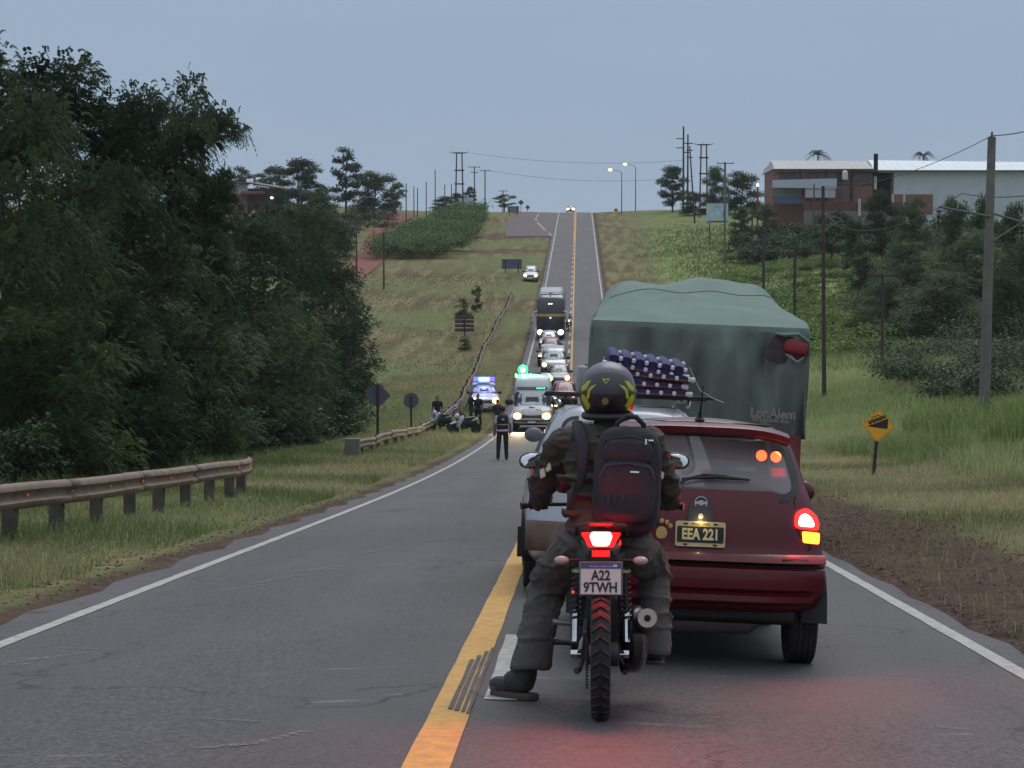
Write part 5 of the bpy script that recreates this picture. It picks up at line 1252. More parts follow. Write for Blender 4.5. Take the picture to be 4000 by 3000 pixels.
# lamps
BRK = emit('brake_core', (1.0, .007, .005), 620); BRR = emit('brake_rim', (1.0, .012, .012), 5.0)
for sg in (-1, 1):
    o = rpoly([(sg * .575, .835), (sg * .745, .815), (sg * .738, .90), (sg * .665, .96), (sg * .585, .93)], .035)
    tl = patch(o, B.rear, .010).build('tail_light', BRR if sg > 0 else mat('tail_off', (.25, .01, .012), .15), t)
    if sg > 0:
        o2 = rpoly([(.60, .845), (.715, .84), (.70, .89), (.655, .925), (.615, .91)], .03); patch(o2, B.rear, .016).build('brake_lens', BRK, tl)
    o = rpoly([(sg * .635, .745), (sg * .745, .735), (sg * .748, .805), (sg * .63, .815)], .015); patch(o, B.rear, .009).build('turn_light', AMB if sg > 0 else mat('amber_off', (.4, .12, .02), .2), t)
for k, x in enumerate((.385, .475)):                 # small lamps hung inside the rear window
    hb = MB().lathe([(.045, 0), (.045, .03), (.02, .05)], (0, 0, 0), 'y', 16).build('window_lamp', BLACK, t, (x, .40, 1.295 - .004 * k))
    MB().lathe([(.0, -.006), (.032, -.004), (.036, .003)], (0, 0, 0), 'y', 16).build('lens', emit('window_lamp_red', (1, .10, .02), 9), hb)
def lampobj(name, par, loc, col, e_, rad=.12, spot=None, rot=None):
    ld = bpy.data.lights.new(name, 'SPOT' if spot else 'POINT'); ld.energy = e_; ld.color = col; ld.shadow_soft_size = rad
    if spot: ld.spot_size = R(spot); ld.spot_blend = .6
    o = bpy.data.objects.new(name, ld); link(o, par); o.location = loc
    if rot: o.rotation_euler = rot
    return o
# tailgate trims
TRM = mat('dark_trim', (.03, .028, .03), .5)
lp = patch(rpoly([(-.078, .845), (.078, .845), (.072, .94), (.045, 1.0), (-.045, 1.0), (-.072, .94)], .03), B.rear, .014).build('lock_panel', TRM, t)
q = B.rear(0, .965, .018)
MB().lathe([(.034, -.004), (.040, -.004), (.040, .004), (.034, .004)], q, 'y', 24, closed=True).build('emblem_ring', CHR, lp)
MB().prism([(q.x + a, q.z + b_) for a, b_ in ((-.038, -.009), (-.013, -.009), (-.013, -.016), (.013, -.016), (.013, -.009), (.038, -.009), (.034, .009), (.013, .009), (.013, .016), (-.013, .016), (-.013, .009), (-.034, .009))], q.y - .005, q.y + .002).build('emblem', CHR, lp)
MB().lathe([(0, -.004), (.016, -.002), (.018, .01)], B.rear(0, .885, .016), 'y', 12).build('lock', mat('lock_metal', (.55, .5, .4), .3, metal=.6), lp)
q = B.rear(0, .775, .02)
lampobj('plate_lamp', t, B.rear(0, .865, .05), (1, .72, .3), .22, .01)
PY = mat('plate_yellow', (.66, .52, .25), .5, var=.08, scale=12); pt = MB().prism(rpoly([(-.152, -.077), (.152, -.077), (.152, .077), (-.152, .077)], .015), -.004, .004).build('number_plate', PY, t, q, (R(-4), 0, 0))
MB().prism(rpoly([(-.142, -.052), (.142, -.052), (.142, .046), (-.142, .046)], .01), -.0065, -.0035).build('plate_field', INK, pt, smooth=False)
text('EEA 221', .092, 'plate_text', mat('plate_digits', (.80, .66, .32), .5), pt, (0, -.008, -.004), (R(90), 0, 0), .0012, .72, bold=.0035)
text('ARGENTINA', .022, 'plate_text', mat('plate_small', (.30, .25, .15), .5), pt, (0, -.005, .062), (R(90), 0, 0), .0008, .9)
for x in (-.09, .09):
    for z in (.062, -.064): MB().box((x, -.005, z), (.024, .006, .01)).build('plate_bolt', INK, pt)
PAW = mat('paw_sticker', (.62, .36, .12), .6)
q = B.rear(-.235, .80, .006); pw = MB().ell((0, 0, 0), (.035, .004, .042), n=14).build('paw_sticker', PAW, t, q + Vector((0, 0, -.03)))
for k in range(5):
    an = R(150 - 30 * k); MB().ell((.062 * math.cos(an), 0, .018 + .058 * math.sin(an)), (.013, .003, .016), n=10, m=6).build('toe_print', PAW, pw)
gap = rpoly([(-.70, .70), (.70, .70), (.60, .80), (.575, 1.0), (.595, 1.03), (.50, 1.37), (-.50, 1.37), (-.595, 1.03), (-.575, 1.0), (-.60, .80)], .04)
band(gap, .007, B.rear, .0025, .01).build('tailgate_gap', DK, t)
# bumper: lip, groove, lower valance
MB().grid([[B.rear(.78 * q / 12, z, o_) for q in range(-12, 13)] for z, o_ in ((.665, .0), (.672, .045), (.655, .062), (.622, .062), (.615, .02))]).build('bumper_lip', REDP, t, angle=40)
MB().grid([[B.rear(.775 * q / 12, z, o_) for q in range(-12, 13)] for z, o_ in ((.612, .006), (.612, .012), (.596, .012), (.596, .006))]).build('bumper_groove', BLACK, t, angle=40)
MB().grid([[B.rear(.77 * q / 12, z, o_) for q in range(-12, 13)] for z, o_ in ((.588, .0), (.58, .028), (.55, .034), (.46, .03), (.44, .012))]).build('bumper', REDP, t, angle=40)
MB().grid([[B.rear(.70 * q / 12, z, o_) for q in range(-12, 13)] for z, o_ in ((.425, .0), (.42, .045), (.385, .055), (.365, .03), (.36, .0))]).build('bumper_skirt', REDP, t, angle=40)
MB().tube([B.rear(.50, .645, .066), B.rear(.66, .643, .06)], .006, 5).build('badge_strip', TRM, t)
MB().tube([(-.5, .42, .25), (.34, .42, .25), (.40, .42, .24)], [.075, .075, .03], 14).build('silencer', mat('dusty_steel', (.25, .21, .2), .55, metal=.5), t)
for sg in (-1, 1):
    MB().box((sg * .665, .30, .34), (.20, .012, .17)).build('mud_flap', BLACK, t)
    sx = .8
    fl = MB().prism([(sg * .665 + a * 1.9, .345 + b_ * 1.6) for a, b_ in ((-.038, -.006), (-.013, -.007), (-.012, -.013), (.014, -.014), (.014, -.006), (.034, -.006), (.040, .010), (.013, .008), (.012, .014), (-.012, .013), (-.013, .008), (-.036, .009))], .288, .293).build('flap_emblem', mat('flap_orange', (.7, .16, .09), .4, emis=(1, .2, .08), estr=.12), t)
MB().tube([(-.6, .60, .285), (.6, .60, .285)], .05, 8).build('rear_axle', BLACK, t)
MB().box((0, 1.9, .30), (1.25, 3.2, .10)).build('underbody', BLACK, t, bevel=.03)
MB().box((0, .32, .32), (1.22, .30, .10)).build('rear_valance', BLACK, t, bevel=.03)

# ------------------------------------------------------------------ silver wagon with loaded roof rack
SILV = mat('silver_paint', (.42, .43, .46), .3, metal=.35, var=.05, scale=2, coat=.5, dirt=(.24, .19, .15), dscale=1.2, damt=.5)
DUSTY = mat('dusty_plastic', (.15, .10, .08), .9, var=.2)
t = road_thing('station_wagon', 'dusty silver wagon ahead of the red hatchback with a loaded roof rack', 'car', .985, 16.75, 1, R(1.6), R(2.0)); SW = t
st = [(.24, .74, .22, 3.95), (.32, .80, .06, 4.15), (.45, .835, .0, 4.2), (.60, .84, .02, 4.2), (.78, .84, .06, 4.1), (.92, .825, .08, 3.75), (1.0, .80, .10, 3.2), (1.10, .775, .14, 3.0), (1.28, .715, .22, 2.75), (1.46, .63, .31, 2.45), (1.57, .56, .40, 2.2), (1.615, .49, .5, 2.05)]
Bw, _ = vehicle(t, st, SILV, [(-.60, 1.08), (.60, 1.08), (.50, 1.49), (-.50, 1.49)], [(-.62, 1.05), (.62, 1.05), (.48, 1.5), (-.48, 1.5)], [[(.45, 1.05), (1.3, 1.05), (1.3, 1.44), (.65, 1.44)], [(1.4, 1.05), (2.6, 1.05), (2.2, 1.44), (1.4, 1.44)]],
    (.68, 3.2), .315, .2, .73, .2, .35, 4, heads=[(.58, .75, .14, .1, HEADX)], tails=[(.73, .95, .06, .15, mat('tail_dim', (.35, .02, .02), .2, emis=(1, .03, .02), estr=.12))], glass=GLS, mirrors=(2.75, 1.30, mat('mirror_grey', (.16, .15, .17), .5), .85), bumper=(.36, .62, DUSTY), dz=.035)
for x in (-.36, .36): seat(t, x, 2.1, .8)
for sg in (-1, 1):
    MB().tube([(sg * .56, .6, 1.63), (sg * .58, .7, 1.68), (sg * .58, 2.0, 1.69), (sg * .55, 2.15, 1.64)], .016, 6).build('roof_rail', CHR, t)
    MB().box((sg * .80, .38, .42), (.18, .012, .26)).build('mud_flap', BLACK, t)
for y in (.72, 1.55): MB().box((.06, y, 1.715), (1.50, .05, .03)).build('rack_bar', BLACK, t, bevel=.008)
MB().ell((0, .33, 1.50), (.02, .012, .02)).build('washer_nozzle', BLACK, t)
# folded webbing chairs stacked on the rack: each one a thing
WB = mat('web_blue', (.035, .03, .12), .8, var=.15, scale=30); WW = mat('web_white', (.62, .60, .63), .8); BRN = mat('frame_brown', (.14, .05, .035), .6)
for k, (dx, dz_, tilt, yw_, lab) in enumerate([(.0, .045, 1.0, 0, 'blue and white webbed folding chair, lowest of the stack on the wagon roof'), (-.04, .115, 2.0, 4, 'blue and white webbed folding chair, second from the bottom on the wagon roof'),
                                   (.02, .19, 4.0, -3, 'blue and white webbed folding chair, second from the top on the wagon roof'), (-.03, .245, 8.0, 2, 'blue and white webbed folding chair, topmost and tilted on the wagon roof')]):
    M_ = Matrix.Translation(SW.location) @ Euler(SW.rotation_euler).to_matrix().to_4x4() @ Matrix.Translation((.22 + dx, .66, 1.69 + dz_)) @ Euler((R(9) if k == 3 else 0, R(tilt), R(yw_))).to_matrix().to_4x4()
    c = thing('folding_chair', lab, 'chair', M_.to_translation(), M_.to_euler(), 'folded chairs on the wagon roof')
    MB().tube([(-.34, -.03, .0), (.30, -.03, .0), (.34, .0, .0), (.34, .42, .0), (-.36, .42, .0), (-.36, .0, .0), (-.34, -.03, 0)], .014, 6).build('frame', BRN, c)
    MB().tube([(-.34, 0, .045), (.33, 0, .045), (.33, .42, .045)], .012, 6).build('arm_frame', BRN, c)
    for zf in ((.012,) if k < 3 else (.012, .07)):
        for q in range(6):
            x = -.30 + q * .115
            wb = MB().tube([(x, -.04, zf), (x, .0, zf + .012), (x, .42, zf + .012)], .050, 8, flat=.62).build('webbing', WB, c)
            for ya in ((-.058,) if k < 3 else (-.058, .20)): MB().box((x + .0575, ya + .024, zf + (.002 if ya < 0 else .024)), (.034, .05, .040)).build('white_strip', WW, wb, bevel=.012)
    for sg in (-1, 1): MB().tube([(sg * .35 - .01, -.04, .012), (sg * .385 - .01, -.035, .012)], .024, 8).build('white_end', WW, c)
t_ = MB().tube([Vector(q) for q in [(0, 0, 0), (.04, .02, -.10), (.09, .0, -.2), (.2, 0, -.27), (.30, .02, -.31)]], .004, 5).build('rope', mat('rope_white', (.45, .42, .42), .9))
t_.location = SW.matrix_basis @ Vector((.57, .66, 1.98)); tag(t_, 'thin white rope tying the folded chairs to the rack', 'rope')

# ------------------------------------------------------------------ truck under a green tarpaulin
TARP = mat('green_tarp', (.115, .185, .16), .8, var=.14, scale=1.4, dirt=(.15, .15, .135), dscale=2.0, damt=.65, bump=.3, bscale=9)
TARPD = mat('tarp_torn', (.07, .045, .045), .9, var=.3)
TRED = mat('truck_red', (.16, .025, .025), .6, var=.2, dirt=(.12, .08, .07), dscale=3)
xt, yt = 1.97, 23.8
t = road_thing('truck', 'truck loaded high under a faded green tarpaulin, seen from behind', 'truck', xt, yt, 1, R(-.8), R(2.3)); TR = t
def fold(x, z): return .02 * abs(math.sin(4.3 * x + 1.9 * z + math.sin(3 * x))) + .04 * math.sin(9 * x + 1.6 * math.sin(2.1 * z)) * (1.1 - abs(z - 2.1) * .5) + .03 * math.sin(5.1 * x + 3 * z) + .02 * math.sin(17 * x - 4 * z) + .012 * math.sin(31 * x + 2 * z)
W_ = 1.31; NX = 60; P = []
prof = [(0.02, 1.40 + .001)] + [(0.0, 1.42 + k * .06) for k in range(21)]
prof += [(.035, 2.685)] + [(.035 + k * .29, 2.685 + (.75 * (k / 11) ** .92)) for k in range(1, 12)] + [(3.18 + .28 * k + .1, 3.45 - .012 * k) for k in range(1, 10)]
for j, (y, z) in enumerate(prof):
    row = []
    for i in range(NX + 1):
        s_ = -1 + 2 * i / NX; topf = max(0, min(1, (z - 2.74) / .6)); wx = W_ * (1 - .10 * topf); x = s_ * wx
        sag = -.05 * (1 - s_ * s_) * topf * 0 - .26 * abs(s_) ** 6 * topf + .03 * math.sin(3 * x + 2 * y) * topf + .025 * math.sin(7 * x - 1.5 * y) * topf
        dy = -1.7 * fold(x, z) * max(.0, min(1, (2.66 - z) / .3)) if y < .03 else 0
        edge = .05 * math.sin(4 * x) if j == 0 else 0
        wr_ = .05 * mnoise.noise(Vector((x * 1.6, y * 1.3, z * 1.2))) + .022 * mnoise.noise(Vector((x * 4.5, y * 3.5 + 7, z * 3)))
        if y < .03: dy -= wr_ * 1.2 * max(.0, min(1, (2.66 - z) / .2))
        row.append((x, y + dy, z + sag + edge + (wr_ if y > .2 else 0) - .03 * s_ * (z < 2.8) * 0 + 0.0))
    P.append(row)
TARPR = mat('tarp_dusty', (.125, .155, .132), .85, var=.2, scale=1.1, dirt=(.155, .145, .125), dscale=1.6, damt=.6, bump=.3, bscale=9)
tpm = MB().grid(P[:23]); tpm.grid(P[22:], 1); tp = tpm.build('tarpaulin', [TARPR, TARP], t, angle=32)
sol = tp.modifiers.new('thick', 'SOLIDIFY'); sol.thickness = .012
for sg in (-1, 1):                                       # side skirts hang over the load
    P = []
    for j in range(26):
        k = min(len(prof) - 1, 21 + j * (len(prof) - 22) // 25); y, zt = prof[k]; topf = max(0, min(1, (zt - 2.74) / .6)); zt = zt - .26 * topf; row = []
        y = -.02 if j == 0 else y
        for i in range(19):
            f = i / 18; z = zt + (1.36 - zt) * f; row.append((sg * (W_ * (1 - .10 * topf * (1 - f) ** 2) + .03 * math.sin(y * 6 + z * 2) * min(1, f * 3) + .02 * math.sin(y * 13 - z) * f), y, z + (.05 * math.sin(y * 5) if i == 18 else 0)))
        P.append(row)
    sk_ = MB().grid(P).build('tarp_skirt', TARP, t, angle=75); s2 = sk_.modifiers.new('thick', 'SOLIDIFY'); s2.thickness = .012
# seam lines and torn corner
MB().tube([(x / 10 * 1.1, 1.48 + .0, 3.165 + .02 * math.sin(x * .9) - .26 * abs(x / 10.6) ** 6 * .6) for x in range(-10, 11)], .005, 4).build('seam', mat('seam_dark', (.06, .09, .08), .8), t)
b = MB(); rd = random.Random(4); n = 14
ctr = Vector((1.06, -.075, 2.42)); rim = []
for k in range(n):
    a = 2 * math.pi * k / n; rr = (.30 if math.cos(a) < 0 else .20) * (.8 + .4 * rd.random()); rim.append(ctr + Vector((rr * math.cos(a), .02 * rd.random() - .02, rr * .62 * math.sin(a))))
b.add([ctr + Vector((0, -.03, 0))] + rim, [(0, 1 + k, 1 + (k + 1) % n) for k in range(n)]); tr_ = b.build('tear', TARPD, t, smooth=False)
bd = MB().ell((0, 0, 0), (.15, .07, .085), n=12, m=8, pw=.6).build('red_bundle', mat('red_cloth', (.26, .022, .028), .6), tr_, (1.14, -.10, 2.45), (0, R(8), 0))
MB().tube([(.90, -.11, 2.60), (1.0, -.15, 2.585), (1.16, -.14, 2.60), (1.28, -.10, 2.52), (1.30, -.08, 2.36)], [.03, .045, .04, .05, .03], 7, flat=.6).build('tarp_flap', TARP, tr_)
MB().tube([(1.02, -.13, 2.36), (1.10, -.14, 2.31), (1.16, -.13, 2.27), (1.24, -.11, 2.33)], [.012, .02, .02, .01], 6).build('torn_edge', mat('torn_pale', (.25, .25, .24), .9), tr_)
tx = mat('stencil_white', (.24, .21, .195), .8, var=.25, scale=25)
tl = text('LonAlem', .155, 'lettering', tx, t, (.90, -.115, 1.645), (R(90), R(1.2), 0), .002, .95, bold=.005)
text('03754-420484 Alem', .062, 'lettering', tx, t, (.88, -.112, 1.565), (R(90), R(1.2), 0), .002, .86, bold=.002)
# chassis, bed and cab
bed = MB().box((0, 4.0, 1.2), (2.44, 7.6, .18)).build('bed', TRED, t, bevel=.02)
for sg in (-1, 1):
    MB().box((sg * 1.19, .1, .95), (.14, .14, .9)).build('rear_post', TRED, t, bevel=.01)
    MB().box((sg * .75, .22, .92), (.5, .08, .16)).build('tail_lamp_board', mat('truck_cream', (.42, .38, .30), .7), t)
    MB().box((sg * 1.02, .15, .95), (.16, .04, .10)).build('tail_light', TAIL if sg > 0 else TAIL, t)
    MB().box((sg * .43, 3.8, .82), (.12, 7.4, .24)).build('chassis_rail', BLACK, t)
    for y in (1.9, 7.4): wheel(t, sg * .98, y, .48, .30, GALV)
    MB().box((sg * .98, 1.2, .52), (.44, .02, .5)).build('mud_flap', BLACK, t)
    MB().tube([(sg * 1.15, 8.3, 2.35), (sg * 1.42, 8.3, 2.38), (sg * 1.42, 8.3, 1.9), (sg * 1.15, 8.3, 1.85)], .02, 6).build('mirror_bar', BLACK, t)
    MB().box((sg * 1.46, 8.28, 2.14), (.20, .10, .44)).build('mirror', mat('mirror_back', (.35, .35, .36), .4), t, bevel=.04)
MB().box((0, .06, .78), (2.3, .1, .14)).build('rear_bumper', BLACK, t, bevel=.02)
cb = MB().box((0, 8.4, 1.75), (2.35, 1.7, 1.9)).build('cab', mat('cab_white', (.5, .5, .52), .4), t, bevel=.12)
MB().box((0, 7.53, 2.2), (1.6, .04, .6)).build('rear_window', WIN, cb)
# ------------------------------------------------------------------ people
SKIN = mat('skin', (.23, .12, .08), .6); HAIR = mat('dark_hair', (.012, .010, .009), .8)
def cap(p0, p1, r0, r1, m=0): return ('c', Vector(p0), Vector(p1), r0, r1, m)
def el(c, r, m=0, rot=(0, 0, 0)): return ('e', Vector(c), Vector(r), Euler(rot).to_matrix(), 0, m)
def wrinkle(co):
    """cloth folds: ridges across the limbs, stronger near elbows, knees and waist"""
    out = np.empty(len(co))
    for i, p in enumerate(co):
        v = Vector(p); w = mnoise.noise(v * 5.0); w2 = mnoise.noise(v * 11.0 + Vector((3, 1, 7)))
        r1 = 1 - abs(mnoise.noise(Vector((v.x * 6, v.y * 6, v.z * 11)))); r2 = 1 - abs(mnoise.noise(Vector((v.x * 13 + 5, v.y * 13, v.z * 20))))
        out[i] = .020 * r1 ** 6 + .008 * r2 ** 5 - .008 + .005 * w
    return out
def figure(name, prims, mats, parent, voxel=.014, smooth=6, cloth=False):
    """limbs and trunk fused into one continuous surface; each face takes the material of the body part it lies on"""
    mb = MB()
    for q in prims:
        if q[0] == 'c':
            d = (q[2] - q[1]); n = d.normalized(); pts, rs = [], []
            for k in range(4): a = math.pi / 2 * k / 4; pts.append(q[1] - n * q[3] * math.cos(a)); rs.append(max(.001, q[3] * math.sin(a)))
            pts += [q[1], q[1].lerp(q[2], .5), q[2]]; rs += [q[3], (q[3] + q[4]) / 2, q[4]]
            for k in range(1, 5): a = math.pi / 2 * k / 4; pts.append(q[2] + n * q[4] * math.sin(a)); rs.append(max(.001, q[4] * math.cos(a)))
            mb.tube(pts, rs, 12)
        else:
            mb.ell(q[1], q[2], q[3].to_euler(), 16, 12)
    me = bpy.data.meshes.new('tmp'); me.from_pydata(mb.v, [], mb.f); o = bpy.data.objects.new('tmp', me); COL.objects.link(o)
    rm = o.modifiers.new('r', 'REMESH'); rm.mode = 'VOXEL'; rm.voxel_size = voxel
    sm = o.modifiers.new('s', 'SMOOTH'); sm.iterations = smooth; sm.factor = .5
    dg = bpy.context.evaluated_depsgraph_get(); res = bpy.data.meshes.new_from_object(o.evaluated_get(dg)); bpy.data.objects.remove(o); bpy.data.meshes.remove(me)
    if cloth:
        nv = len(res.vertices); co = np.empty(nv * 3, np.float32); res.vertices.foreach_get('co', co); co = co.reshape(-1, 3); nn = np.empty(nv * 3, np.float32); res.vertex_normals.foreach_get('vector', nn); co += nn.reshape(-1, 3) * wrinkle(co)[:, None]; res.vertices.foreach_set('co', co.astype(np.float32).ravel()); res.update()
    n = len(res.polygons); C = np.empty(n * 3, np.float32); res.polygons.foreach_get('center', C); C = C.reshape(-1, 3)
    best = np.full(n, 1e9); mi = np.zeros(n, np.int32)
    for q in prims:
        if q[0] == 'c':
            a, b = np.array(q[1]), np.array(q[2]); ab = b - a; t = np.clip(((C - a) @ ab) / max(1e-9, ab @ ab), 0, 1); d = np.linalg.norm(C - a - t[:, None] * ab, axis=1) - (q[3] + (q[4] - q[3]) * t)
        else:
            L_ = (C - np.array(q[1])) @ np.array(q[3]); r_ = np.array(q[2]); d = (np.linalg.norm(L_ / r_, axis=1) - 1) * r_.min()
        k = d < best; best[k] = d[k]; mi[k] = q[5]
    res.materials.clear()
    for m in mats: res.materials.append(m)
    res.polygons.foreach_set('material_index', mi); res.shade_smooth(); res.name = name
    return link(bpy.data.objects.new(name, res), parent)
def hand(mb, c, d, s=1.0, side=1):
    """relaxed hand: palm, four fingers of unequal length, thumb from the side"""
    c = Vector(c); d = Vector(d).normalized(); w = Vector((0, 1, 0)) if abs(d.y) < .8 else Vector((1, 0, 0)); out = []
    out.append(el(c + d * .045 * s, (.022 * s, .042 * s, .05 * s), mb))
    for k, (o, L_) in enumerate(((-.030, .065), (-.010, .075), (.010, .072), (.029, .055))):
        b = c + d * .085 * s + w * o * s; m = b + d * L_ * .55 * s; out += [cap(b, m, .0095 * s, .009 * s, mb), cap(m, m + d * L_ * .45 * s + Vector((.012 * side, 0, 0)), .009 * s, .007 * s, mb)]
    out.append(cap(c + d * .03 * s - w * .035 * s, c + d * .085 * s - w * .062 * s, .011 * s, .009 * s, mb)); return out
def stander(name, label, x, y, yaw, H=1.75, top=(.02, .02, .022), legs=(.02, .018, .025), pose='stand', vest=None, cap_=None, group=None, helmet=None, voxel=.017, sleeve=None, dz=0):
    z = float(ZR(y) + ZC(x)) if abs(x) < 3.6 else float(G(x, y)); t = thing(name, label, 'person', (x, y, z + dz), (0, 0, yaw), group); s = H / 1.75
    mt = mat('top_%02d%02d%02d' % tuple(int(c * 99) for c in top), top, .9, var=.2, scale=8); ml = mat('leg_%02d%02d%02d' % tuple(int(c * 99) for c in legs), legs, .9, var=.2, scale=8); ms = SKIN
    msl = mt if sleeve is None else mat('slv_%02d%02d%02d' % tuple(int(c * 99) for c in sleeve), sleeve, .9); BT = mat('boot_black', (.015, .014, .014), .6)
    lw = .10; P = []
    if pose == 'stand': hipL, kneeL, ankL = (-.10, 0, .92), (-.13, .02, .50), (-.15, -.01, .09); hipR, kneeR, ankR = (.10, 0, .92), (.12, .02, .50), (.13, -.01, .09); sh = 1.44; lean = 0
    if pose == 'walk': hipL, kneeL, ankL = (-.09, 0, .92), (-.11, .14, .52), (-.11, .10, .10); hipR, kneeR, ankR = (.09, 0, .92), (.10, -.02, .50), (.11, -.22, .12); sh = 1.44; lean = .03
    if pose == 'crouch': hipL, kneeL, ankL = (-.11, 0, .42), (-.16, .38, .52), (-.14, .18, .09); hipR, kneeR, ankR = (.11, 0, .42), (.15, .38, .40), (.13, .05, .09); sh = .92; lean = .22
    if pose == 'ride': hipL, kneeL, ankL = (-.11, 0, .82), (-.24, .38, .66), (-.20, .28, .26); hipR, kneeR, ankR = (.11, 0, .82), (.24, .38, .66), (.20, .28, .26); sh = 1.33; lean = .14
    bh = hipL[2]; L = lambda v: Vector(v) * s
    for h_, k_, a_ in ((hipL, kneeL, ankL), (hipR, kneeR, ankR)):
        P += [cap(L(h_), L(k_), .098 * s, .078 * s, 1), cap(L(k_), L(a_), .077 * s, .062 * s, 1), cap(L(a_), L((a_[0] * 1.02, a_[1] + .16, a_[2] - .045)), .052 * s, .042 * s, 3), cap(L(a_), L((a_[0], a_[1] - .03, a_[2] - .04)), .05 * s, .045 * s, 3)]
    P += [el(L((0, -.01, bh + .03)), Vector((.165, .12, .13)) * s, 1), el(L((0, lean * .4, (bh + sh) / 2 - .02)), Vector((.165, .115, (sh - bh) * .42)) * s, 0), el(L((0, lean * .8, sh - .14)), Vector((.185, .125, .20)) * s, 0),
          cap(L((-.13, lean, sh - .02)), L((.13, lean, sh - .02)), .07 * s, .07 * s, 0), cap(L((0, lean, sh)), L((0, lean + .03, sh + .11)), .055 * s, .05 * s, 2)]
    hc = Vector((0, lean + .04, sh + .20)); P += [el(L(hc), Vector((.077, .095, .118)) * s, 2), el(L(hc + Vector((0, .075, -.055))), Vector((.05, .035, .05)) * s, 2), cap(L(hc + Vector((0, .095, .005))), L(hc + Vector((0, .112, -.025))), .012 * s, .014 * s, 2),
          el(L(hc + Vector((-.078, .0, -.01))), Vector((.014, .02, .03)) * s, 2), el(L(hc + Vector((.078, .0, -.01))), Vector((.014, .02, .03)) * s, 2)]
    if helmet is None: P += [el(L(hc + Vector((0, -.02, .035))), Vector((.084, .092, .095)) * s, 4)]
    for sg in (-1, 1):
        S0 = (sg * .205, lean, sh - .03)
        if pose == 'stand': E0, H0, dr = (sg * .255, -.02, sh - .32), (sg * .255, .06, sh - .57), (0, .1, -1)
        elif pose == 'walk': E0, H0, dr = (sg * .25, sg * .1, sh - .31), (sg * .23, sg * .16 + .08, sh - .54), (0, .3, -1)
        elif pose == 'crouch': E0, H0, dr = (sg * .26, .34, sh - .22), (sg * .12, .52, sh - .30), (0, 1, -.2)
        else: E0, H0, dr = (sg * .34, .34, sh - .24), (sg * .33, .58, sh - .30), (0, 1, -.2)
        mid = L(S0).lerp(L(E0), .6)
        P += [cap(L(S0), mid, .060 * s, .054 * s, 0 if sleeve is None else 5), cap(mid, L(E0), .046 * s, .044 * s, 0 if sleeve is None else 2), cap(L(E0), L(H0), .045 * s, .033 * s, 2 if pose == 'stand' else 0)] + hand(2, L(H0), dr, s, sg)
    b = figure('body', P, [mt, ml, ms, BT, HAIR, msl], t, voxel * s, 4)
    E_ = L(hc)
    for sg in (-1, 1): MB().ell(E_ + Vector((sg * .030, .088, .012)) * s, Vector((.011, .008, .008)) * s, n=8, m=6).build('eye', INK, t)
    MB().box(E_ + Vector((0, .104, -.062)) * s, Vector((.045, .012, .009)) * s).build('mouth', mat('lips', (.18, .07, .06), .6), t, bevel=.003)
    if vest is not None:
        vm, zz = vest; zc = (bh + sh) / 2; ring = lambda z_, k_, g: Vector((math.cos(g) * k_, math.sin(g) * k_ * .72 + lean * .6, z_)) * s
        MB().grid([[ring(z_, k_, q * .3927) for q in range(16)] for z_, k_ in ((bh + .09, .187), (bh + .16, .192), (zc, .19), (sh - .16, .205), (sh - .06, .20), (sh + .0, .15))], 0, True).build('vest', vm, t)
        MB().grid([[ring(z_, k_, q * .3927) for q in range(16)] for z_, k_ in ((bh + .235, .190), (bh + .235, .197), (bh + .265, .197), (bh + .265, .190))], 0, True).build('reflective_band', mat('band_tan', (.42, .34, .22), .5), t)
        MB().grid([[ring(z_, k_, q * .3927) for q in range(16)] for z_, k_ in ((bh + .03, .182), (bh + .045, .187), (bh + .10, .183), (bh + .105, .175))], 0, True).build('shirt_hem', mat('shirt_white', (.6, .6, .66), .8), t)
        MB().ell(Vector((0, -.155 + lean, sh - .10)) * s, Vector((.045, .012, .03)) * s).build('badge_print', mat('badge_white', (.55, .55, .58), .7), t)
    if cap_: MB().ell(E_ + Vector((0, -.01, .06)) * s, Vector((.092, .105, .07)) * s).tube([E_ + Vector((0, .05, .05)) * s, E_ + Vector((0, .17, .035)) * s], [.075 * s, .055 * s], 10, flat=.15).build('cap', cap_, t)
    if helmet:
        MB().ell(E_ + Vector((0, 0, .01)) * s, Vector((.135, .155, .15)) * s, n=20, m=14).build('helmet', helmet, t); MB().ell(E_ + Vector((0, .075, .01)) * s, Vector((.108, .09, .055)) * s, n=16).build('visor', DGL, t)
    return t
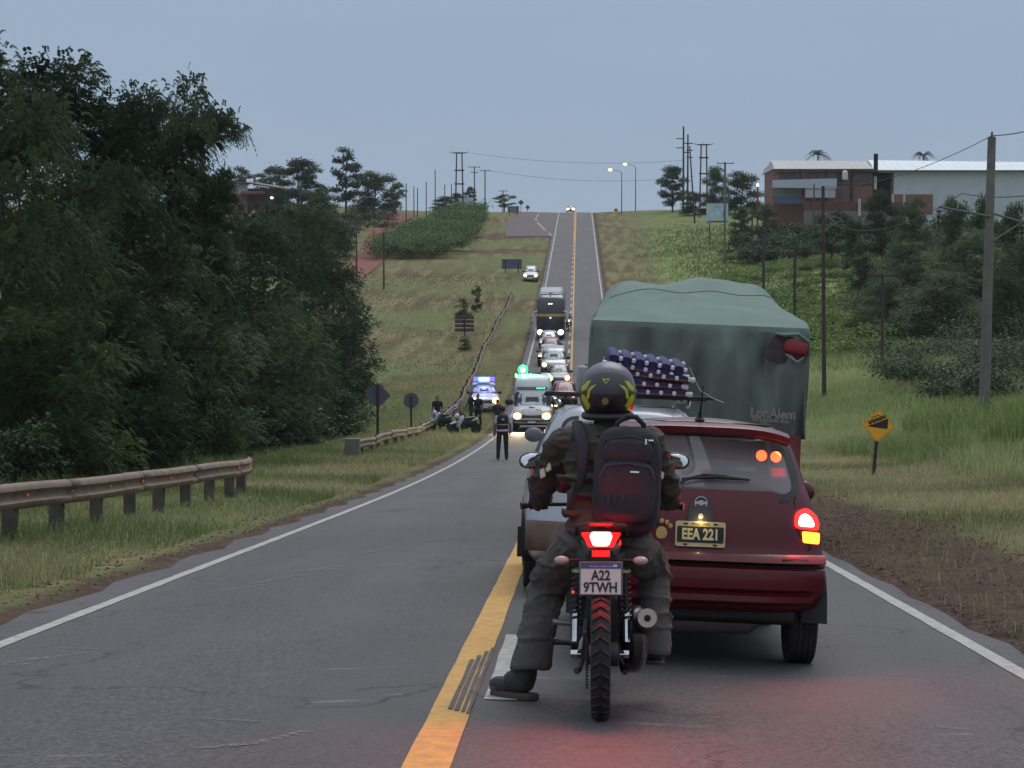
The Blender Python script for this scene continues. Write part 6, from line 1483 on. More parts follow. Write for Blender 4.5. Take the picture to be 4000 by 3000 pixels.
# ------------------------------------------------------------------ motorcycle and rider
MX, MY = .735, 9.86
bike = road_thing('motorcycle', 'black street motorcycle in front of us with brake light on and plate A22 9TWH', 'motorcycle', MX, MY, 1, R(-1.0), 0)
def BK(mb, name, m, **k): return mb.build(name, m, bike, **k)
def mwheel(y, r, w, name='wheel'):
    pr = [(r * .80, -w * .36), (r * .90, -w * .5), (r * .955, -w * .47), (r * .985, -w * .33), (r, -w * .12), (r, w * .12), (r * .985, w * .33), (r * .955, w * .47), (r * .90, w * .5), (r * .80, w * .36)]
    wo = MB().lathe(pr, (0, 0, 0), 'x', 40).build(name, RUB, bike, (0, y, r))
    n = 34
    for k in range(n):
        a = 2 * math.pi * k / n; er = Vector((0, math.cos(a), math.sin(a))); ea = Vector((0, -math.sin(a), math.cos(a)))
        tb = MB()
        for sg in (-1, 1):
            P = [Vector((sg * w * f, 0, 0)) + er * (r * q) + ea * (.018 * (f * 4)) for f, q in ((.05, 1.012), (.28, 1.0), (.44, .965))]
            tb.tube(P, [.010, .010, .007], 4)
        kb = tb.build('tread_block', RUB, wo)
    MB().lathe([(r * .80, -w * .30), (r * .76, 0), (r * .80, w * .30)], (0, 0, 0), 'x', 32).build('rim', BLACK, wo)
    hb = MB().lathe([(.02, -.07), (.055, -.06), (.06, .06), (.02, .07)], (0, 0, 0), 'x', 16).build('hub', ALLOY, wo)
    for k in range(12):
        a = k * .5236; MB().tube([(.05 * (-1) ** k, .05 * math.cos(a + .3), .05 * math.sin(a + .3)), (0, r * .78 * math.cos(a), r * .78 * math.sin(a))], .0035, 4).build('spoke', CHR, wo)
    return wo
mwheel(0, .318, .098); mwheel(1.28, .315, .085)
BLKP = mat('bike_black', (.016, .014, .016), .35, coat=.3, var=.1); ENG = mat('engine_grey', (.07, .065, .065), .5, metal=.6, var=.2)
# swingarm, shocks, chain
for sg in (-1, 1):
    BK(MB().tube([(sg * .095, -.02, .318), (sg * .095, .30, .335), (sg * .07, .48, .36)], [.026, .022, .022], 8), 'swingarm', BLKP)
    BK(MB().lathe([(.018, -.03), (.022, -.03), (.022, .02), (.012, .02)], (sg * .12, 0, .318), 'x', 6), 'axle_nut', CHR)
    sh = BK(MB().tube([(sg * .128, .03, .37), (sg * .126, .10, .52)], .020, 10), 'shock_absorber', CHR)
    sp_ = []
    for k in range(61):
        f = k / 60; a = f * 8 * 2 * math.pi; c = Vector((sg * .127, .075, .475)).lerp(Vector((sg * .120, .17, .695)), f); sp_.append(c + Vector((.026 * math.cos(a), .026 * math.sin(a), 0)))
    MB().tube(sp_, .0055, 5).build('spring', mat('spring_dark', (.10, .095, .10), .3, metal=.8), sh)
    MB().tube([(sg * .127, .09, .50), (sg * .118, .18, .72)], .012, 8).build('damper_rod', BLACK, sh)
    MB().lathe([(.014, 0), (.032, .005), (.032, .02), (.014, .03)], (sg * .118, .175, .705), 'z', 10).build('spring_cap', CHR, sh)
    BK(MB().tube([(sg * .11, .62, .30), (sg * .30, .62, .31)], [.014, .016], 8), 'footpeg', BLACK)
    BK(MB().tube([(sg * .12, .33, .43), (sg * .25, .32, .445)], [.013, .017], 8), 'passenger_peg', ALLOY)
    BK(MB().tube([(sg * .10, .33, .43), (sg * .09, .52, .56)], [.014, .016], 6), 'peg_bracket', BLKP)
    BK(MB().tube([(sg * .085, .40, .30), (sg * .11, .22, .215), (sg * .125, .20, .205)], [.015, .015, .019], 8), 'centre_stand', mat('stand_dusty', (.10, .06, .05), .8))
    BK(MB().tube([(sg * .05, 1.28, .315), (sg * .085, 1.16, .66), (sg * .085, 1.06, .93)], [.020, .024, .02], 8), 'fork', CHR)
    ind = BK(MB().tube([(sg * .09, -.02, .785), (sg * .16, -.03, .785)], .009, 6), 'indicator', BLACK)
    MB().ell((sg * .195, -.035, .785), (.038, .026, .022), n=14).build('lens', mat('indicator_lens', (.55, .36, .30), .15, spec=.8), ind)
    tb = MB().tube([(sg * .27, 1.02, 1.02), (sg * .335, .99, 1.12), (sg * (.375 if sg < 0 else .395), .97, 1.22)], .007, 6); ms_ = BK(tb, 'mirror_stem', BLACK)
    cx = -.385 if sg < 0 else .405; mh = MB().ell((cx, .985, 1.262), (.072, .028, .045), (0, R(8) * sg, 0), 20, 12, pw=.8).build('mirror_housing', BLACK, ms_)
    g = MB().ell((0, 0, 0), (.062, .004, .037), n=20, m=8, pw=.8).build('mirror_glass', mat('mirror_face', (.8, .8, .82), .03, metal=1.0), ms_, (cx, .957, 1.262), (R(-7), R(8) * sg, R(10) * -sg))
    BK(MB().tube([(sg * .30, 1.0, 1.02), (sg * .42, .965, 1.015)], .017, 10), 'grip', BLACK); BK(MB().tube([(sg * .42, .965, 1.015), (sg * .445, .957, 1.013)], .021, 10), 'bar_end', BLACK)
    BK(MB().tube([(sg * .33, 1.03, 1.035), (sg * .45, 1.03, 1.02)], .006, 6), 'lever', ALLOY)
BK(MB().tube([(-.30, 1.0, 1.02), (-.18, 1.04, 1.02), (-.08, 1.05, .98), (.08, 1.05, .98), (.18, 1.04, 1.02), (.30, 1.0, 1.02)], .012, 8), 'handlebar', BLACK)
BK(MB().ell((0, 1.13, .93), (.11, .10, .12)), 'headlamp', BLKP); BK(MB().box((0, 1.07, 1.03), (.18, .06, .08)), 'instruments', BLACK, bevel=.02)
ch = []
for k in range(22): BK(MB().box((-.068, -.085 + .0 * k, .16 + k * .0145), (.014, .012, .010)), 'chain_link', mat('chain_dark', (.06, .045, .04), .5, metal=.6), bevel=.002) if k < 20 else None
BK(MB().box((-.075, .15, .43), (.03, .34, .05), (R(6), 0, 0)), 'chain_guard', BLKP, bevel=.012)
BK(MB().lathe([(.06, -.006), (.085, -.004), (.085, .004), (.06, .006)], (-.068, 0, .318), 'x', 24), 'sprocket', ENG)
BK(MB().lathe([(.04, -.02), (.062, -.015), (.062, .02), (.03, .03)], (.065, 0, .318), 'x', 20), 'brake_drum', ENG)
# frame, engine, seat, tank, tail
BK(MB().tube([(0, 1.06, .92), (0, .9, .80), (0, .55, .72), (0, .2, .76), (0, .0, .82)], [.03, .03, .028, .024, .02], 8), 'frame', BLKP)
BK(MB().box((0, .74, .44), (.26, .30, .30)), 'engine', ENG, bevel=.05); BK(MB().tube([(0, .82, .52), (0, .92, .70)], [.08, .07], 10), 'cylinder', ENG)
BK(MB().ell((0, .82, .86), (.14, .26, .12), pw=.85), 'fuel_tank', BLKP)
BK(MB().ell((0, .40, .80), (.135, .34, .055), (R(4), 0, 0), pw=.7), 'seat', mat('seat_vinyl', (.018, .016, .017), .6, bump=.15))
BK(MB().ell((0, .10, .865), (.105, .20, .055), (R(10), 0, 0), pw=.8), 'tail_fairing', BLKP)
BK(MB().tube([(-.13, .22, .90), (-.12, .0, .955), (-.06, -.05, .965), (.06, -.05, .965), (.12, .0, .955), (.13, .22, .90)], .011, 8), 'grab_rail', BLACK)
BK(MB().box((0, .12, .69), (.10, .34, .025), (R(-14), 0, 0)), 'rear_fender', BLKP, bevel=.01)
lamp = BK(MB().prism(rpoly([(-.10, .925), (.10, .925), (.075, .885), (.062, .855), (-.062, .855), (-.075, .885)], .012), -.125, -.06, 'xz'), 'tail_lamp', emit('moto_lamp_rim', (1.0, .008, .010), 3.2))
MB().prism(rpoly([(-.046, .930), (.046, .930), (.056, .910), (.038, .862), (-.038, .862), (-.056, .910)], .012), -.1263, -.1240).build('brake_lens', emit('moto_brake_core', (1.0, .005, .004), 1000), lamp)
lampobj('brake_glow', bike, (0, -.17, .985), (1, .03, .02), .35, .03)
BK(MB().box((0, -.09, .822), (.088, .02, .032)), 'rear_reflector', mat('refl_red', (.5, .01, .01), .2, emis=(1, .02, .02), estr=.9), bevel=.004)
BK(MB().box((0, -.055, .80), (.10, .05, .10)), 'plate_bracket', BLKP, bevel=.01)
pf = BK(MB().box((0, -.105, .700), (.217, .016, .172), (R(-10), 0, 0)), 'plate_frame', mat('frame_dull', (.12, .10, .10), .5), bevel=.006)
pl = MB().box((0, 0, 0), (.198, .006, .152)).build('number_plate', PLATEW, bike, (0, -.116, .700), (R(-10), 0, 0)); pl.parent = bike
MB().box((0, -.0042, .063), (.196, .003, .026)).build('plate_band', mat('plate_blue', (.07, .05, .22), .5), pl)
text('REPUBLICA ARGENTINA', .0105, 'plate_text', mat('plate_tiny', (.6, .6, .65), .5), pl, (0, -.0062, .060), (R(90), 0, 0), .0004)
text('A22', .068, 'plate_text', INK, pl, (0, -.0040, .014), (R(90), 0, 0), .0012, .82, bold=.0022); text('9TWH', .068, 'plate_text', INK, pl, (-.002, -.0040, -.045), (R(90), 0, 0), .0012, .86, bold=.0022)
MB().box((.070, -.0062, .064), (.022, .002, .012)).build('plate_flag', mat('flag_pale', (.5, .55, .6), .5), pl)
# exhaust
ex = BK(MB().tube([(.12, .80, .30), (.17, .60, .28), (.205, .40, .36), (.225, .12, .46)], [.022, .024, .035, .05], 12), 'exhaust_pipe', mat('exhaust_black', (.03, .026, .026), .5))
BK(MB().tube([(.222, .22, .44), (.228, -.10, .505)], [.056, .050], 16), 'silencer', mat('exhaust_black', (.03, .026, .026), .5))
MB().lathe([(.0, -.004), (.047, -.004), (.049, .01)], (0, 0, 0), 'y', 20).build('silencer_cap', mat('brushed_cap', (.42, .33, .27), .35, metal=.7), bike, (.229, -.108, .508), (R(-11), 0, R(-2)))
MB().lathe([(.0, -.008), (.016, -.008), (.018, .01)], (0, 0, 0), 'y', 14).build('silencer_outlet', DK, bike, (.229, -.114, .508), (R(-11), 0, R(-2)))
BK(MB().box((-.135, .30, .60), (.035, .012, .04)), 'side_reflector', mat('side_refl', (.7, .12, .04), .3, emis=(1, .15, .05), estr=.6))
BK(MB().ell((.165, .30, .36), (.075, .26, .17), (R(-12), 0, 0), pw=.7), 'exhaust_shield', BLKP)
# rider
JK = mat('jacket_olive', (.042, .034, .026), .75, var=.25, scale=12, bump=.5, bscale=22); TRS = mat('cargo_trousers', (.085, .075, .066), .9, var=.18, scale=10, bump=.35, bscale=16)
BTD = mat('boot_leather', (.035, .03, .035), .7, var=.2); SOLE = mat('boot_sole', (.075, .058, .046), .9, var=.2); GLV = mat('glove_black', (.02, .018, .018), .8)
rider = thing('person', 'rider in dark jacket and cargo trousers on the black motorcycle, left boot on the road', 'person', bike.location, bike.rotation_euler)
Pr = [el((.02, .40, .90), (.205, .15, .15), 0), el((.02, .45, 1.06), (.20, .14, .19), 0), el((.02, .53, 1.24), (.225, .15, .19), 0), cap((-.17, .57, 1.37), (.21, .57, 1.37), .085, .085, 0), cap((.02, .60, 1.38), (.02, .63, 1.50), .075, .068, 0),
      cap((-.20, .58, 1.36), (-.325, .74, 1.13), .092, .074, 0), cap((-.325, .74, 1.13), (-.345, .93, 1.045), .074, .052, 0), cap((.24, .58, 1.36), (.345, .74, 1.13), .092, .076, 0), cap((.345, .74, 1.13), (.365, .93, 1.045), .076, .052, 0),
      cap((-.10, .42, .84), (-.25, .70, .68), .12, .105, 1), cap((-.25, .70, .68), (-.30, .78, .56), .105, .102, 1), cap((-.30, .78, .56), (-.335, .66, .38), .10, .096, 1), cap((-.335, .66, .38), (-.355, .60, .29), .096, .090, 1),
      cap((.14, .42, .84), (.25, .76, .72), .115, .098, 1), cap((.25, .76, .72), (.285, .84, .66), .098, .095, 1), cap((.285, .84, .66), (.275, .70, .42), .092, .09, 1), cap((.275, .70, .42), (.27, .66, .30), .09, .092, 1)]
for (x, z) in ((-.1, 1.0), (.06, .98), (-.02, 1.1), (-.12, 1.18)): Pr.append(cap((x - .09, .335, z), (x + .1, .325, z + .02), .022, .02, 0))
figure('body', Pr, [JK, TRS], rider, .0105, 4, True)
for sg in (-1, 1):
    c = Vector((sg * .36, .985, 1.02)); hp = [el(c + Vector((0, -.015, .012)), (.046, .040, .030), 0)]
    for k in range(4):
        x = c.x + sg * (-.036 + k * .023); b0 = Vector((x, .995, 1.046)); hp += [cap(b0, b0 + Vector((0, .034, -.008)), .011, .0105), cap(b0 + Vector((0, .034, -.008)), b0 + Vector((0, .038, -.042)), .0105, .0095), cap(b0 + Vector((0, .038, -.042)), b0 + Vector((0, .015, -.052)), .0095, .008)]
    hp += [cap(c + Vector((-sg * .04, -.01, .0)), c + Vector((-sg * .055, .03, -.022)), .013, .010)]
    figure('glove', hp, [GLV], rider, .0065, 2)
    for k in range(2): MB().box((sg * (.282 + .03 * k), .565 + .022 * k, 1.235 - .035 * k), (.035, .012, .055), (R(-20), R(sg * 25), R(sg * 35))).build('reflective_patch', mat('refl_tan', (.55, .45, .33), .35, spec=.8), rider, bevel=.004)
for (c0, c1, r0, r1) in (((-.350, .62, .32), (-.372, .585, .175), .094, .112), ((.274, .69, .38), (.268, .655, .25), .09, .102)):
    hemP = []
    for j in range(6):
        f = j / 5; c_ = Vector(c0).lerp(Vector(c1), f); hemP.append([c_ + Vector((math.cos(q * .2618) * (r0 + (r1 - r0) * f + .004 * math.sin(q * 3 + j)), math.sin(q * .2618) * (r0 + (r1 - r0) * f + .004 * math.sin(q * 2 + j * 2)) * 1.05, .006 * math.sin(q * .8))) for q in range(24)])
    hem = MB().grid(hemP, 0, True).build('trouser_hem', TRS, rider); hs_ = hem.modifiers.new('thick', 'SOLIDIFY'); hs_.thickness = .006
# left boot planted on the road, toe turned out
bt = MB().build
bo = thing_b = None
bL = MB(); bL.ell((0, -.005, .18), (.056, .064, .13), n=16, pw=.8); bL.ell((0, .04, .095), (.056, .095, .062), n=16, pw=.85); bL.ell((0, .15, .068), (.052, .085, .045), n=16, pw=.85)
boot = bL.build('boot', BTD, rider, (-.405, .585, .004), (0, 0, R(52)))
MB().prism(rpoly([(-.048, -.07), (.048, -.07), (.046, .05), (.050, .15), (.030, .225), (-.030, .225), (-.050, .15), (-.046, .05)], .02), .0, .040, 'xy').build('sole', SOLE, boot, bevel=.012)
MB().ell((0, .175, .055), (.050, .065, .034), n=16).build('toe_cap', mat('toe_tan', (.13, .10, .07), .8), boot)
for k in range(5): MB().tube([(-.03, .085 - .016 * k, .125 + .026 * k), (0, .10 - .016 * k, .135 + .026 * k), (.03, .085 - .016 * k, .125 + .026 * k)], .0045, 5).build('lace', mat('lace_pale', (.16, .14, .13), .9), boot)
bR = MB(); bR.ell((0, .0, .12), (.05, .055, .09), n=14); bR.ell((0, .10, .05), (.047, .14, .05), n=14, pw=.85); b2 = bR.build('boot', BTD, rider, (.275, .62, .20), (R(-6), 0, R(-8)))
MB().box((0, .06, .004), (.08, .24, .022)).build('sole', BTD, b2, bevel=.01)
# helmet
HC = Vector((.03, .645, 1.625)); HR = (.152, .170, .165)
HBLK = mat('helmet_black', (.020, .015, .018), .28, coat=.5, var=.1); HGRY = mat('helmet_grey', (.14, .12, .15), .4); HYEL = mat('helmet_yellow', (.42, .45, .03), .45)
hm = MB().ell(HC, HR, n=32, m=22).build('helmet', HBLK, rider)
MB().tube([HC + Vector((HR[0] * .80 * math.cos(a), HR[1] * .86 * math.sin(a), -.118 + .012 * math.sin(a))) for a in np.linspace(0, 2 * math.pi, 25)], .020, 8).build('helmet_rim', BLACK, hm)
P = []
for j in range(9):
    row = []
    for k in range(33):
        a = 2 * math.pi * k / 32; lo = R(26) + R(15) * max(0, -math.sin(a)) ** 2; e_ = lo + (math.pi / 2 - lo) * j / 8; kk = 1.03 if j > 0 else 1.0
        row.append(HC + Vector((HR[0] * kk * math.cos(e_) * math.cos(a), HR[1] * kk * math.cos(e_) * math.sin(a), HR[2] * kk * math.sin(e_))))
    P.append(row)
MB().grid(P).build('helmet_cap', HGRY, hm, angle=60)
def hproj(x, z, off):
    q = max(.02, 1 - (x / HR[0]) ** 2 - (z / HR[2]) ** 2); n = Vector((x / HR[0] ** 2, -math.sqrt(q) / HR[1], z / HR[2] ** 2)).normalized(); return HC + Vector((x, -HR[1] * math.sqrt(q), z)) + n * off
def hp_(pts, sx=1): return [(sx * (x - 980) / 232 * .143, (455 - y) / 245 * .155) for x, y in pts]
for sx in (1, -1):
    for pts in ([(842, 352), (806, 358), (757, 412), (760, 445), (800, 425)], [(888, 384), (842, 398), (815, 425), (800, 500), (822, 505), (836, 425)], [(757, 470), (776, 468), (800, 500), (832, 560), (818, 594), (800, 588), (756, 505)]):
        patch(hp_(pts, sx), hproj, .002, .004).build('helmet_decal', HYEL, hm)
tri = patch(hp_([(933, 340), (997, 340), (965, 384)]), hproj, .0335 * 0 + .003, .004).build('helmet_logo', HYEL, hm); patch(hp_([(950, 348), (982, 348), (966, 372)]), hproj, .005, .003).build('logo_inset', HBLK, tri)
patch([(-.013 + .018 * math.cos(k * .5236), -.045 + .018 * math.sin(k * .5236)) for k in range(12)], hproj, .002, .004).build('helmet_badge', mat('badge_gold', (.30, .17, .09), .4), hm)
MB().tube([HC + Vector((-.03, -.088, .136)), HC + Vector((.03, -.088, .136))], .004, 5).build('vent', mat('vent_pale', (.3, .28, .26), .5), hm)
# backpack
BPK = mat('pack_navy', (.020, .017, .026), .85, var=.2, scale=14, bump=.3, bscale=60)
bp_ = thing('backpack', 'black backpack worn by the motorcycle rider', 'backpack', bike.matrix_basis @ Vector((.13, .30, 1.165)), (R(-14) + bike.rotation_euler[0], R(3), bike.rotation_euler[2]))
MB().ell((0, 0, 0), (.175, .105, .285), n=28, m=20, pw=.55).build('main_bag', BPK, bp_)
pk = MB().ell((.0, -.09, -.075), (.145, .055, .165), n=24, m=16, pw=.55).build('front_pocket', BPK, bp_)
MB().ell((.0, -.075, .13), (.13, .055, .075), n=20, m=12, pw=.6).build('top_pocket', BPK, bp_)
MB().tube([(-.075, .0, .235), (-.065, -.03, .30), (-.02, -.04, .335), (.03, -.04, .335), (.07, -.03, .30), (.08, 0, .235)], .014, 8).build('carry_handle', BPK, bp_)
ZIP = mat('zip_black', (.035, .03, .04), .5)
MB().tube([(-.14, -.125, -.01), (-.11, -.135, .05), (0, -.14, .065), (.11, -.135, .05), (.14, -.125, -.01)], .005, 5).build('zip', ZIP, bp_)
MB().tube([(-.155, -.05, .11), (-.12, -.10, .195), (0, -.115, .215), (.12, -.10, .195), (.155, -.05, .11)], .005, 5).build('zip', ZIP, bp_)
MB().box((.085, -.125, .185), (.010, .006, .03)).build('zip_pull', CHR, bp_, bevel=.002); MB().box((.035, -.148, .02), (.045, .005, .010)).build('logo_plate', CHR, bp_, bevel=.001)
MB().box((.11, -.12, .195), (.026, .006, .009)).build('zip_pull', CHR, bp_, bevel=.002)
for x in (-.09, -.06, -.02): MB().box((x, -.148, -.11 - .02 * abs(x * 10)), (.007, .006, .035)).build('zip_pull', ZIP, bp_)
for sg in (-1, 1):
    MB().tube([(sg * .09, .05, .24), (sg * .125 - .05, .16, .27), (sg * .15 - .07, .25, .22)], [.030, .032, .03], 8, flat=.35).build('shoulder_strap', BPK, bp_)
    MB().tube([(sg * .165, .06, -.20), (sg * .20 - .03, .12, -.06), (sg * .19 - .03, .2, .06)], .012, 6, flat=.5).build('side_strap', BPK, bp_)

for k, (a, b) in enumerate([((-.16, .47, 1.40), (-.10, .36, 1.30)), ((-.10, .36, 1.30), (-.13, .31, 1.10)), ((-.13, .31, 1.10), (-.12, .30, .96))]):
    pass
MB().tube([(-.13, .60, 1.47), (-.12, .47, 1.43), (-.095, .37, 1.34), (-.10, .315, 1.2), (-.15, .315, 1.06), (-.19, .36, .98)], [.03, .034, .032, .026, .016, .012], 8, flat=.45).build('pack_strap', BPK, bp_).matrix_parent_inverse = (bike.matrix_basis.inverted() @ bp_.matrix_basis).inverted()
# ------------------------------------------------------------------ vehicles in the valley and on the hill (all facing us)
WPAINT = mat('white_paint_car', (.55, .56, .57), .4, coat=.4, var=.05); GPAINT = mat('grey_paint', (.22, .225, .24), .4, metal=.3, coat=.4, var=.05); DPAINT = mat('dark_paint', (.06, .055, .06), .35, coat=.4); RPAINT2 = mat('dull_red', (.24, .06, .065), .4, coat=.3)
SPAINT = mat('pale_silver', (.42, .43, .45), .35, metal=.3, coat=.4)
def xat(u, D): return camxy(u, D)[0]
def lane_car(label, u, D, st, paintm, L_, name='car', cat='car', group='cars queuing behind the ambulance', heads=None, **k):
    """front bumper stands at distance D in the column u"""
    x, y = camxy(u, D); t = road_thing(name, label, cat, x, y + L_, -1, group=group)
    B_, _ = vehicle(t, st, paintm, heads=heads, dz=.06, **k); return t, B_
CAR = [(.20, .72, .2, 3.8), (.32, .80, .04, 3.96), (.5, .84, .0, 4.0), (.7, .84, .03, 3.96), (.85, .82, .06, 3.7), (.95, .80, .08, 3.0), (1.05, .77, .12, 2.85), (1.25, .70, .3, 2.5), (1.42, .60, .5, 2.1), (1.46, .52, .62, 1.95)]
CARW = dict(screen=[(-.66, 1.0), (.66, 1.0), (.52, 1.38), (-.52, 1.38)], rearw=[(-.6, 1.02), (.6, 1.02), (.5, 1.36), (-.5, 1.36)], sides=[[(.5, 1.0), (1.5, 1.0), (1.5, 1.36), (.8, 1.36)], [(1.6, 1.0), (2.7, 1.0), (2.25, 1.36), (1.6, 1.36)]],
            wheels=(.7, 3.2), wr=.3, ww=.2, track=.72, bf=.4, mirrors=(2.55, 1.02, BLACK, 1.1), grille=[(.34, .58, .70)], bumper=(.28, .52, BLACK), plate=.42)
# crest vehicle
lane_car('car with glaring headlights coming over the crest', 2228, 432, CAR, DPAINT, 4.0, group=None, heads=[(.58, .76, .26, .24, HEAD)], **CARW)
# white car on the left shoulder
SUV = [(.28, .76, .15, 4.3), (.4, .86, .03, 4.5), (.6, .90, .0, 4.55), (.85, .90, .02, 4.5), (1.0, .88, .05, 4.2), (1.1, .85, .07, 3.35), (1.25, .82, .1, 3.15), (1.5, .75, .22, 2.8), (1.68, .66, .4, 2.4), (1.74, .58, .55, 2.2)]
SUVW = dict(screen=[(-.72, 1.15), (.72, 1.15), (.60, 1.62), (-.60, 1.62)], rearw=[(-.66, 1.2), (.66, 1.2), (.58, 1.6), (-.58, 1.6)], sides=[[(.5, 1.15), (1.7, 1.15), (1.7, 1.6), (.7, 1.6)], [(1.8, 1.15), (3.0, 1.15), (2.55, 1.6), (1.8, 1.6)]],
            wheels=(.85, 3.6), wr=.36, ww=.24, track=.78, bf=.3, mirrors=(2.85, 1.18, BLACK, 1.2), grille=[(.42, .66, .86)], bumper=(.34, .58, WPAINT), plate=.46)
x, y = camxy(2075, 248); t = road_thing('off_roader', 'white off-roader with headlights on driving down the left shoulder', 'car', -5.3, y + 4.5, -1); vehicle(t, SUV, WPAINT, heads=[(.66, .82, .19, .14, HEAD)], dz=.06, **SUVW)
for sg in (-1, 1): MB().tube([(sg * .6, .7, 1.76), (sg * .6, 2.2, 1.78)], .03, 6).build('roof_rail', BLACK, t)
# double-decker coach
BUS = [(.35, 1.15, .1, 11.8), (.6, 1.25, 0, 12.0), (1.2, 1.28, 0, 12.0), (2.0, 1.29, 0, 11.95), (2.9, 1.28, 0, 11.75), (3.5, 1.25, .05, 11.45), (3.85, 1.18, .15, 11.1), (4.0, 1.05, .4, 10.7)]
x, y = camxy(2150, 178); t = road_thing('coach', 'tall dark double-decker coach with yellow stripe and bright headlights', 'bus', x, y + 12, -1)
Bb, _ = vehicle(t, BUS, mat('coach_dark', (.035, .033, .04), .3, coat=.4), screen=[(-1.12, 2.55), (1.12, 2.55), (1.08, 3.55), (-1.08, 3.55)], sides=[[(1, 2.6), (10.8, 2.6), (10.8, 3.4), (1, 3.4)], [(1, 1.35), (10.6, 1.35), (10.6, 2.05), (1, 2.05)]],
    wheels=(3.2, 9.4), wr=.5, ww=.3, track=1.1, bf=.35, br=.15, heads=[(.92, .78, .24, .22, HEADW)], dz=.12, crown=.02, plate=.62, tap=.02, frame=.05)
g = patch(rpoly([(-1.12, 1.15), (1.12, 1.15), (1.14, 2.12), (-1.14, 2.12)], .1), Bb.front, .008).build('lower_windscreen', DGL, t)
MB().grid([[Bb.front(1.24 * q / 10, z, .02) for q in range(-10, 11)] for z in (2.20, 2.42)]).build('yellow_stripe', mat('coach_yellow', (.45, .30, .05), .5), t)
MB().grid([[Bb.front(.35 * q / 6, z + .012 * abs(q), .03) for q in range(-6, 7)] for z in (2.24, 2.32)]).build('stripe_emblem', TRIM, t)
for x_ in (-.1, .12): MB().ell(Bb.front(x_, 3.3, .03), (.08, .03, .05)).build('destination_lamp', emit('coach_lamp', (1, .95, .8), 3), t)
MB().ell(Bb.front(0, 2.08, .03), (.10, .02, .09)).build('emblem', emit('coach_badge', (1, 1, 1), .9), t)
for sg in (-1, 1):
    mo = MB().tube([(sg * 1.15, 11.9, 2.7), (sg * 1.5, 12.1, 2.6), (sg * 1.52, 12.1, 2.2)], .05, 6).build('mirror_arm', WPAINT, t); MB().box((sg * 1.53, 12.08, 2.12), (.2, .1, .75)).build('mirror', WPAINT, mo, bevel=.06)
MB().box((0, 6, 4.08), (1.9, 6.5, .18)).build('roof_unit', mat('coach_roof', (.35, .36, .38), .5), t, bevel=.05)
for y_ in (8.2, 9.8):
    for x_ in (-.55, .55): MB().box((x_, y_, 4.06), (.75, .7, .10)).build('roof_hatch', mat('hatch_pale', (.5, .5, .5), .5), t, bevel=.03)
# queue
lane_car('silver car directly in front of the coach', 2143, 168.5, CAR, SPAINT, 4.0, heads=[(.6, .72, .12, .1, HEADX)], **CARW)
lane_car('dull reddish car second in front of the coach with one bright headlight', 2150, 161.5, CAR, RPAINT2, 4.0, heads=[(.6, .72, .15, .13, HEAD)], **CARW)
lane_car('white car third in front of the coach', 2142, 155, CAR, WPAINT, 4.0, heads=[(.62, .72, .16, .13, HEAD)], **CARW)
VAN = [(.3, .85, .15, 4.6), (.45, .93, .03, 4.8), (.7, .96, 0, 4.85), (1.0, .96, 0, 4.7), (1.15, .95, 0, 4.3), (1.3, .93, .02, 4.1), (1.65, .86, .05, 3.6), (1.85, .78, .12, 3.3), (1.93, .68, .3, 3.1)]
VANW = dict(screen=[(-.80, 1.2), (.80, 1.2), (.68, 1.75), (-.68, 1.75)], sides=[[(.4, 1.2), (2.4, 1.2), (2.4, 1.7), (.5, 1.7)], [(2.5, 1.2), (3.9, 1.2), (3.4, 1.7), (2.5, 1.7)]], wheels=(.9, 3.9), wr=.34, ww=.22, track=.82, bf=.35, mirrors=(3.7, 1.25, BLACK, 1.5), grille=[(.45, .8, .92)], bumper=(.36, .6, BLACK), plate=.5)
lane_car('large silver van with headlights on in the middle of the queue', 2163, 147.5, VAN, SPAINT, 4.85, name='van', cat='van', heads=[(.70, .86, .15, .13, HEAD)], **VANW)
lane_car('grey car between the silver van and the red car', 2183, 139, CAR, GPAINT, 4.0, heads=[(.6, .70, .16, .13, HEAD)], **CARW)
lane_car('dull red car standing behind the ambulance near the centre line', 2203, 124, CAR, RPAINT2, 4.0, heads=[(.6, .72, .10, .09, HEADX)], **CARW)
# ambulance
AMBS = [(.32, .88, .1, 5.35), (.5, .97, .0, 5.55), (.8, 1.0, 0, 5.6), (1.05, 1.0, 0, 5.5), (1.2, .99, 0, 5.2), (1.3, .98, 0, 5.0), (1.9, .95, 0, 4.62), (2.05, .94, 0, 4.5), (2.3, .93, 0, 4.35), (2.6, .90, .02, 4.1), (2.82, .82, .1, 3.7), (2.88, .72, .3, 3.4)]
x, y = camxy(2077, 101); t = road_thing('ambulance', 'white ambulance with headlights on and a flashing green beacon', 'ambulance', x, y + 5.6, -1); AM = t
Ba, _ = vehicle(t, AMBS, WPAINT, screen=[(-.86, 1.27), (.86, 1.27), (.80, 1.97), (-.80, 1.97)], sides=[[(3.6, 1.3), (4.7, 1.3), (4.4, 1.95), (3.6, 1.95)], [(1.2, 1.35), (3.0, 1.35), (3.0, 1.9), (1.2, 1.9)]], wheels=(1.0, 4.6), wr=.35, ww=.24, track=.86, bf=.35, br=.1,
    heads=[(.74, .80, .19, .15, HEAD)], mirrors=(4.55, 1.45, BLACK, 2.0), grille=[(.50, .68, .86)], bumper=(.34, .60, BLACK), plate=.5, dz=.06, tap=.05)
for sg in (-1, 1): MB().box((sg * .97, 4.2, 2.12), (.06, .5, .22)).build('corner_panel', mat('amb_blue', (.10, .16, .55), .5), t, bevel=.02)
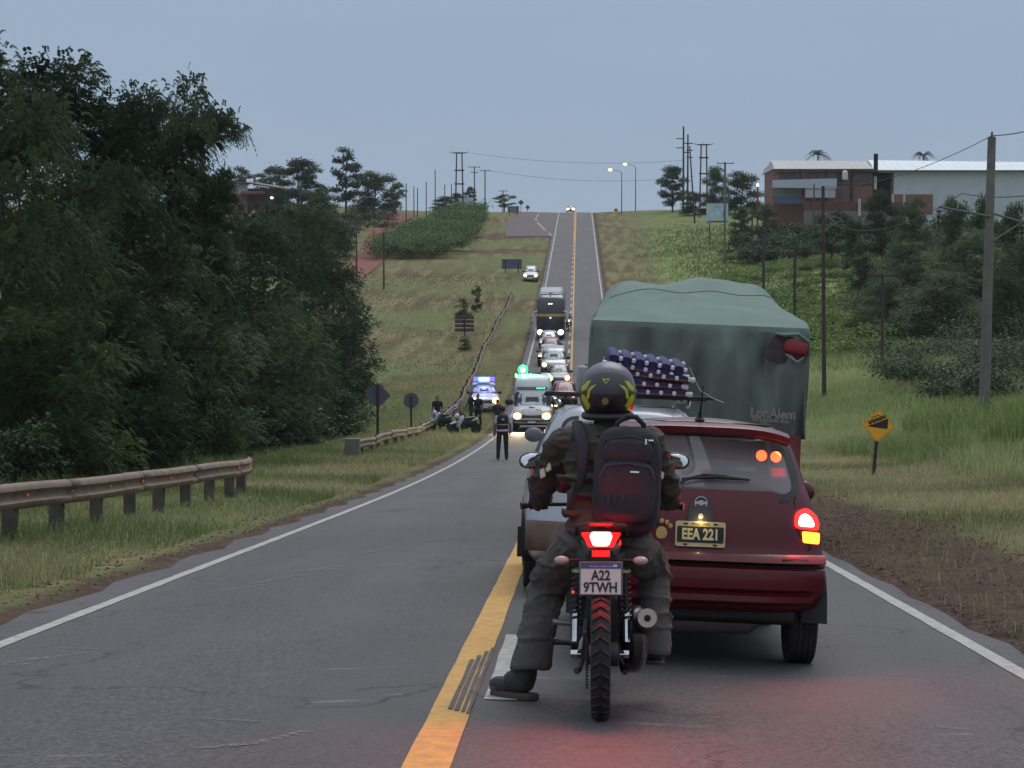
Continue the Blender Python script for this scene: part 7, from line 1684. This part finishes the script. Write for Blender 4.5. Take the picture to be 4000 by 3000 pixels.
MB().grid([[Ba.front(.78 * q / 8, z, o_) for q in range(-8, 9)] for z, o_ in ((2.10, .0), (2.12, .05), (2.24, .05), (2.26, .0))]).build('visor_panel', mat('amb_visor', (.10, .11, .10), .5), t)
for k in range(5): MB().ell(Ba.front(-.62 + .09 * k, 2.18, .06), (.035, .02, .03)).build('visor_lamp', emit('green_led', (.05, 1, .25), 4), t)
ts = text('AMBULANCIA', .20, 'lettering', mat('amb_red', (.30, .08, .10), .6), t, (0, 5.43, 1.09), (R(62), 0, 0), .003, .8, bold=.004)
cr_ = MB().box((0, 5.19, 1.22), (.30, .02, .05), (R(-40), 0, 0)).box((0, 5.205, 1.22), (.06, .02, .13), (R(-40), 0, 0)).build('cross_emblem', mat('amb_red', (.30, .08, .10), .6), t)
GRN = emit('green_beacon', (.04, 1.0, .22), 2.2)
bc = MB().lathe([(.14, 0), (.16, .04), (.10, .08)], (.52, 3.0, 2.88), 'z', 14).build('beacon', BLACK, t); MB().ell((.52, 3.0, 3.10), (.27, .27, .26)).build('beacon_dome', GRN, bc); MB().ell((.52, 3.21, 3.10), (.13, .10, .13)).build('beacon_lamp', emit('green_core', (.55, 1.0, .75), 12), bc)
for sg in (-1, 1): MB().ell((sg * .86, 3.3, 2.80), (.06, .1, .12)).build('side_beacon', emit('green_side', (.15, 1, .35), 5), t)
MB().box((-.1, 3.1, 2.93), (.7, .3, .07)).build('roof_vent', BLACK, t, bevel=.02)
lampobj('beacon_light', t, (.52, 3.3, 3.25), (.1, 1, .3), 160)
for sg in (-1, 1): lampobj('headlight_beam', t, (sg * .74, 5.75, .78), (1, .72, .38), 900, .1, 80, (R(76), 0, 0))
# police pickup on the shoulder with blue light bar
x, y = camxy(1877, 119); t = road_thing('police_car', 'white police vehicle with a glowing blue light bar on the left shoulder', 'police car', -5.25, y + 4.5, -1, R(4)); PC = t
vehicle(t, SUV, WPAINT, heads=[(.66, .82, .19, .15, HEAD)], dz=.06, **SUVW)
lb = MB().box((0, 2.3, 1.83), (1.25, .32, .06)).build('light_bar', BLACK, t, bevel=.02)
for k in range(8): MB().box((-.56 + .16 * k, 2.32, 1.98), (.15, .30, .25)).build('light_module', emit('blue_led', (.06, .05, 1.0), 6) if k in (0, 1, 6, 7) else emit('cyan_led', (.22, .75, 1.0), 4.0), lb, bevel=.03)
lampobj('light_bar_glow', t, (0, 2.3, 2.7), (.12, .10, 1.0), 170)
# ------------------------------------------------------------------ small motorcycles
def small_bike(label, x, y, yaw, col, lit=False, lean=0.0):
    z = float(ZR(y) + ZC(x)) if abs(x) < 3.7 else float(G(x, y)); t = thing('motorcycle', label, 'motorcycle', (x, y, z), (0, lean, yaw), 'small motorcycles in the valley'); pm = mat('sb_%02d%02d%02d' % tuple(int(c * 99) for c in col), col, .35, coat=.4)
    for yw in (-.6, .6):
        wl_ = MB().lathe([(.20, -.03), (.25, -.04), (.275, -.02), (.28, 0), (.275, .02), (.25, .04), (.20, .03)], (0, 0, 0), 'x', 24).build('wheel', RUB, t, (0, yw, .28)); MB().lathe([(.20, -.02), (.19, .02)], (0, 0, 0), 'x', 20).build('rim', ALLOY, wl_)
        for k in range(5): a = k * 1.2566; MB().tube([(0, 0, 0), (0, .2 * math.cos(a), .2 * math.sin(a))], .018, 5).build('spoke', ALLOY, wl_)
    MB().tube([(0, .60, .28), (0, .50, .62), (0, .42, .92)], [.035, .04, .03], 8).build('fork', BLACK, t); MB().box((0, .02, .42), (.20, .42, .26)).build('engine', ENG, t, bevel=.05)
    MB().ell((0, .30, .66), (.16, .10, .34), (R(28), 0, 0), pw=.8).build('leg_shield', pm, t); MB().ell((0, -.20, .58), (.15, .40, .20), (R(-6), 0, 0), pw=.8).build('side_fairing', BLACK, t); MB().ell((0, -.42, .74), (.145, .26, .05), (R(-20), 0, 0), pw=.8).build('tail_panel', pm, t); MB().ell((0, .62, .60), (.08, .24, .05), (R(-14), 0, 0)).build('front_fender', pm, t)
    MB().ell((0, -.20, .82), (.12, .36, .06), (R(-4), 0, 0), pw=.75).build('seat', BLACK, t); MB().tube([(0, -.5, .80), (0, -.80, .90)], [.07, .03], 8).build('tail', BLACK, t)
    MB().tube([(-.33, .36, 1.0), (-.1, .44, .96), (.1, .44, .96), (.33, .36, 1.0)], .018, 7).build('handlebar', BLACK, t)
    hl = MB().ell((0, .47, .93), (.15, .13, .13)).build('headlamp', pm, t); MB().ell((0, .57, .92), (.085, .05, .07)).build('lens', HEADW if lit else mat('lens_clear', (.5, .5, .5), .15), hl)
    for sg in (-1, 1): MB().tube([(sg * .25, .40, .98), (sg * .34, .38, 1.16)], .008, 5).ell((sg * .35, .37, 1.19), (.06, .015, .035)).build('mirror', BLACK, t)
    MB().tube([(.14, .1, .28), (.15, -.5, .36)], [.03, .05], 8).build('exhaust', BLACK, t); return t
x, y = camxy(1815, 98); small_bike('white motorcycle parked side-on at the verge in front of the police vehicle', x, y, R(118), (.5, .52, .58), lean=R(-8))
x, y = camxy(1722, 99.5); small_bike('white and dark motorcycle parked at the second guardrail, left of the other', x, y, R(60), (.45, .46, .52), lean=R(7))
x, y = camxy(2222, 188); small_bike('motorcycle with a bright white headlight passing the coach', x, y, R(180), (.3, .3, .33), True)
x, y = camxy(2172, 112); small_bike('motorcycle with headlight on, left of two beside the ambulance', x, y, R(180), (.2, .03, .03), True)
x, y = camxy(2207, 109); small_bike('dark motorcycle, right of two beside the ambulance', x, y, R(186), (.05, .05, .05), True)
# ------------------------------------------------------------------ people in the valley
BV = mat('vest_black', (.022, .02, .026), .85, var=.2)
x, y = camxy(1963, 66.5); stander('person', 'officer in dark vest over white shirt standing in the road with back to us', x, y, R(8), 1.78, (.03, .028, .035), (.022, .02, .03), 'stand', vest=(BV, 0), cap_=mat('cap_dark', (.02, .02, .025), .8), sleeve=(.45, .45, .5), voxel=.015)
x, y = camxy(1708, 101.5); stander('person', 'person in black standing by the guardrail behind the parked motorcycle', x, y, R(170), 1.76, (.018, .016, .016), (.03, .028, .03), 'stand')
x, y = camxy(1868, 107); stander('person', 'dark-clothed person standing in the blue light before the police vehicle', x, y, R(150), 1.78, (.02, .02, .03), (.02, .02, .03), 'stand')
x, y = camxy(1842, 110); stander('person', 'dark-clothed person bending near the police vehicle headlight', x, y, R(120), 1.72, (.02, .02, .03), (.025, .022, .03), 'walk')
x, y = camxy(1792, 101); stander('person', 'person crouching between the two parked motorcycles', x, y, R(200), 1.72, (.05, .05, .07), (.03, .03, .05), 'crouch')
x, y = camxy(1944, 96); stander('person', 'dark-clothed person standing behind the officer in the road', x, y, R(20), 1.78, (.03, .024, .022), (.025, .02, .02), 'stand')
x, y = camxy(2222, 188.3); stander('person', 'rider on the motorcycle passing the coach', x, y + .25, R(180), 1.7, (.2, .2, .22), (.03, .03, .05), 'ride', helmet=mat('hel_white', (.4, .4, .42), .4))
x, y = camxy(2172, 112.3); stander('person', 'rider with dark helmet on the left motorcycle beside the ambulance', x, y + .25, R(180), 1.7, (.03, .025, .03), (.03, .03, .04), 'ride', helmet=HBLK)
x, y = camxy(2207, 109.3); stander('person', 'rider with dark helmet on the right motorcycle beside the ambulance', x, y + .25, R(186), 1.75, (.02, .02, .02), (.02, .02, .03), 'ride', helmet=HBLK)
# ------------------------------------------------------------------ evening haze
hzm = bpy.data.materials.new('haze'); hzm.use_nodes = True; tt_ = hzm.node_tree; tt_.nodes.clear()
ho = tt_.nodes.new('ShaderNodeOutputMaterial'); pv = tt_.nodes.new('ShaderNodeVolumePrincipled')
pv.inputs['Color'].default_value = (.93, .95, 1.0, 1); pv.inputs['Density'].default_value = .00011; pv.inputs['Anisotropy'].default_value = .3
tt_.links.new(pv.outputs[0], ho.inputs['Volume'])
hb_ = MB().box((0, 240, 18), (1300, 560, 60)).build('haze', hzm, smooth=False); kind(hb_, 'stuff')
